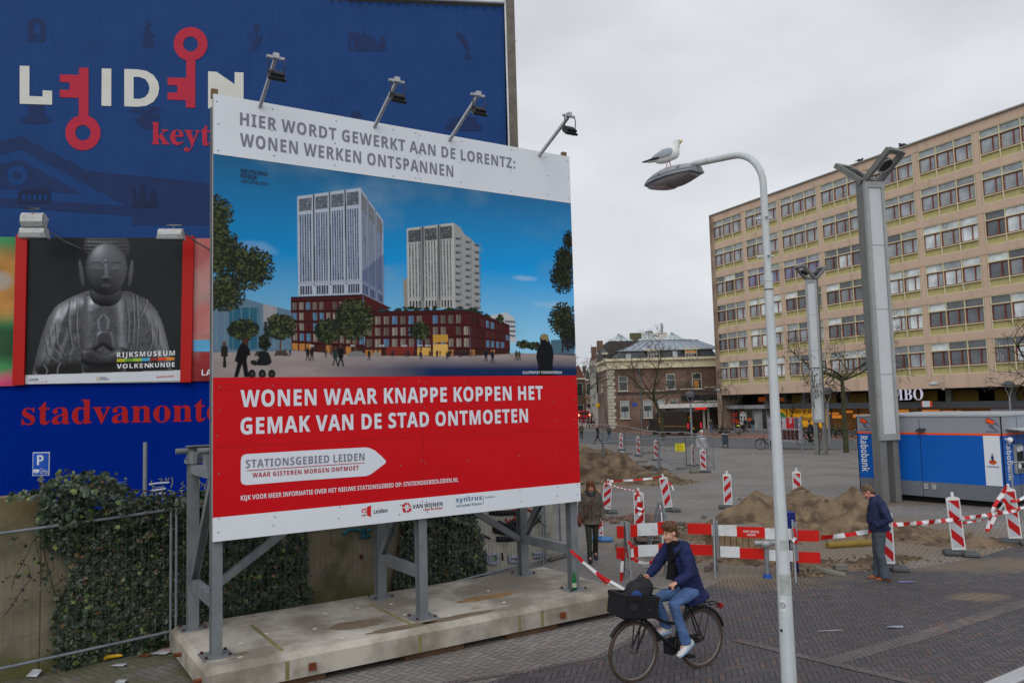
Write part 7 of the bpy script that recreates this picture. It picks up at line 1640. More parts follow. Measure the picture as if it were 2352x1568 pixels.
beacon('upright beacon alone on the open paving left of the sand heap', 1673,1168,1081,1)
beacon('beacon rising from behind the top of the sand heap', 1833,1158,1075,-1)
beacon('beacon with a blue foot half hidden by the walking woman', 1374,1242,1150,1,0, None, None, M('blue_rubber_foot', s3(72,120,170),.7,.1))
beacon('beacon standing just behind the man in the blue jacket', 2040,1309,1163,-1)
beacon('beacon with tape tied round its middle, between the man and the kiosk corner', 2204,1276,1130,-1,-.05)
beacon('beacon wound with several tapes at the far right below the cash machines', 2334,1249,1111,-1,-.06)
beacon('leftmost of the three small beacons inside the mesh fence', 1427,1034,993,-1); beacon('middle of the three small beacons inside the mesh fence', 1467,1047,1000,-1); beacon('rightmost of the three small beacons inside the mesh fence, by the fence corner', 1508,1057,1008,-1)
beacon('narrow turned beacon in front of the white-suited worker, left of a second one', 1592,1071,1019,-1,0,.9); beacon('beacon at the end of the mesh fence, right of the narrow turned one', 1616,1085,1028,-1)

# barriers of red and white planks
m_brd = M('plank_red', (.52,.012,.008),.4,.08,3, dirt=(.34,.02,.02), dscale=4, dlo=.62, dhi=.8); m_bwt = M('plank_white', s3(206,209,212),.4,.05,3, dirt=s3(170,170,168), dscale=3)
def barrier(label, a, b, planks, legs, thick=.03):
    """a, b: ground ends; planks: (z0, z1,[(f0, f1, red?)...]); legs: fractions along"""
    a, b = V(a), V(b); o = a.copy(); d = (b-a); Ln = d.length; rz = math.atan2(d.y, d.x); t_ = thing('barrier', label, 'barrier', o, rz)
    for z0, z1, bands, f0, f1, sag in planks:
        mb = MB()
        for k, (g0, g1, red) in enumerate(bands):
            xa, xb = Ln*g0, Ln*g1; mb.m(0 if red else 1); zz_ = sag*(g0+g1)/2; mb.box(((xa+xb)/2,0,(z0+z1)/2+zz_),(xb-xa, thick, z1-z0))
        mb.build('plank', [m_brd, m_bwt], t_)
    for f in legs:
        x = Ln*f; zt_ = planks[0][1]+.08; mb = MB()
        mb.tube([(x, -.34,0),(x, -.03, zt_)],.022,8); mb.tube([(x, .34,0),(x, .04, zt_)],.022,8); mb.tube([(x, -.26,.2),(x, .28,.2)],.018,6); mb.box((x+.05,0, zt_-.38),(.05,.10,.7))
        mb.build('stand', m_galv, t_)
    return t_
A0, A1 = G(1421,1334), G(1551,1328); lenA = (A1-A0).length
def zof(P, y): return Zat(P, y)
bA = barrier('low red and white plank barrier left of the cyclist, tape hanging from it', A0, A1,
    [(zof(A0,1236), zof(A0,1208),[(.0,.12,1),(.17,.36,1),(.36,.72,0),(.72,.92,1),(.92,1.03,1)],0,1,.06),(zof(A0,1283), zof(A0,1257),[(-.02,.12,1),(.16,.36,1),(.36,.72,0),(.72,1.0,1)],0,1,.05)],(.16,.90))
B0_, B1_ = G(1584,1318), G(1887,1330); zb0, zb1 = zof(B0_, 1200), zof(B1_, 1243)
barB = barrier('long red and white plank barrier behind the street lamp with lettering on its middle', B0_, B1_,
    [(zof(B0_, 1224), zof(B0_, 1200),[(0,.19,1),(.19,.385,0),(.385,.60,1),(.60,.80,0),(.80,1.0,1)],0,1, zof(B1_, 1219)-zof(B0_, 1200)),(zof(B0_, 1272), zof(B0_, 1248),[(0,.19,1),(.25,.40,0),(.40,.61,1),(.61,.80,0),(.80,1.0,1)],0,1, zof(B1_, 1269)-zof(B0_, 1248))],(.21,.81))
Lb = (B1_-B0_).length
z_ = zof(B0_, 1200)+(zof(B1_, 1219)-zof(B0_, 1200))*.5
mb = MB(); h_ = (zof(B0_, 1200)-zof(B0_, 1224)); text_into(mb, 'UNIT SERVICE', (Lb*.435,-.018, z_-h_*.52),(Lb*.555,-.018, z_-h_*.52-.004), UP, h_*.20, track=.01); text_into(mb, 'LEIDEN', (Lb*.463,-.018, z_-h_*.82),(Lb*.527,-.018, z_-h_*.82), UP, h_*.20); mb.build('lettering', m_bwt, barB)
e0, e1 = G(1524,1288), G(1520,1258)
barrier('plank barrier seen end-on among the brick piles', e0, e1,[(.72,.98,[(0,.33,0),(.33,.66,1),(.66,1,0)],0,1,0),(.25,.48,[(0,.33,0),(.33,.66,1),(.66,1,0)],0,1,0)],(.15,.9))
# tape
m_tr, m_tw = M('tape_red', (.50,.010,.012),.4,.05), M('tape_white', s3(214,216,220),.4,.04)
def tape(label, pts, w=.055, seg=.22, sag=0.0, twist=.6):
    pts = [V(p) for p in pts]
    if len(pts) == 2 and sag: pts = [pts[0].lerp(pts[1], k/12)-V((0,0,4*sag*(k/12)*(1-k/12))) for k in range(13)]
    o = pts[0].copy(); ds = [0]
    for a, b in zip(pts, pts[1:]): ds.append(ds[-1]+(b-a).length)
    Ln = ds[-1]; n = max(4, int(Ln/(seg/3)))
    def ev(s):
        for i in range(len(ds)-1):
            if s <= ds[i+1]+1e-6: return pts[i].lerp(pts[i+1],(s-ds[i])/max(ds[i+1]-ds[i],1e-6))
        return pts[-1]
    mb = MB(); P = [ev(Ln*k/n) for k in range(n+1)]
    rows_ = []
    for k, p in enumerate(P):
        t = (P[min(k+1, n)]-P[max(k-1,0)]).normalized(); sd = t.cross(V((0,-1,.15))).normalized(); fl = t.cross(sd)
        ang = twist*math.sin(k*.55+len(pts)); d = sd*math.cos(ang)+fl*math.sin(ang); rows_.append((p-d*w/2-o, p+d*w/2-o))
    for k in range(n):
        mb.m(int((k+.5)*Ln/n/seg) % 2); mb.add([rows_[k][0], rows_[k+1][0], rows_[k+1][1], rows_[k][1]],[[0,1,2,3]])
    return tag(mb.build('barrier_tape', [m_tr, m_tw], None, o), label, 'tape')
def AB(x, y, base): return at(x, y, base.y)
mB = G(2040,1309); hB = G(2204,1276); iB = G(2334,1249)
tape('red and white tape running from the end of the long barrier to behind the man', [AB(1886,1234, B1_), AB(2045,1208, mB)],.085,.28,.03)
tape('tape stretched from behind the man past the middle beacon to the far right beacon', [AB(2045,1206, mB), AB(2199,1190, hB)+V((0,-.06,0)), AB(2335,1171, iB)+V((0,-.06,0))],.07,.2)
tape('lower slack tape between the man and the middle beacon', [AB(2045,1202, mB), AB(2120,1203, mB.lerp(hB, .5)), AB(2210,1188, hB)+V((0,-.07,0))],.06,.2)
tape('slack tape from the middle beacon towards the far right beacon', [AB(2206,1200, hB)+V((0,-.07,0)), AB(2258,1193, hB.lerp(iB, .4))],.04,.2)
tape('tape looping down from the queue rail to the paving beside the far right beacon', [AB(2312,1114, iB), AB(2285,1160, iB), AB(2272,1192, iB), AB(2267,1220, iB)],.075,.18)
tape('second tape hanging in a loop left of the far right beacon', [AB(2313,1116, iB), AB(2297,1145, iB), AB(2312,1150, iB), AB(2288,1180, iB), AB(2269,1220, iB)],.075,.18)
tape('tape wound high round the far right beacon and out of the frame', [AB(2318,1149, iB)+V((0,-.05,0)), AB(2335,1149, iB)+V((0,-.05,0)), AB(2372,1130, iB)],.06,.2); tape('tape wound low round the far right beacon and out of the frame', [AB(2320,1168, iB)+V((0,-.05,0)), AB(2340,1166, iB)+V((0,-.05,0)), AB(2375,1160, iB)],.06,.2)
aB, cB, bB = G(1392,1178), G(1537,1174), G(1470,1228)
tape('tape from the leaning beacon to the left-leaning beacon', [AB(1408,1104, aB), AB(1522,1094, cB)],.06,.3,.03); tape('tape from the leaning beacon down to the tape-wrapped beacon', [AB(1391,1108, aB), AB(1466,1127, bB)],.05,.25,.04)
tape('short loose tape end on the left-leaning beacon', [AB(1534,1105, cB), AB(1543,1114, cB), AB(1547,1125, cB)],.06,.15); tape('loose tape bundled round the beacon in the brick pile', [AB(1463,1126, bB)+V((0,-.06,0)), AB(1467,1150, bB)+V((0,-.07,0)), AB(1463,1165, bB)+V((0,-.06,0)), AB(1478,1170, bB)+V((0,-.07,0)), AB(1466,1182, bB)+V((0,-.06,0))],.07,.14)
tape('knotted tape on the leaning beacon', [AB(1390,1106, aB)+V((0,-.06,0)), AB(1402,1112, aB)+V((0,-.07,0)), AB(1396,1104, aB)+V((0,-.06,0)), AB(1408,1104, aB)+V((0,-.06,0))],.08,.12)
sR = S(5.62,.02,.4)
tape('tape draped from the right leg of the sign board over the slab corner', [S(5.48,.08,1.04), S(5.62,-.04,.86), S(5.86,-.22,.62), S(6.1,-.36,.46), S(6.24,-.42,.36), S(6.29,-.42,.10)],.045,.26, twist=.3); tape('tape strung behind the right leg of the sign board down to the ground', [S(5.66,.2,.95), S(5.95,.15,.66), S(6.2,.12,.43), S(6.6,.1,.12)],.04,.26, twist=.3)
tA = G(1437,1334)
tape('tape dangling from the left stand of the low barrier to the paving', [AB(1433,1262, A0), AB(1429,1290, A0), AB(1427,1330, A0), AB(1424,1365, A0)],.06,.2); tape('tape hanging in a bow under the low barrier', [AB(1446,1275, A0), AB(1462,1288, A0), AB(1483,1293, A0), AB(1500,1290, A0), AB(1509,1277, A0)],.06,.2); tape('tape wound down the left post of the low barrier', [AB(1436,1234, A0)+V((0,-.4,0)), AB(1445,1246, A0)+V((0,-.4,0)), AB(1446,1277, A0)+V((0,-.35,0))],.06,.16)
tape('tape knotted on the left stand of the long barrier', [AB(1642,1202, B0_)+V((0,-.05,0)), AB(1637,1212, B0_)+V((0,-.06,0)), AB(1644,1223, B0_)+V((0,-.05,0)), AB(1650,1206, B0_)+V((0,-.06,0))],.07,.2); tape('tape knotted on the right stand of the long barrier', [AB(1821,1211, B1_)+V((0,-.05,0)), AB(1826,1230, B1_)+V((0,-.06,0)), AB(1818,1240, B1_)+V((0,-.05,0)), AB(1830,1244, B1_)+V((0,-.06,0))],.07,.16)

# sand heaps
m_sand = M('dug_sand', s3(122,104,84),.95,.25,2.2, bump=1.0, bscale=9, dirt=s3(82,69,56), dscale=1.8, dlo=.42, dhi=.62)
from mathutils import noise as mn
def heap(label, bumps, x0, x1, y0, y1, seed, n=70, cat='sand heap', name='sand_heap', mat=m_sand):
    cx_, cy_ = (x0+x1)/2,(y0+y1)/2; o = V((cx_, cy_, gz(cy_))); mb = MB(); vs = []; nx = n; ny = int(n*(y1-y0)/(x1-x0))+8; H_ = {}
    for j in range(ny+1):
        for i in range(nx+1):
            x, y = x0+(x1-x0)*i/nx, y0+(y1-y0)*j/ny; h = 0
            nzv = mn.fractal(V((x*1.3, y*1.3, seed)),1.0,2.0,5)
            for bx, by, rx, ry, hh in bumps:
                q = ((x-bx)/rx)**2+((y-by)/ry)**2; r = math.sqrt(q)*(1+.18*nzv); h = max(h, hh*max(0,1-r)**.9) if False else h+hh*max(0,1-r)**1.15
            edge = min(1, h*6); cl_ = mn.noise(V((x*5, y*5, seed))); z = h*(1+.25*nzv)+.09*nzv*edge+(.05*abs(cl_)+.035*mn.noise(V((x*11, y*11, seed)))+.025*mn.noise(V((x*21, y*21, seed))))*edge
            H_[i, j] = z; vs.append(V((x, y, gz(y)+z-.03))-o)
    fs = []
    for j in range(ny):
        for i in range(nx):
            if max(H_[i, j], H_[i+1, j], H_[i, j+1], H_[i+1, j+1]) > .012: fs.append([j*(nx+1)+i, j*(nx+1)+i+1,(j+1)*(nx+1)+i+1,(j+1)*(nx+1)+i])
    mb.add(vs, fs, True); rg = random.Random(seed); ks = [k for k, h in H_.items() if .004 < h]; lo = [k for k in ks if H_[k] < .10]
    for k in range(260):
        i, j = rg.choice(lo if k % 3 and lo else ks); p = vs[j*(nx+1)+i]+V((rg.gauss(0,.12), rg.gauss(0,.12),.01)); r = rg.choice((.02,.03,.03,.045,.06)); p.z = max(p.z, .015); mb.ell(p, (r, r*rg.uniform(.6,1), r*.6),6)
    return tag(mb.build(name, mat, None, o), label, cat)
pk1 = at(1845,1116,21.0); pk2 = at(1955,1143,19.8)
heap('large double-peaked sand heap beside the dug hole, left of the man', [(pk1.x, 21.2,1.05,1.4, pk1.z*.98),(pk2.x, 19.8,1.0,1.2, pk2.z*.98),(pk1.x-1.1,20.5,1.9,1.4,.42),(5.7,20.0,1.7,1.1,.30),(9.4,19.4,1.5,1.0,.30),(6.2,20.4,2.6,1.6,.46),(8.3,19.7,1.6,1.2,.28),(10.2,18.2,1.5,.7,.16),(5.4,19.6,1.6,.9,.14)],3.4,12.2,17.2,23.4,2,110)
w1_ = at(1345,1022,37); w2_ = at(1420,1040,36)
heap('long sand heap behind the mesh fence with the dark bollard in it', [(w1_.x, 37,3.4,2.4,1.35),(w2_.x, 36.0,2.0,2.0,.85),(6.2,34.6,1.6,1.4,.5),(0.8,37,3,2.5,1.2)],-1.5,9,32.5,40,5,90)
heap('low ridge of loose sand in the dug hole under the long barrier', [(4.9,16.9,.9,.5,.22),(5.9,16.5,.8,.5,.16),(6.9,16.1,.8,.4,.18),(5.6,15.5,.6,.25,.10),(4.2,17.6,.8,.7,.22),(7.6,16.7,.8,.4,.14)],3.2,8.8,15.1,18.6,9,80)
# chamber wall in the dig, pipe, standpipe, cabinet
ch_ = G(1690,1268); t_ = thing('inspection_chamber', 'open brick chamber with a grey stone lid in the dug hole', 'chamber', ch_, .12)
MB().box((0,0,.52),(1.25,.55,.09), bev=.015).build('lid', m_block, t_); mb = MB()
for k in range(9): mb.box((-.54+k*.135,-.2,.24),(.12,.1,.47))
mb.box((0,.1,.22),(1.1,.5,.42)); mb.build('boarding', M('raw_boards', s3(132,112,88),.85,.3,5), t_)
dp = G(1648,1300); 
sp0 = G(1763,1326); t_ = thing('standpipe', 'grey hydrant standpipe with side outlets and a blue foot, behind the long barrier', 'standpipe', sp0); hs_ = Zat(sp0,1240)-sp0.z
MB().tube([(0,0,0),(0,0, hs_*.86)],.045,10).build('pipe', m_galv, t_)
mb = MB(); mb.lathe([(.05, hs_*.78),(.11, hs_*.86),(.12, hs_*.96),(.05, hs_)], n=12); mb.tube([(-.22,0, hs_*.93),(.22,0, hs_*.93)],.05,8); mb.build('outlet', m_alu, t_)
MB().lathe([(.05,.07),(.075,.07),(.075,.02),(.09,0)], n=10).build('foot_clamp', M('blue_clamp', s3(30,70,150),.5), t_)
cb0 = G(1831,1326); cb0.y += .5; t_ = thing('blue_cabinet', 'dark blue site cabinet on legs behind the street lamp post', 'cabinet', cb0,.08); z0, z1 = Zat(cb0,1213), Zat(cb0,1174)
m_cab = M('cabinet_blue', s3(24,40,104),.5,.1,2, dirt=s3(20,30,70))
MB().box((0,0,(z0+z1)/2),(.27,.34, z1-z0), bev=.01).build('box', m_cab, t_); mb = MB()
for x in (-.11,.11):
    for y in (-.14,.14): mb.tube([(x, y, z0),(x*1.15, y*1.2,0)],.02,6)
mb.tube([(-.13,-.16,.25),(.13,-.16,.25)],.018,6); mb.tube([(-.13,-.16,.45),(.13,-.16,.45)],.018,6); mb.build('legs', m_cab, t_)
mb = MB(); text_into(mb, '14', (-.10,-.175, z1-.10),(-.04,-.175, z1-.10), UP, .055); mb.build('number', m_bwt, t_)
p0, p1 = G(1900,1252,.06), G(1998,1246,.06); tag(MB().tube([(0,0,0),(p1-p0)],.075,12).build('yellow_pipe', M('yellow_pvc', s3(132,110,52),.6,.15,3), None, p0), 'yellow-brown plastic pipe lying at the foot of the sand heap', 'pipe')
# bricks
m_brick1 = M('loose_brick_dark', s3(112,100,95),.9,.2,3, bump=.3); m_brick2 = M('loose_brick_red', s3(130,104,94),.9,.2,3, bump=.3)
mb1 = MB().box((0,0,0),(.205,.10,.085), bev=.008).mesh('paving_brick', m_brick1); mb2 = MB().box((0,0,0),(.205,.10,.085), bev=.008).mesh('paving_brick', m_brick2)
def brick(p, rot, lab, grp):
    o = link('paving_brick', mb2 if random.random() < .3 else mb1, None, p); o.rotation_euler = rot; return tag(o, lab, 'brick', grp)
def pile(cx, cy, rx, ry, n, lab, grp, layers=3):
    for k in range(n):
        a, q = random.uniform(0,6.28), random.random()**.6; x, y = G(cx, cy).x+rx*q*math.cos(a), G(cx, cy).y+ry*q*math.sin(a)
        lz = int((1-q)*layers*random.random()+.0); brick(V((x, y, gz(y)+.045+lz*.085+(random.random()*.02))),(random.gauss(0,.22 if lz else .05), random.gauss(0,.22 if lz else .05), random.uniform(0,3.14)), lab, grp)
pile(1478,1258,.62,.5,84, 'loose paving brick in the heap behind the low barrier', 'bricks heaped behind the low barrier', 5)
pile(1440,1195,.75,.55,34, 'loose paving brick scattered near the tape-wrapped beacon', 'bricks scattered by the tape-wrapped beacon', 2)
pile(1482,1080,1.15,.8,60, 'loose paving brick in the far heap below the sand behind the fence', 'bricks heaped beside the far sand', 4)
a_, b_ = G(1448,1215), G(1516,1216)
for k in range(13):
    p = a_.lerp(b_, k/12); 
    for l in range(2): brick(p+V((0, random.gauss(0,.015),.11+l*.205-.0)),(0, R(90), R(80)+random.gauss(0,.06)), 'paving brick stacked upright in the row behind the wrapped beacon', 'bricks stacked upright in a row')
a_, b_ = G(1545,1204), G(1650,1210)
for k in range(10): brick(a_.lerp(b_, k/9)+V((0, random.gauss(0,.05),.05)),(0,0, random.gauss(0,.2)), 'paving brick in the short kerb row left of the sand', 'bricks laid along the edge of the dig')
for k, (x, y) in enumerate(((1617,1186),(1652,1197),(1640,1295),(1627,1304))): brick(G(x, y, .045),(0,0, random.random()*3), 'single loose paving brick on the sand near the dig', 'single bricks near the dig')
pl0 = G(1905,1318); mb = MB(); 
tag(MB().box((0,0,.05),(.55,.16,.07),.0, bev=.01).build('broken_slab', m_block, None, pl0), 'broken grey paving slab lying left of the man, the longer one', 'slab').rotation_euler = (.1,.2,-.35)
tag(MB().box((0,0,.06),(.24,.14,.11),.0, bev=.01).build('broken_slab', m_block, None, G(1931,1309)), 'short upright broken slab beside the man', 'slab')
tag(MB().box((0,0,.04),(.3,.2,.08),.0, bev=.02).build('broken_slab', m_block, None, G(1885,1316)), 'rounded broken slab nearest the long barrier end', 'slab')
# far mesh fences
fg = 'mesh fences round the dig'
Fp = [(1330,1026,973),(1385,1032,975),(1436,1041,978),(1473,1050,986),(1516,1062,992),(1577,1070,992),(1626,1080,1001)]
flab = ['far mesh fence panel nearest the sign board edge', 'far mesh fence panel in front of the walking man with a phone', 'far mesh fence panel in front of the woman with a backpack', 'far mesh fence panel behind the first small beacon', 'far mesh fence panel with the yellow notice behind it', 'far mesh fence panel ending at the white-suited worker']
for k, ((xa, ya, ta),(xb, yb, tb)) in enumerate(zip(Fp, Fp[1:])):
    a, b = G(xa, ya), G(xb, yb); fence(flab[k], a, b, a.z+.12, Zat(a, ta), b.z+.12, Zat(b, tb),(.16,.35),.004,.024, fg)
n0, n1, n2 = G(1290,1112), G(1386,1106), G(1514,1088)
fence('near mesh fence panel right beside the sign board edge, before the sand', n0, n1, n0.z+.1, Zat(n0,1020), n1.z+.12, Zat(n1,1016),(.13,.3),.0035,.024, fg); fence('near mesh fence panel in front of the sand heap and dark bollard', n1+V((.06,0,0)), n2, n1.z+.12, Zat(n1,1016), n2.z+.12, Zat(n2,1007),(.13,.3),.0035,.024, fg)
r1 = G(1640,1078); fence('near mesh fence panel carrying the yellow notice', n2+V((.06,0,0)), r1, n2.z+.12, Zat(n2,1006), r1.z+.12, Zat(r1,1002),(.13,.3),.0035,.024, fg, brace=[n2+V((.1,0,1.6)), n2+V((.7,-.9,0))])
bb = G(1644,1076); tag(MB().tube([(0,0,0),(-.85,.3,1.75)],.024,6).build('fence_brace', m_fence, None, bb), 'sloping brace tube at the end of the mesh fence, beside the worker', 'brace')
yn = at(1562,1027, n2.lerp(r1,.4).y-.05); t_ = thing('yellow_notice', 'bright yellow notice tied to the mesh fence', 'notice', yn, -.05); w_ = 22*yn.y/F; h_ = 18*yn.y/F
MB().box((0,0,0),(w_, .01, h_)).build('sheet', M('notice_yellow', s3(222,212,40),.5,.06), t_); mb = MB(); rg = random.Random(2)
for k in range(5): mb.box((rg.uniform(-.03,.03),-.008, h_*.36-k*h_*.17),(w_*rg.uniform(.55,.8),.004, h_*.05))
mb.build('print_lines', M('notice_ink', s3(120,104,30),.6), t_)
for i, (x, y, r_) in enumerate(((1436,1043,.1),(1489,1041,.2),(1573,1077,-.1),(1604,1085,.3),(1520,1092,0),(1388,1110,.2),(1470,1062,.2))):
    foot(G(x, y), r_, ['concrete fence foot by the first small beacon', 'concrete fence foot behind the second small beacon', 'concrete fence foot under the yellow notice', 'concrete fence foot in front of the worker', 'dark fence foot at the joint of the two near fence panels', 'fence foot at the left near fence post, by the leaning beacon', 'concrete fence foot left of the second small beacon'][i],(.9,.3,.14))
# bollard in the sand, waste bin, poster stand
bo_ = G(1423.5,1083); h = Zat(bo_, 1036)-bo_.z; t_ = thing('bollard_lamp', 'dark square bollard with a pale cap standing in the sand', 'bollard', bo_)
m_bin = M('anthracite_steel', s3(54,62,72),.5,.1,3); MB().tube([(0,0,0),(0,0, h*.35),(0,0, h*.351),(0,0, h*.9)],.2,10, rs=[.14,.14,.21,.21]).build('shaft', m_bin, t_); MB().lathe([(.21, h*.92),(.26, h*1.0),(.05, h*1.01)], n=10).build('cap', M('pale_cap', s3(176,184,190),.4), t_)
wb_ = G(1666.5,1029); h = Zat(wb_, 996)-wb_.z; t_ = thing('waste_bin', 'dark grey litter bin on two legs on the open plaza', 'bin', wb_); MB().box((0,0, h*.63),(.40,.34, h*.70), bev=.04).build('body', m_bin, t_); mb = MB()
for x in (-.17,.17): mb.box((x, 0, h*.15),(.05,.1, h*.3))
mb.build('leg', m_bin, t_); MB().box((0,0, h*.985),(.42,.36,.05), bev=.02).build('lid', M('bin_lid', s3(150,156,160),.4), t_)
a_, b_ = G(1768,1033), G(1844,1036); pz0, pz1 = Zat(a_, 1012), Zat(a_, 958); d = b_-a_; t_ = thing('poster_stand', 'freestanding poster board covered in concert bills, half hidden by the lamp post', 'poster board', a_, math.atan2(d.y, d.x)); w_ = d.length
mb = MB()
for x in (0, w_): mb.tube([(x, 0,0),(x, 0, pz1-a_.z+.1)],.06,8)
mb.build('post', m_galv, t_); z0, z1 = pz0-a_.z, pz1-a_.z
MB().box((w_/2,0,(z0+z1)/2),(w_-.1,.06, z1-z0)).build('panel', M('torn_paper', s3(150,146,156),.8,.5,6, dirt=s3(90,84,92), dscale=5), t_)
cols = [s3(70,40,36), s3(180,40,46), s3(90,84,90), s3(168,164,170), s3(120,100,108), s3(60,52,60)]
mats = [M('bill_%s' % n, c, .7,.45,5) for n, c in zip(('brown', 'red', 'grey', 'white', 'mauve', 'black'), cols)]; mb = MB(); rg = random.Random(6)
for i in range(7):
    for j, f in enumerate((.30,.78)):
        mb.m(0 if j == 0 else rg.choice((1,2,3,4,5))); mb.box((w_*(.08+.84*(i+.5)/7),-.035, z0+(z1-z0)*(f-.02)),(w_*.105,.012,(z1-z0)*(.40 if j == 0 else .44)))
mb.build('bills', mats, t_)
mb = MB(); text_into(mb, 'IJS', (w_*.66,-.05, z0+(z1-z0)*.78),(w_*.74,-.05, z0+(z1-z0)*.78), UP, .3); mb.build('lettering', m_bwt, t_); MB().box((w_*.70,-.043, z0+(z1-z0)*.79),(w_*.12,.008,(z1-z0)*.36)).build('red_bill', M('bill_red', cols[1]), t_)
# handrail in the foreground, green bottle, litter
h0, h1 = at(2255,1592,2.35), at(2400,1530,2.45); dd = (h1-h0); rl = thing('handrail', 'shiny steel handrail crossing the bottom right corner', 'railing', h0)
MB().tube([-dd*9, dd*2.5],.024,20).build('rail', M('brushed_steel', s3(190,190,192),.22,.05,2, metal=.9), rl)
MB().tube([dd*1.9, dd*1.9-V((0,0,1.0))],.02,12).build('post', M('brushed_steel', s3(190,190,192),.22), rl)
plat = MB(); plat.box((2.3,.7,1.55),(3.6,2.4,.25)); tag(plat.build('viewing_deck', M('deck_steel', s3(90,90,90),.7,.2), None), 'steel deck of the raised walkway under the handrail, outside the picture', 'deck') if False else None
bt = S(5.52,.06,.41); t_ = thing('bottle', 'empty green glass bottle beside the right front leg of the sign board', 'bottle', bt); MB().lathe([(.001,0),(.036,.0),(.037,.17),(.014,.24),(.014,.30),(.001,.30)], n=12).build('glass', M('green_glass', (.01,.12,.03),.1), t_); MB().tube([(0,0,.05),(0,0,.12)],.0378,12).build('label', M('bottle_label', s3(160,170,150),.6), t_)
def litter(label, px, py, shape, mat, rz=0.0, cat='litter', name='litter', h=.02):
    p = G(px, py, .012); mb = MB(); mb.prism([(x, y, random.uniform(0, h)) for x, y in shape],(0,0,.006)); return tag(mb.build(name, mat, None, p), label, cat)
m_paper = M('white_litter', s3(176,178,184),.6,.3,12)
litter('white and blue crumpled bag on the dark brick road', 2055,1439,[(-.13,-.02),(-.05,-.04),(.11,-.04),(.12,.02),(.0,.03),(-.1,.01)], M('bag_litter', s3(140,144,158),.6,.4,14), h=.008); litter('blue and silver crushed wrapper near the man', 2082,1336,[(-.14,-.05),(.14,-.04),(.12,.05),(-.12,.05)], M('blue_wrapper', s3(110,112,160),.4,.4,10))
litter('small white paper scrap on the grey paving near the woman', 1488,1302,[(-.1,-.02),(.1,-.02),(.1,.02),(-.1,.02)], m_paper); litter('white paper by the corner of the slab', 370,1500,[(-.12,-.06),(.1,-.08),(.13,.04),(-.05,.09)], m_paper); litter('pink and white wrapper beside the concrete slab corner', 386,1492,[(-.12,-.05),(.12,-.06),(.10,.06),(-.1,.05)], M('pink_wrapper', s3(176,140,140),.5,.3,8)); litter('white crumpled paper on the mossy bricks left', 272,1528,[(-.08,-.04),(.09,-.05),(.1,.04),(-.06,.06)], m_paper); litter('white lump of paper at the foot of the mossy wall', 78,1551,[(-.07,-.06),(.07,-.06),(.08,.05),(-.05,.07)], m_paper, h=.07); litter('flattened cup at the bottom edge near the slab', 278,1566,[(-.06,-.04),(.06,-.04),(.06,.04),(-.05,.05)], m_paper)
bp_ = G(265,1513,.03); mb = MB(); mb.tube([(.13*math.cos(a),.10*math.sin(a),.02) for a in [1.2+k*.35 for k in range(8)]],.026,8, rs=[.012,.022,.028,.03,.03,.028,.02,.01]); tag(mb.build('banana_peel', M('banana_yellow', s3(206,160,40),.5,.2,12), None, bp_), 'yellow banana lying on the mossy bricks in front of the ivy', 'banana')
litter('brown dead leaf scraps under the ivy', 330,1505,[(-.09,-.03),(.08,-.05),(.1,.03),(-.03,.06)], M('dead_leaf', s3(112,66,40),.8,.3)); litter('thin white streak of paint flakes on the dark bricks', 1905,1448,[(-.18,-.01),(.0,-.015),(.2,.01),(.15,.03),(-.12,.01)], M('paint_flakes', s3(150,148,146),.8,.4,20), h=.002)

# ================================================================== GULL
gb = pb+LH(.44,0,.118); gull = thing('gull', 'white and grey gull standing on the street lamp head', 'gull', gb, 0)
# body axis: chest to the right, tail to the left and slightly away
gx = V((.88,-.30,0)).normalized(); grz = math.atan2(gx.y, gx.x); gull.rotation_euler = (0,0, grz); gull.scale = (1.1,1.1,1.1)
m_gw, m_gg, m_gk = M('gull_white', s3(214,214,212),.7,.05,12), M('gull_grey', s3(150,156,166),.7,.06,10), M('gull_black', (.02,.02,.025),.6)
def ring(c, ry, rz_, tx=0.0, n=14): return [V((c[0]+tx*rz_*math.sin(a), c[1]+ry*math.cos(a), c[2]+rz_*math.sin(a))) for a in [2*math.pi*i/n for i in range(n)]]
k = .86
gmb = MB(); gmb.ell((-.02*k, 0,.165*k),(.168*k, .088*k, .086*k),16, mm=Mx.Rotation(R(-14),4, 'Y')); gmb.ell((.075*k, 0,.20*k),(.085*k, .078*k, .094*k),14)
gmb.tube([(.085*k, 0,.22*k),(.120*k, 0,.285*k),(.132*k, 0,.325*k)],.05,12, rs=[.062*k, .047*k, .042*k]); gmb.ell((.140*k, -.004,.332*k),(.052*k, .042*k, .042*k),12); gmb.loft([ring((-.10*k, 0,.14*k),.05*k, .035*k), ring((-.26*k, 0,.115*k),.03*k, .010*k)])
remesh(gmb, 'body', m_gw, gull, .006,3)
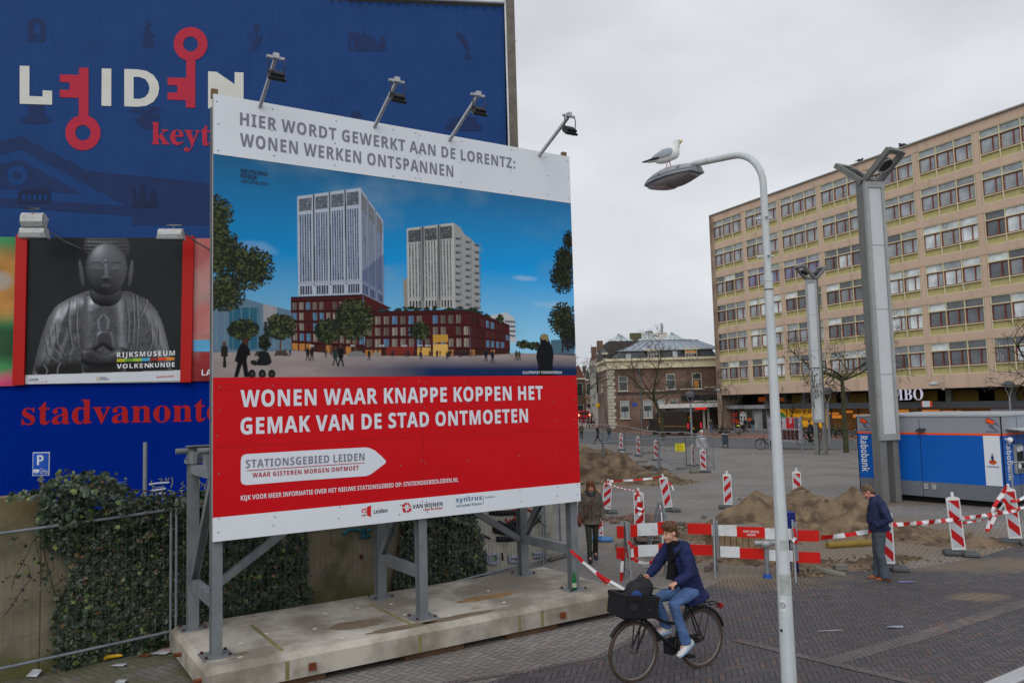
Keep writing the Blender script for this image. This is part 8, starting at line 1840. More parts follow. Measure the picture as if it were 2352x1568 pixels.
for sy in (-1,1):
    mb = MB(); mb.loft([ring((x*k, sy*y*k, z*k), ry*k, rz_*k) for x, y, z, ry, rz_ in ((.09,.058,.205,.012,.03),(.03,.074,.195,.02,.058),(-.05,.074,.180,.022,.060),(-.13,.058,.160,.018,.042),(-.20,.035,.145,.010,.020))]); q = mb.build('wing', m_gg, gull)
    mb = MB(); mb.loft([ring((x*k, sy*y*k, z*k), ry*k, rz_*k) for x, y, z, ry, rz_ in ((-.10,.078,.135,.010,.012),(-.18,.055,.135,.010,.014),(-.27,.022,.128,.008,.010),(-.335,.012,.122,.003,.003))]); mb.build('wing_tip', m_gk, q)
    mb = MB(); mb.tube([(.0+sy*.012, sy*.03*k, .09),(.012+sy*.015, sy*.035*k, .045),(.0+sy*.015, sy*.035*k, .0)],.006,6); mb.prism([(.0, sy*.035-.012,0),(.05, sy*.035-.02,0),(.05, sy*.035+.02,0),(.0, sy*.035+.012,0)],(0,0,.004)); mb.build('leg', M('gull_pink_leg', s3(180,140,136),.6), gull)
    MB().ell((.160*k, sy*.036*k-.004,.342*k),(.007,.006,.007),8).build('eye', m_gk, gull)
mb = MB(); mb.loft([ring((x, y, z), r, r*1.2, n=8) for x, y, z, r in ((.150,-.022,.283,.013),(.166,-.036,.280,.010),(.182,-.046,.271,.004))]); mb.build('beak', M('gull_beak', s3(196,170,90),.5), gull)
# ================================================================== BICYCLES
m_tyre = M('tyre_rubber', s3(44,40,40),.8,.1); m_rim = M('rim_metal', s3(120,116,112),.35,.1, metal=.6); m_bblk = M('bicycle_black', (.016,.016,.018),.4,.1); m_seat = M('saddle_black', (.02,.018,.018),.6); m_bronze = M('bronze_tyre', s3(70,58,52),.7,.15,5)
def wheel(mbx, root, x, z, r, tyre, spokes=28):
    q = MB().tube([(x+r*.97*math.cos(a),0, z+r*.97*math.sin(a)) for a in [2*math.pi*i/40 for i in range(41)]],.021,8, cap=False).build('wheel', tyre, root)
    MB().tube([(x+r*.91*math.cos(a),0, z+r*.91*math.sin(a)) for a in [2*math.pi*i/40 for i in range(41)]],.012,6, cap=False).build('rim', m_rim, q)
    mb = MB()
    for i in range(spokes):
        a = 2*math.pi*i/spokes; b = a+(.35 if i % 2 else -.35); s_ = .03 if i % 4 < 2 else -.03
        mb.tube([(x+.03*math.cos(b), s_, z+.03*math.sin(b)),(x+r*.91*math.cos(a),0, z+r*.91*math.sin(a))],.0016,3, cap=False)
    mb.tube([(x, -.05, z),(x, .05, z)],.03,8); mb.build('spokes', m_rim, q); return q
def bicycle(label, group=None, frame=None, full=False, tyre=None):
    t_ = thing('bicycle', label, 'bicycle', (0,0,0),0, group); fm = frame or m_bblk; r = .355
    for x in (.52,-.52): wheel(None, t_, x, r, r, tyre or m_tyre, 28 if full else 12)
    bb, st, hb, ht, ra, fa_ = V((-.10,0,.31)), V((-.36,0,.86)), V((.33,0,.70)), V((.26,0,.95)), V((-.52,0, r)), V((.52,0, r))
    mb = MB(); mb.tube([bb, st],.019,8); mb.tube([bb, V((.10,0,.46)), hb],.022,8); mb.tube([V((-.22,0,.57)), V((.05,0,.64)), hb+V((-.02,0,.1))],.019,8); mb.tube([hb, ht],.024,8)
    for s_ in (-.05,.05): mb.tube([bb+V((0, s_*.6,0)), ra+V((0, s_, 0))],.011,6); mb.tube([st+V((.02, s_*.3,-.05)), ra+V((0, s_, 0))],.010,6); mb.tube([hb+V((0, s_, 0)), hb+V((.06, s_, -.12)), fa_+V((0, s_, 0))],.013,6)
    mb.build('frame', fm, t_)
    mb = MB(); mb.tube([st, st+V((-.03,0,.10))],.013,6); mb.loft([[V((x, w*math.cos(a), z+.03*math.sin(a))) for a in [2*math.pi*i/10 for i in range(10)]] for x, w, z in ((-.52,.05,.965),(-.48,.10,.97),(-.38,.085,.965),(-.28,.035,.965),(-.22,.02,.96))]); mb.build('saddle', m_seat, t_)
    mb = MB(); mb.tube([ht, ht+V((-.03,0,.13))],.014,6)
    for s_ in (-1,1): mb.tube([(.23,0,1.08),(.27, s_*.10,1.10),(.24, s_*.24,1.12),(.08, s_*.28,1.11)],.012,8)
    mb.build('handlebar', m_rim, t_)
    mb = MB()
    for s_ in (-1,1): mb.tube([(.16, s_*.265,1.115),(.05, s_*.283,1.11)],.018,8)
    mb.build('grip', m_seat, t_)
    mb = MB()
    for x, a0, a1 in ((.52, R(35), R(170)),(-.52, R(10), R(165))):
        pts = [(x+(r+.035)*math.cos(a0+(a1-a0)*k/10),0, r+(r+.035)*math.sin(a0+(a1-a0)*k/10)) for k in range(11)]
        mb.tube(pts, .022,6)
    mb.build('mudguard', fm, t_)
    mb = MB()
    for s_ in (-.06,.06): mb.tube([(-.35, s_, .78),(-.50, s_, .775),(-.82, s_, .765)],.008,5); mb.tube([(-.52, s_, r),(-.66, s_, .77)],.006,5)
    for k in range(4): mb.tube([(-.45-.11*k, -.06,.775),(-.45-.11*k, .06,.775)],.006,5)
    mb.build('rear_rack', fm, t_)
    MB().box((-.86,0,.72),(.04,.10,.07), bev=.01).build('tail_light', M('tail_red', (.30,.02,.02),.3), t_)
    MB().ell((.53,0,.83),(.05,.045,.045),10).build('headlight', m_rim, t_)
    mb = MB(); mb.loft([[V((x, -.045+dy, z)) for dy, z in ((-.02, z0),(.02, z0),(.02, z1),(-.02, z1))] for x, z0, z1 in ((.02,.24,.40),(-.10,.20,.43),(-.3,.27,.42),(-.54,.30,.40))], smooth=False); mb.build('chain_guard', fm, t_)
    mb = MB(); mb.tube([bb+V((0,-.09,0)), bb+V((0,.09,0))],.02,6)
    c = V((-.12,0,-.09)) if full else V((.1,0,-.12))
    for s_ in (1,-1):
        e = bb+c*s_+V((0, s_*.09,0)); mb.tube([bb+V((0, s_*.09,0)), e],.011,6); mb.box(e+V((0, s_*.06,0)),(.10,.09,.025))
    mb.build('crank', m_bblk, t_); return t_
fC, rC = G(1456.5,1565), G(1613,1530); md = (fC+rC)/2; hd_ = (fC-rC).normalized(); brz = math.atan2(hd_.y, hd_.x)
bike = bicycle('black town bicycle with a crate on the front, ridden by the teenager in blue', None, None, True, m_bronze); bike.location = md; bike.rotation_euler = (0,0, brz)
mt = Mx.Translation(V((.52,0,.79))) @ Mx.Rotation(R(-9),4, 'Y'); mb = MB(); cw, cl, chh = .36,.48,.26
for (c, d) in (((0,0,.01),(cl, cw, .02)),((-cl/2,0, chh/2),(.02, cw, chh)),((cl/2,0, chh/2),(.02, cw, chh)),((0,-cw/2, chh/2),(cl-.021,.02, chh)),((0, cw/2, chh/2),(cl-.021,.02, chh)),((0,-cw/2-.012, chh-.03),(cl+.02,.014,.05)),((0, cw/2+.012, chh-.03),(cl+.02,.014,.05))): mb.box((0,0,0), d, mat=mt @ Mx.Translation(V(c)))
for k in range(5):
    for s_ in (-1,1): mb.box((0,0,0),(.014,.012, chh), mat=mt @ Mx.Translation(V((-cl/2+.05+k*.095, s_*(cw/2+.012), chh/2))))
crate = thing('crate', 'black plastic crate on the front carrier of the moving bicycle', 'crate', md, brz); mb.build('shell', m_bblk, crate)
mb = MB(); mb.box((0,0,0),(.10,.003,.07), mat=mt @ Mx.Translation(V((.14, cw/2+.021,.13)))); mb.box((0,0,0),(.09,.003,.02), mat=mt @ Mx.Translation(V((-.1, cw/2+.021,.1)))); mb.build('worn_print', M('worn_white_print', s3(44,44,46),.7,.4,30), crate)
mb = MB(); mb.tube([(.42,.1,.78),(.46,.06,.62),(.5,.06,.38)],.008,5); mb.tube([(.42,-.1,.78),(.46,-.06,.62),(.5,-.06,.38)],.008,5); mb.box((.46,0,.775),(.42,.26,.02)); mb.build('front_carrier', m_bblk, bike)
bag = thing('backpack', 'black and blue backpack stuffed into the bicycle crate', 'bag', md, brz)
mb = MB(); 
for c, r_ in (((.44,0,1.04),(.17,.14,.15)),((.36,.02,1.10),(.12,.13,.12)),((.52,0,1.00),(.12,.13,.10))): mb.ell(c, r_, 14)
remesh(mb, 'sack', M('backpack_black', (.022,.022,.026),.8,.3,8), bag, .012,4,.012)
mb = MB(); mb.ell((.52,.11,1.02),(.10,.05,.085),12); mb.build('front_pocket', M('backpack_blue', (.022,.05,.16),.8,.2), bag); mb = MB(); mb.tube([(.40,-.03,1.2),(.36,-.02,1.25),(.30,0,1.20)],.012,6); mb.build('handle_loop', M('backpack_black', (.022,.022,.026),.8), bag)

# ================================================================== PEOPLE  (local axes: x to the person's right, y forward, z up)
m_skin = M('skin', s3(196,150,128),.55,.06,6); m_skin2 = M('skin_ruddy', s3(186,132,112),.55,.08,6); m_eye = M('eye_dark', (.03,.02,.018),.3); m_lip = M('lip', s3(150,84,78),.5)
def rng(c, right, fwd, rx, ry, n=16): 
    return [V(c)+V(right)*(rx*math.cos(a))+V(fwd)*(ry*math.sin(a)) for a in [2*math.pi*i/n for i in range(n)]]
STAND = dict(head=(0,.035,1.63), neck=(0,.0,1.50), chest=(0,0,1.33), waist=(0,0,1.10), pelvis=(0,0,.95),
    shl=(-.18,-.01,1.43), shr=(.18,-.01,1.43), ell=(-.23,-.04,1.15), elr=(.23,-.04,1.15), wrl=(-.24,.05,.91), wrr=(.24,.05,.91),
    hpl=(-.09,0,.93), hpr=(.09,0,.93), knl=(-.10,.03,.50), knr=(.10,.03,.50), anl=(-.10,-.02,.09), anr=(.10,-.02,.09), pitch=0.0, yaw=0.0, footl=0.0, footr=0.0)
WALK = dict(STAND, knl=(-.10,.16,.52), anl=(-.10,.30,.10), knr=(.10,-.02,.50), anr=(.10,-.34,.17), footr=-.6, footl=.25, ell=(-.23,-.12,1.16), wrl=(-.23,-.10,.92), elr=(.23,.05,1.16), wrr=(.22,.22,.97))
def figure(label, loc, rz, P, look, sc=1.0, det=True, cat='person', group=None):
    t_ = thing('person', label, cat, loc, rz, group); t_.scale = (sc,)*3
    p = {k: (V(v) if isinstance(v, tuple) else v) for k, v in P.items()}
    vox = .011 if det else .024; RT = (p['shr']-p['shl']).normalized(); UPV = (p['neck']-p['pelvis']).normalized(); FW = UPV.cross(RT).normalized()
    fl, fr = look.get('fat', 1.0), look.get('fatb', 1.0)
    mb = MB()
    mb.loft([rng(p['pelvis']-UPV*.06, RT, FW, .12,.09), rng(p['pelvis'], RT, FW, .135,.10), rng(p['waist'], RT, FW, .125,.095), rng(p['chest'], RT, FW, .15,.105), rng(p['chest'].lerp(p['neck'],.62), RT, FW, .14,.085), rng(p['neck'], RT, FW, .055,.055), rng(p['neck'].lerp(p['head'],.6), RT, FW, .052,.055)])
    for s_ in 'lr':
        mb.tube([p['sh'+s_], p['el'+s_], p['wr'+s_]],.04,10, rs=[.048,.038,.027]); mb.tube([p['hp'+s_], p['kn'+s_], p['an'+s_]],.06,10, rs=[.075,.052,.036])
        ff = Mx.Rotation(p.get('foot'+s_, 0),3, 'X'); mb.tube([p['an'+s_], p['an'+s_]+ff @ V((0,.09,-.055))],.03,8)
        d = (p['wr'+s_]-p['el'+s_]).normalized(); w = p['wr'+s_]
        if s_ in look.get('nohand', ''): continue
        if det:
            side = V((0,1,0)) if abs(d.z) > .6 else RT; side = (side-d*side.dot(d)).normalized(); nrm = d.cross(side); curl = look.get('curl', .5)
            mb.loft([rng(w-d*.01, side, nrm, .028,.018,10), rng(w+d*.045, side, nrm, .040,.017,10), rng(w+d*.085, side, nrm, .040,.015,10)])
            sgn = -1 if s_ == 'l' else 1
            ind = nrm*(-1 if (nrm.dot(RT)*sgn) > 0 else 1)   # palm side faces the body
            for k, Lf in enumerate((.068,.076,.071,.056)):
                b = w+d*.082+side*(.030-.020*k); m1 = b+(d*math.cos(curl)+ind*math.sin(curl))*Lf*.55; e = m1+(d*math.cos(curl*2.2)+ind*math.sin(curl*2.2))*Lf*.5; mb.tube([b, m1, e],.009,6, rs=[.0105,.0095,.0075])
            b = w+d*.025+side*.032; mb.tube([b, b+side*.03+d*.03+ind*.012, b+side*.035+d*.062+ind*.03],.011,6, rs=[.014,.012,.009])
        else: mb.ell(w+d*.06,(.035,.035,.07),8)
    HM = Mx.Translation(p['head']) @ Mx.Rotation(p['yaw'],4, 'Z') @ Mx.Rotation(p['pitch'],4, 'X')
    def he(c, r): mb.ell((0,0,0), r, 14, mm=HM @ Mx.Translation(V(c)))
    he((0,-.012,.03),(.074,.092,.092)); he((0,.022,-.035),(.058,.068,.078)); he((0,.058,-.088),(.030,.028,.024)); he((-.03,.055,-.03),(.03,.03,.03)); he((.03,.055,-.03),(.03,.03,.03))
    if det:
        a = [HM @ V(v) for v in ((0,.080,.02),(0,.094,-.005),(0,.108,-.028),(0,.094,-.040))]; mb.tube(a, .012,8, rs=[.010,.013,.016,.013])
        for s_ in (-1,1): he((s_*.076,-.008,-.005),(.012,.02,.032))
    remesh(mb, 'body', look['skin'], t_, .0085 if det else vox, 2 if det else 3)
    if det:
        mb = MB()
        for s_ in (-1,1): mb.ell((0,0,0),(.012,.006,.006),8, mm=HM @ Mx.Translation(V((s_*.031,.0865,.012))))
        mb.build('eye', m_eye, t_); mb = MB()
        for s_ in (-1,1): mb.tube([HM @ V((s_*.016,.091,.030)), HM @ V((s_*.034,.090,.035)), HM @ V((s_*.052,.078,.030))],.004,5)
        mb.build('eyebrow', look['hair'], t_); mb = MB(); mb.tube([HM @ V((-.022,.084,-.062)), HM @ V((0,.092,-.060)), HM @ V((.022,.084,-.062))],.0055,6); mb.build('mouth', m_lip, t_)
    # hair
    mb = MB(); hs_ = look.get('hairstyle', 'short'); rg = random.Random(len(label))
    if hs_ != 'cap':
        for c, r in {'short': [((0,-.022,.052),(.084,.094,.084)),((0,-.055,.0),(.074,.06,.075))], 'tousled': [((0,-.018,.058),(.086,.098,.086)),((0,-.06,.0),(.076,.056,.085)),((.02,.045,.10),(.055,.045,.035)),((-.03,.04,.105),(.045,.045,.032)),((0,-.01,.125),(.06,.07,.03))],
                     'bob': [((0,-.022,.055),(.092,.104,.092)),((-.08,-.035,-.015),(.030,.05,.075)),((.08,-.035,-.015),(.030,.05,.075)),((0,-.075,-.02),(.075,.05,.09)),((0,.045,.100),(.066,.036,.030))], 'long': [((0,-.022,.05),(.084,.096,.088)),((0,-.07,-.06),(.075,.05,.14))], 'bald': [((0,-.06,-.01),(.076,.05,.05))]}[hs_]:
            mb.ell((0,0,0), r, 14, mm=HM @ Mx.Translation(V(c)))
        if det and hs_ in ('tousled', 'bob', 'short'):
            for k in range(70 if hs_ != 'short' else 40):
                a, el = rg.uniform(0,6.28), rg.uniform(.15,1.3); c = V((.082*math.cos(a)*math.cos(el),-.02+.094*math.sin(a)*math.cos(el),.055+.085*math.sin(el)))
                if c.y > .05 and c.z < .07: continue
                n = (c-V((0,-.02,.03))).normalized(); d = (n*.5+V((rg.gauss(0,.4),-.2 if hs_ == 'tousled' else .1,-.35))).normalized(); mb.tube([HM @ c, HM @ (c+d*.028)],.009,5, rs=[.011,.004])
        (remesh(mb, 'hair', look['hair'], t_, .009,2) if det else mb.build('hair', look['hair'], t_))
    else:
        mb.ell((0,0,0),(.086,.098,.075),14, mm=HM @ Mx.Translation(V((0,-.012,.055)))); mb.loft([[HM @ V((x, y, z)) for x, y, z in ((-.07,.06,.05),(.07,.06,.05),(.06,.06,.065),(-.06,.06,.065))],[HM @ V((x, y, z)) for x, y, z in ((-.05,.15,.04),(.05,.15,.04),(.05,.15,.048),(-.05,.15,.048))]]); mb.build('cap', look['hair'], t_)
    # jacket
    hem = look.get('hem', .86); mb = MB(); jw = look.get('jw', 1.0); pv = p['pelvis']; hc = pv-UPV*(p['pelvis'].z-hem) if abs(UPV.z) > .5 else pv
    hr, hf_ = look.get('hemw', (.175,.135)); hc = hc+V(look.get('hemoff', (0,0,0)))
    mb.loft([rng(hc, RT, FW, hr*jw, hf_*jw), rng(pv.lerp(hc, .3), RT, FW, .172*jw, .135*jw), rng(p['waist']+FW*.012*(fl-1)*8, RT, FW, .165*jw, .13*jw*fl), rng(p['chest']+FW*.01, RT, FW, .185*jw, .135*jw), rng(p['chest'].lerp(p['neck'],.5), RT, FW, .185*jw, .115*jw), rng(p['chest'].lerp(p['neck'],.8), RT, FW, .12*jw, .09*jw), rng(p['neck']+UPV*.015, RT, FW, .075,.075)])
    for s_ in 'lr':
        d = (p['wr'+s_]-p['el'+s_]).normalized(); mb.tube([p['sh'+s_]-RT*(.02 if s_ == 'r' else -.02), p['sh'+s_].lerp(p['el'+s_],.5), p['el'+s_], p['el'+s_].lerp(p['wr'+s_],.5), p['wr'+s_]+d*.005],.06,12, rs=[.076*jw, .068*jw, .060*jw, .054*jw, .043*jw]); mb.ell(p['sh'+s_],(.072*jw, .072*jw, .07*jw),10)
    remesh(mb, 'jacket', look['jacket'], t_, vox*1.1,4,.008 if det else 0)
    # trousers
    mb = MB(); tw_ = look.get('tw', 1.0); mb.loft([rng(pv+UPV*.09, RT, FW, .145,.11*fr), rng(pv, RT, FW, .155,.12*fr), rng(pv-V((0,0,.08)), RT, FW, .15,.115)])
    cuff = look.get('cuff', -.03)
    for s_ in 'lr':
        mid_ = p['kn'+s_].lerp(p['an'+s_],.5); dn = (p['an'+s_]-p['kn'+s_]).normalized(); mb.tube([p['hp'+s_], p['hp'+s_].lerp(p['kn'+s_],.5), p['kn'+s_], mid_, p['an'+s_]-dn*cuff],.07,14, rs=[.098*tw_, .086*tw_, .068*tw_, .062*tw_, look.get('cuffr', .055)*tw_]); mb.ell(p['hp'+s_],(.10*tw_, .11*tw_, .10),10)
    remesh(mb, 'trousers', look['trousers'], t_, vox*1.1,3,.006 if det else 0)
    for s_ in 'lr':
        a = p['an'+s_]; ft = p.get('foot'+s_, 0); fm_ = Mx.Translation(a) @ Mx.Rotation(look.get('toe', 0)*(-1 if s_ == 'l' else 1),4, 'Z') @ Mx.Rotation(ft, 4, 'X'); mb = MB()
        mb.ell((0,0,0),(.047,.062,.05),10, mm=fm_ @ Mx.Translation(V((0,-.005,-.02)))); prof = [(-.078,.030,.06,-.09),(-.05,.043,.095,-.09),(0,.046,.10,-.09),(.06,.049,.072,-.09),(.12,.050,.045,-.09),(.17,.042,.032,-.09),(.20,.020,.018,-.085)]
        mb.loft([[fm_ @ V((w*c, y, z0+(h+.0)*k)) for c, k in ((-1,0),(1,0),(1.02,.5),(.7,1),(-.7,1),(-1.02,.5))] for y, w, h, z0 in prof])
        if look.get('boot'): mb.tube([fm_ @ V((0,-.01,-.06)), fm_ @ V((0,-.012,.13))],.058,12); mb.box((0,0,0),(.07,.06,.05), mat=fm_ @ Mx.Translation(V((0,-.045,-.10))))
        o = mb.build('shoe', look['shoes'], t_); 
        if det and look.get('sole'): MB().loft([[fm_ @ V((w*1.06*c, y, z0-.004+.022*k)) for c, k in ((-1,0),(1,0),(1,1),(-1,1))] for y, w, h, z0 in prof], smooth=False).build('sole', look['sole'], o)
    return t_, p, HM
def cl(name, r, g, b, rough=.85, var=.16, **k): k.setdefault('bump', .35); k.setdefault('bscale', 15); return M('cloth_'+name, s3(r*.86, g*.86, b*.86), rough, var, 7, **k)
brown_h = M('hair_brown', s3(88,62,44),.6,.3,30); lbrown_h = M('hair_auburn', s3(98,66,42),.6,.3,30); grey_h = M('hair_greying', s3(98,78,62),.6,.3,30); dark_h = M('hair_dark', s3(40,32,28),.6,.2,30)
# --- the cyclist
RID = dict(head=(0,-.10,1.71), neck=(0,-.17,1.575), chest=(0,-.26,1.40), waist=(0,-.335,1.18), pelvis=(0,-.38,1.01), shl=(-.18,-.20,1.49), shr=(.18,-.20,1.49), ell=(-.255,-.19,1.24), elr=(.26,-.06,1.26), wrl=(-.268,.04,1.165), wrr=(.268,.045,1.165),
    hpl=(-.09,-.36,.98), hpr=(.09,-.36,.98), knl=(-.115,-.02,.87), knr=(.11,.06,.90), anl=(-.11,-.19,.40), anr=(.11,-.06,.56), pitch=-.20, yaw=.06, footl=-.55, footr=-.1)
navy = cl('navy_parka', 38,46,92,.75,.2, bump=.6, bscale=11); jeans = cl('blue_jeans', 92,122,172,.85,.25, dirt=s3(60,86,136), dscale=4); 
rider, p, HM = figure('teenager in a navy parka and blue jeans riding the black bicycle', md, brz-R(90), RID, dict(skin=m_skin, hair=brown_h, hairstyle='tousled', jacket=navy, trousers=jeans, shoes=M('white_trainers', s3(206,204,200),.6,.08,8), sole=M('trainer_sole', s3(150,180,215),.5), hem=.84, hemw=(.185,.17), hemoff=(0,-.02,0), tw=.98, jw=1.08, curl=1.1, cuff=-.035, cuffr=.068))
mb = MB(); mb.loft([rng(V((0,-.105,1.13)),(1,0,0),(0,.97,.25),.062,.085), rng(V((0,-.125,1.36)),(1,0,0),(0,.97,.2),.066,.05), rng(V((0,-.11,1.53)),(1,0,0),(0,.9,.3),.062,.045)]); mb.build('hoodie_front', cl('black_hoodie', 22,22,26), rider)
mb = MB(); mb.lathe([(.085,-.03),(.095,.0),(.088,.04),(.07,.05)], n=16, mat=Mx.Translation(V((0,-.165,1.565))) @ Mx.Rotation(R(14),4, 'X')); mb.build('black_collar', cl('black_hoodie', 22,22,26), rider)
mb = MB(); mb.ell((0,-.285,1.545),(.145,.075,.055),14); mb.ell((0,-.315,1.48),(.11,.045,.10),12); remesh(mb, 'hood', navy, rider, .012,3,.007)
mb = MB(); mb.tube([(-.17,-.17,1.55),(-.08,-.075,1.42),(.04,-.09,1.26),(.15,-.18,1.12)],.016,6); mb.build('shoulder_strap', cl('black_strap', 30,30,32), rider)
# --- the woman
WLK = dict(STAND, head=(0,.06,1.60), neck=(0,.0,1.475), chest=(0,0,1.30), waist=(0,0,1.07), pelvis=(0,0,.93), shl=(-.165,-.01,1.40), shr=(.165,-.01,1.40), ell=(-.235,-.07,1.13), elr=(.225,-.03,1.13), wrl=(-.25,.06,.89), wrr=(.235,.03,.88),
    hpl=(-.085,0,.92), hpr=(.085,0,.92), knl=(-.075,-.01,.51), knr=(.075,.10,.52), anl=(-.075,-.22,.165), anr=(.07,.18,.115), pitch=-.16, yaw=-.08, footl=-.45, footr=.12)
wl0 = G(1362,1288); wsc = (Zat(wl0,1105)-wl0.z)/1.715
olive = cl('taupe_parka', 112,102,92,.85,.18, bump=.5, bscale=12)
woman, p, HM = figure('woman in a taupe fur-hooded parka and dark trousers walking towards the camera', wl0, math.atan2(-wl0.y, -wl0.x)-R(90)+.06, WLK, dict(skin=m_skin2, hair=lbrown_h, hairstyle='bob', jacket=olive, trousers=cl('dark_olive_trousers', 66,66,58), shoes=M('black_boots', (.022,.022,.026),.4), boot=True, hem=.80, hemw=(.215,.17), jw=1.06, tw=.86, cuff=-.03, cuffr=.05, curl=.6), wsc)
mb = MB(); rg = random.Random(3)
for k in range(420):
    a = R(200)*k/420+R(-10); c = V((.185*math.cos(a),.04-.20*math.sin(a),1.49+.02*math.sin(a*3)))
    if math.sin(a) < -.05: pass
    d = V((rg.gauss(0,1), rg.gauss(0,1), rg.gauss(.3,1))).normalized()*.045; mb.tube([c, c+d],.012,4, rs=[.02,.003])
mb.build('fur_trim', M('fawn_fur', s3(160,140,112),.95,.3,20), woman)
mb = MB(); mb.lathe([(.105,-.07),(.115,-.02),(.098,.03),(.08,.05)], n=18, mat=Mx.Translation(V((0,.025,1.455)))); mb.build('scarf', cl('grey_scarf', 74,78,78,.9,.5), woman)
mb = MB(); mb.box((0,.155,1.1),(.018,.012,.55)); 
for x in (-.11,.11): mb.box((x, .158,1.0),(.13,.012,.02)); mb.box((x*.9,.165,1.24),(.10,.012,.015))
mb.build('parka_seams', cl('parka_seam', 82,74,68), woman)
mb = MB(); 
for s_ in (-1,1):
    mb.tube([HM @ V((s_*.032+.019*math.cos(a),.094,.012+.015*math.sin(a))) for a in [k*.63 for k in range(11)]],.0022,4)
mb.tube([HM @ V((-.013,.096,.014)), HM @ V((.013,.096,.014))],.002,4); mb.build('glasses', m_eye, woman)
mb = MB(); mb.tube([(-.10,.125,1.42),(.0,.165,1.26),(.10,.17,1.08),(.20,.1,.90)],.014,6); mb.build('bag_strap', M('brown_leather', s3(104,66,52),.6), woman)
bg = thing('handbag', 'brown leather shoulder bag hanging at the walking woman\'s hip', 'bag', wl0, woman.rotation_euler.z); bg.scale = (wsc,)*3; mb = MB(); mb.ell((.27,.03,.88),(.06,.13,.14),12); mb.build('pouch', M('brown_leather', s3(104,66,52),.6), bg); MB().tube([(.27,.13,.95),(.24,.08,1.05),(.27,-.07,.95)],.01,5).build('strap', M('brown_leather', s3(104,66,52),.6), bg)
# --- the man looking down into the hole, seen from his left side, facing the left of the picture
MAN = dict(STAND, head=(0,.15,1.585), neck=(0,.045,1.475), chest=(0,.0,1.31), waist=(0,.02,1.08), pelvis=(0,-.02,.95), shl=(-.19,-.03,1.40), shr=(.19,-.03,1.40), ell=(-.27,-.15,1.12), elr=(.27,-.13,1.12), wrl=(-.21,.06,1.00), wrr=(.21,.07,1.00), knl=(-.105,.02,.50), knr=(.09,.05,.50), anl=(-.11,-.05,.09), anr=(.09,.05,.09), pitch=-.62, yaw=0.0)
ml = G(2026,1330); msc = (Zat(ml, 1117)-ml.z)/1.685
bj = cl('navy_windbreaker', 46,54,90,.7,.15, bump=.5, bscale=10)
man, p, HM = figure('grey-haired man in a navy jacket and grey trousers looking down into the dug hole', ml, R(72), MAN, dict(skin=m_skin2, hair=grey_h, hairstyle='short', jacket=bj, trousers=cl('grey_trousers', 84,92,102,.85,.15), shoes=M('tan_leather_shoes', s3(140,82,50),.45,.15,9), sole=M('dark_sole', (.05,.04,.035),.7), hem=.90, hemw=(.185,.165), jw=1.16, fat=1.16, fatb=1.1, tw=1.12, cuff=-.04, cuffr=.088, nohand='lr', toe=.12), msc)
mb = MB(); mb.lathe([(.088,-.03),(.10,.01),(.085,.055),(.07,.05)], n=16, mat=Mx.Translation(V((0,.03,1.47))) @ Mx.Rotation(R(-14),4, 'X')); mb.build('collar', bj, man)
mb = MB(); mb.lathe([(.215,-.03),(.22,.02),(.205,.04)], n=20, mat=Mx.Translation(V((0,-.005,.925))) @ Mx.Scale(.86,4, V((0,1,0)))); mb.build('waistband', cl('navy_rib', 36,42,72), man)
mb = MB(); mb.tube([(-.02,.15,1.40),(-.01,.20,1.25)],.02,6); mb.build('shirt', cl('beige_shirt', 150,146,120), man); mb = MB(); mb.tube([(-.04,.13,1.43),(-.03,.21,1.22),(-.04,.20,1.12),(-.03,.15,1.42)],.005,5); mb.build('cord', m_eye, man)
# --- distant people: a few builds, then copies in other clothes
def far(label, px, py, ytop, rz, P, look, det=False):
    b = G(px, py); s_ = (Zat(b, ytop)-b.z)/1.735; return figure(label, b, rz, P, look, s_, det)[0]
K = dict(skin=m_skin2, hair=dark_h, hairstyle='short', shoes=M('black_shoes', (.02,.02,.02),.5))
blk_j = cl('black_jacket', 40,42,48); dkj = cl('dark_jeans', 48,54,70); ltj = cl('pale_jeans', 112,136,160); blk_t = cl('black_trousers', 34,34,38)
f1 = far('balding man in a black jacket striding past with a hand at his mouth', 1374,1020,975, R(80), dict(WALK, wrr=(.06,.16,1.46), elr=(.26,.12,1.2)), dict(K, hairstyle='bald', jacket=blk_j, trousers=dkj))
f2 = far('person with a grey backpack walking away in pale jeans', 1400,1016.5,976, R(20), WALK, dict(K, jacket=cl('dark_grey_jacket', 54,56,62), trousers=ltj))
bgp = MB(); bgp.ell((0,-.2,1.22),(.15,.1,.2),10); q = thing('backpack', 'grey backpack worn by the walker in pale jeans', 'bag', f2.location, R(20)); q.scale = f2.scale; bgp.build('sack', cl('grey_pack', 84,88,90), q)
f3 = far('man in a brown waistcoat walking beside the edge of the sign board', 1336,1008,972, R(-10), WALK, dict(K, jacket=cl('brown_vest', 92,78,62), trousers=blk_t))
f4 = far('person in a blue jacket and jeans carrying a white bag by the brick house', 1495,988,959, R(200), STAND, dict(K, jacket=cl('mid_blue_jacket', 44,54,84), trousers=cl('mid_jeans', 84,108,146)))
q = at(1491,979, f4.location.y-.3); tag(MB().loft([rng((0,0, z),(1,0,0),(0,1,0), w, w*.5,10) for z, w in ((-.34,.2),(-.2,.26),(0,.2),(.12,.05))]).build('carrier_bag', M('white_plastic_bag', s3(206,208,210),.4), None, q), 'white carrier bag held by the person in the blue jacket', 'bag')
def copy_person(src, label, px, py, ytop, rz, jac, trs):
    b = G(px, py); s_ = (Zat(b, ytop)-b.z)/1.735; return dup(src, b, rz, label, s_, {'jacket': jac, 'trousers': trs})
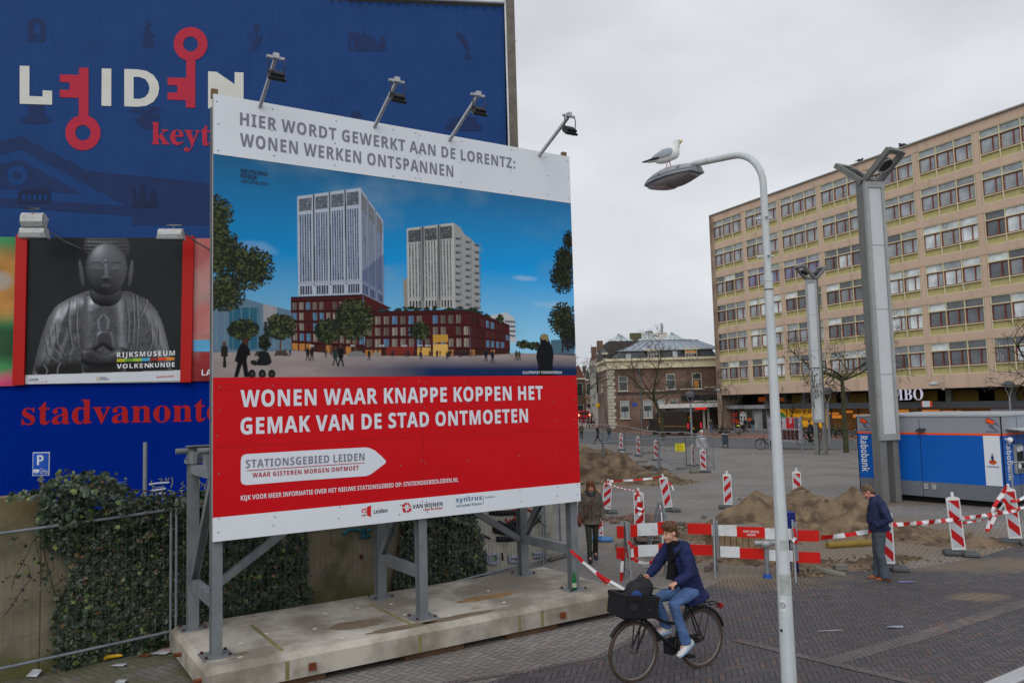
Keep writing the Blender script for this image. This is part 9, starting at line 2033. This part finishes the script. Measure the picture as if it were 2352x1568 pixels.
mar = cl('maroon_coat', 74,46,44); redj = cl('red_jacket', 150,40,44); gry = cl('grey_coat', 104,106,110); grn = cl('khaki_coat', 72,74,66); wht = cl('white_overall', 206,206,212); pur = cl('check_shirt', 92,92,120)
copy_person(f4, 'person in a maroon coat next to the blue-jacketed one by the brick house', 1505.5,988,959, R(160), mar, blk_t)
copy_person(f4, 'older man in a khaki coat and jeans between the van and lit shop', 1634,993,962, R(190), grn, cl('mid_jeans', 84,108,146))
copy_person(f2, 'person in black with a raised foot passing the lit shop window, left of another', 1712,994,958.5, R(100), blk_j, dkj)
copy_person(f4, 'person in a black coat and jeans standing at the lit shop window, right of another', 1729.5,993,958.5, R(20), blk_j, ltj)
copy_person(f3, 'blonde person in dark clothes beside the parked bikes left of the kiosk', 1949,988,963, R(60), blk_j, blk_t)
cw = [(1339.7,979,954, blk_j, blk_t, 'crowd walker with a red backpack nearest the red vehicle'),(1351,982,957, gry, dkj, 'crowd walker in grey with a blue backpack, second from the left'),(1358.5,982,956, mar, blk_t, 'crowd walker in dark red, third from the left'),(1365,980,955, cl('pale_jacket', 176,172,168), dkj, 'crowd walker in a pale jacket left of the lamp post'),(1379,981,959, pur, blk_t, 'crowd walker in a checked shirt right of the lamp post'),(1376,979,957, cl('brown_vest', 92,78,62), dkj, 'crowd walker in brown just behind the lamp post')]
for i, (x, y, yt, j, t2, lb) in enumerate(cw): 
    o = copy_person(f2 if i % 2 else f3, lb, x, y, yt, R(10+25*(i % 3)), j, t2)
    o['group'] = 'people crowding the side street'
for i, (x, lb, j) in enumerate(((1354.5, 'dark tiny figure walking over the far bridge', blk_j),(1358.5, 'tiny figure in red on the far bridge', redj),(1364, 'tiny figure in blue on the far bridge', cl('bright_blue_coat', 44,84,150)))):
    o = dup(f2, V((at(x, 942,160).x, 160,1.4)), R(0), lb, 1.0, {'jacket': j, 'trousers': blk_t})
for x, y, lb, c in ((1340,966, 'red backpack on the crowd walker nearest the red vehicle', redj),(1358.5,968.5, 'red backpack on the third crowd walker', redj),(1351,969, 'slate blue backpack on the second crowd walker', cl('slate_pack', 70,78,92))):
    p_ = G(x, 980); tag(MB().ell((0,0,0),(.22,.14,.30),10).build('backpack', c, None, at(x, y, p_.y-.35)), lb, 'bag')
wk = G(1614.5,1072); worker = dup(f4, wk, R(185), 'worker in white overalls and a white cap behind the mesh fence end', (Zat(wk, 988)-wk.z)/1.735, {'jacket': wht, 'trousers': wht, 'hair': M('white_cap', s3(196,194,190),.8)})
# parked bicycles
pbk = bicycle('parked bicycle, left of the two locked together by the sapling', 'parked bicycles')
b = G(1652,1000); pbk.location = b; pbk.rotation_euler = (0,0, R(200))
silver = M('bicycle_silver', s3(140,146,150),.4,.1, metal=.3); greenb = M('bicycle_green', s3(70,120,60),.4)
def pb(px, py, rz, label, rec=None, sc=1.05): return dup(pbk, G(px, py), R(rz), label, sc, {'frame': rec} if rec else None)
pb(1664,1001,165, 'parked bicycle, right of the two locked together by the sapling')
pb(1694,1002,200, 'parked bicycle with a lime saddle cover in front of the lit shop window', silver)
pb(1474,983,8, 'pale blue bicycle leaning on the brick house wall', silver)
pb(1392,983,60, 'parked bicycle at the quoined corner, left one'); pb(1402,984,40, 'parked bicycle at the quoined corner, right one')
pb(1765,1032,175, 'black bicycle standing behind the left post of the poster board')
cyc = pb(1858,1022,170, 'bicycle ridden past the right end of the poster board')
for i, (x, y, r_, c, lb) in enumerate(((1850,1000,200, None, 'parked bicycle close behind the right edge of the poster board'),(1866,1000,160, silver, 'parked silver bicycle left of the far light column'),(1905,1004,200, None, 'parked bicycle just right of the far light column'),(1916,1006,150, None, 'parked bicycle second right of the far light column'),(1926,1004,190, greenb, 'green parked bicycle left of the plane tree trunk'),(1936,1007,205, None, 'parked bicycle touching the plane tree trunk on its left'),(1955,1008,170, silver, 'parked bicycle with white tyres by the kiosk corner'))): pb(x, y, r_, lb, c)
tag(MB().ell((0,0,0),(.2,.12,.07),8).build('saddle_cover', M('lime_cover', s3(190,220,40),.5), None, G(1697,1002)+V((0,0,1.05))), 'lime green saddle cover on the bicycle at the shop window', 'cover')
SIT = dict(RID, wrl=(-.268,.06,1.15))
rd2 = figure('dark-clothed cyclist passing the right end of the poster board', G(1858,1022), R(170)-R(90), SIT, dict(K, jacket=blk_j, trousers=blk_t, hem=.9),1.02, False)
# boxes by the wall
tag(MB().box((0,0,.45),(1.7,.3,.8), bev=.02).build('advert_frame', M('white_torn_poster', s3(170,168,170),.6,.5,4), None, G(1451,984)), 'low white and grey advertising frame against the brick house', 'advert')
# ================================================================== VEHICLES
vh = V((-.545,.84,0)).normalized(); rl_ = G(1564,1001); vrz = math.atan2(vh.y, vh.x)
van = thing('delivery_van', 'dark brown high-roof delivery van with a gold shield badge, seen from behind left', 'van', (0,0,0), vrz)
# local x forward, y left, z up; rear-left wheel at (-1.9,.95)
lft = V((-vh.y, vh.x, 0)); van.location = rl_+vh*1.9-lft*.95; van.location.z = rl_.z
m_van = M('van_brown', s3(44,36,28),.35,.06,1); side_prof = [(-2.95,.42),(3.0,.42),(3.05,.9),(2.75,1.15),(2.05,2.05),(1.6,2.45),(1.2,2.58),(-2.7,2.62),(-2.93,2.5)]
mb = MB(); ring_ = lambda y, k: [V((x*(1-.006*k), y, z-(0.03*k if z > 2 else 0))) for x, z in side_prof]
mb.loft([ring_(-1.02,3), ring_(-.98,0), ring_(.98,0), ring_(1.02,3)], smooth=False); mb.build('body', m_van, van)
mb = MB(); mb.prism([(2.0,1.03,1.35),(1.4,1.03,1.35),(1.4,1.03,2.0),(1.95,1.03,2.0)],(0,.01,0)); mb.build('side_window', m_sglass, van); MB().prism([(2.74,-.85,1.2),(2.74,.85,1.2),(2.12,.8,2.03),(2.12,-.8,2.03)],(.03,0,.02)).build('windscreen', m_sglass, van)
for x in (1.95,-1.9):
    for y in (-.95,.95):
        q = MB().lathe([(.12,-.12),(.34,-.12),(.36,-.08),(.36,.08),(.34,.12),(.12,.12)], n=20, mat=Mx.Translation(V((x, y, .36))) @ Mx.Rotation(R(90),4, 'X')).build('wheel', m_tyre, van); MB().lathe([(.02,-.10),(.22,-.125),(.23,-.1),(.23,.1),(.22,.125),(.02,.10)], n=16, mat=Mx.Translation(V((x, y, .36))) @ Mx.Rotation(R(90),4, 'X')).build('rim', m_dkg, q)
mb = MB(); mb.box((-2.98,0,.5),(.16,1.9,.22), bev=.03); mb.box((0,1.03,.45),(5.2,.04,.14)); mb.build('bumper', m_bblk, van)
for y in (-.93,.93): MB().box((-2.96, y, 1.05),(.06,.16,.55)).build('tail_light', M('tail_red_lit', (.4,.02,.03),.3,.05, emis=(.8,.03,.05), estr=.4), van)
mb = MB(); mb.box((-2.96,0,1.45),(.02,.02,2.0)); mb.box((-2.955,.45,1.0),(.02,.02,.02)); mb.build('door_seam', m_bblk, van); MB().box((-2.97,.3,.78),(.03,.52,.12)).build('number_plate', M('plate_yellow', s3(214,170,40),.5), van)
gold = M('badge_gold', s3(196,140,44),.4); mbk = M('badge_brown', s3(60,38,22),.5)
def shield(mt_, nm):
    P = [(-.22,.30),(0,.36),(.22,.30),(.22,-.05),(.15,-.22),(0,-.32),(-.15,-.22),(-.22,-.05)]; mb = MB(); mb.add([mt_ @ V((x, 0, z)) for x, z in P],[list(range(8))]); q = mb.build(nm, gold, van)
    mb = MB(); mb.add([mt_ @ V((x*.82,-.006, z*.82-.03)) for x, z in P],[list(range(8))]); mb.build('badge_field', mbk, q); mb = MB(); text_into(mb, 'ups', mt_ @ V((-.14,-.012,-.12)), mt_ @ V((.14,-.012,-.12)), V((0,0,1)),.2); mb.build('badge_letters', gold, q)
shield(Mx.Translation(V((1.0,1.032,1.55))) @ Mx.Rotation(R(180),4, 'Z'), 'badge'); shield(Mx.Translation(V((-2.965,.55,1.7))) @ Mx.Rotation(R(-90),4, 'Z'), 'badge')
mb = MB(); mb.box((-.8,1.028,1.0),(4.0,.01,.035)); mb.build('gold_line', gold, van); mb = MB(); mb.box((-.8,1.026,1.32),(4.2,.01,.02)); mb.box((-.8,1.026,2.2),(4.0,.01,.02)); mb.build('panel_crease', M('van_crease', s3(60,52,44),.4), van)
mb = MB(); mb.box((2.3,1.15,1.45),(.12,.2,.35), bev=.03); mb.build('wing_mirror', m_bblk, van)
Yr = 128.0; rv = at(1342.5,968, Yr); t_ = thing('red_van', 'red van with lit tail lights driving up the side street', 'van', (rv.x, Yr, rv.z)); m_rv = M('van_red', s3(160,36,40),.4,.1)
mb = MB(); mb.loft([[V((x, y, z)) for x, z in ((-.86,.3),(.86,.3),(.9,.9),(.78,1.65),(.6,1.75),(-.6,1.75),(-.78,1.65),(-.9,.9))] for y in (0,3.8)], smooth=False); mb.build('body', m_rv, t_)
MB().box((0,-.02,1.32),(1.3,.04,.42)).build('rear_window', m_sglass, t_)
for x in (-.85,.85): MB().box((x, -.04,1.05),(.2,.06,.26)).build('tail_light', M('tail_lit', (.8,.1,.05),.3,.05, emis=(1,.35,.2), estr=2.5), t_); MB().lathe([(.05,-.1),(.3,-.1),(.3,.1),(.05,.1)], n=12, mat=Mx.Translation(V((x*.85,.5,.3))) @ Mx.Rotation(R(90),4, 'Y')).build('wheel', m_tyre, t_)
MB().box((0,-.02,.5),(1.7,.06,.2)).build('bumper', m_bblk, t_)
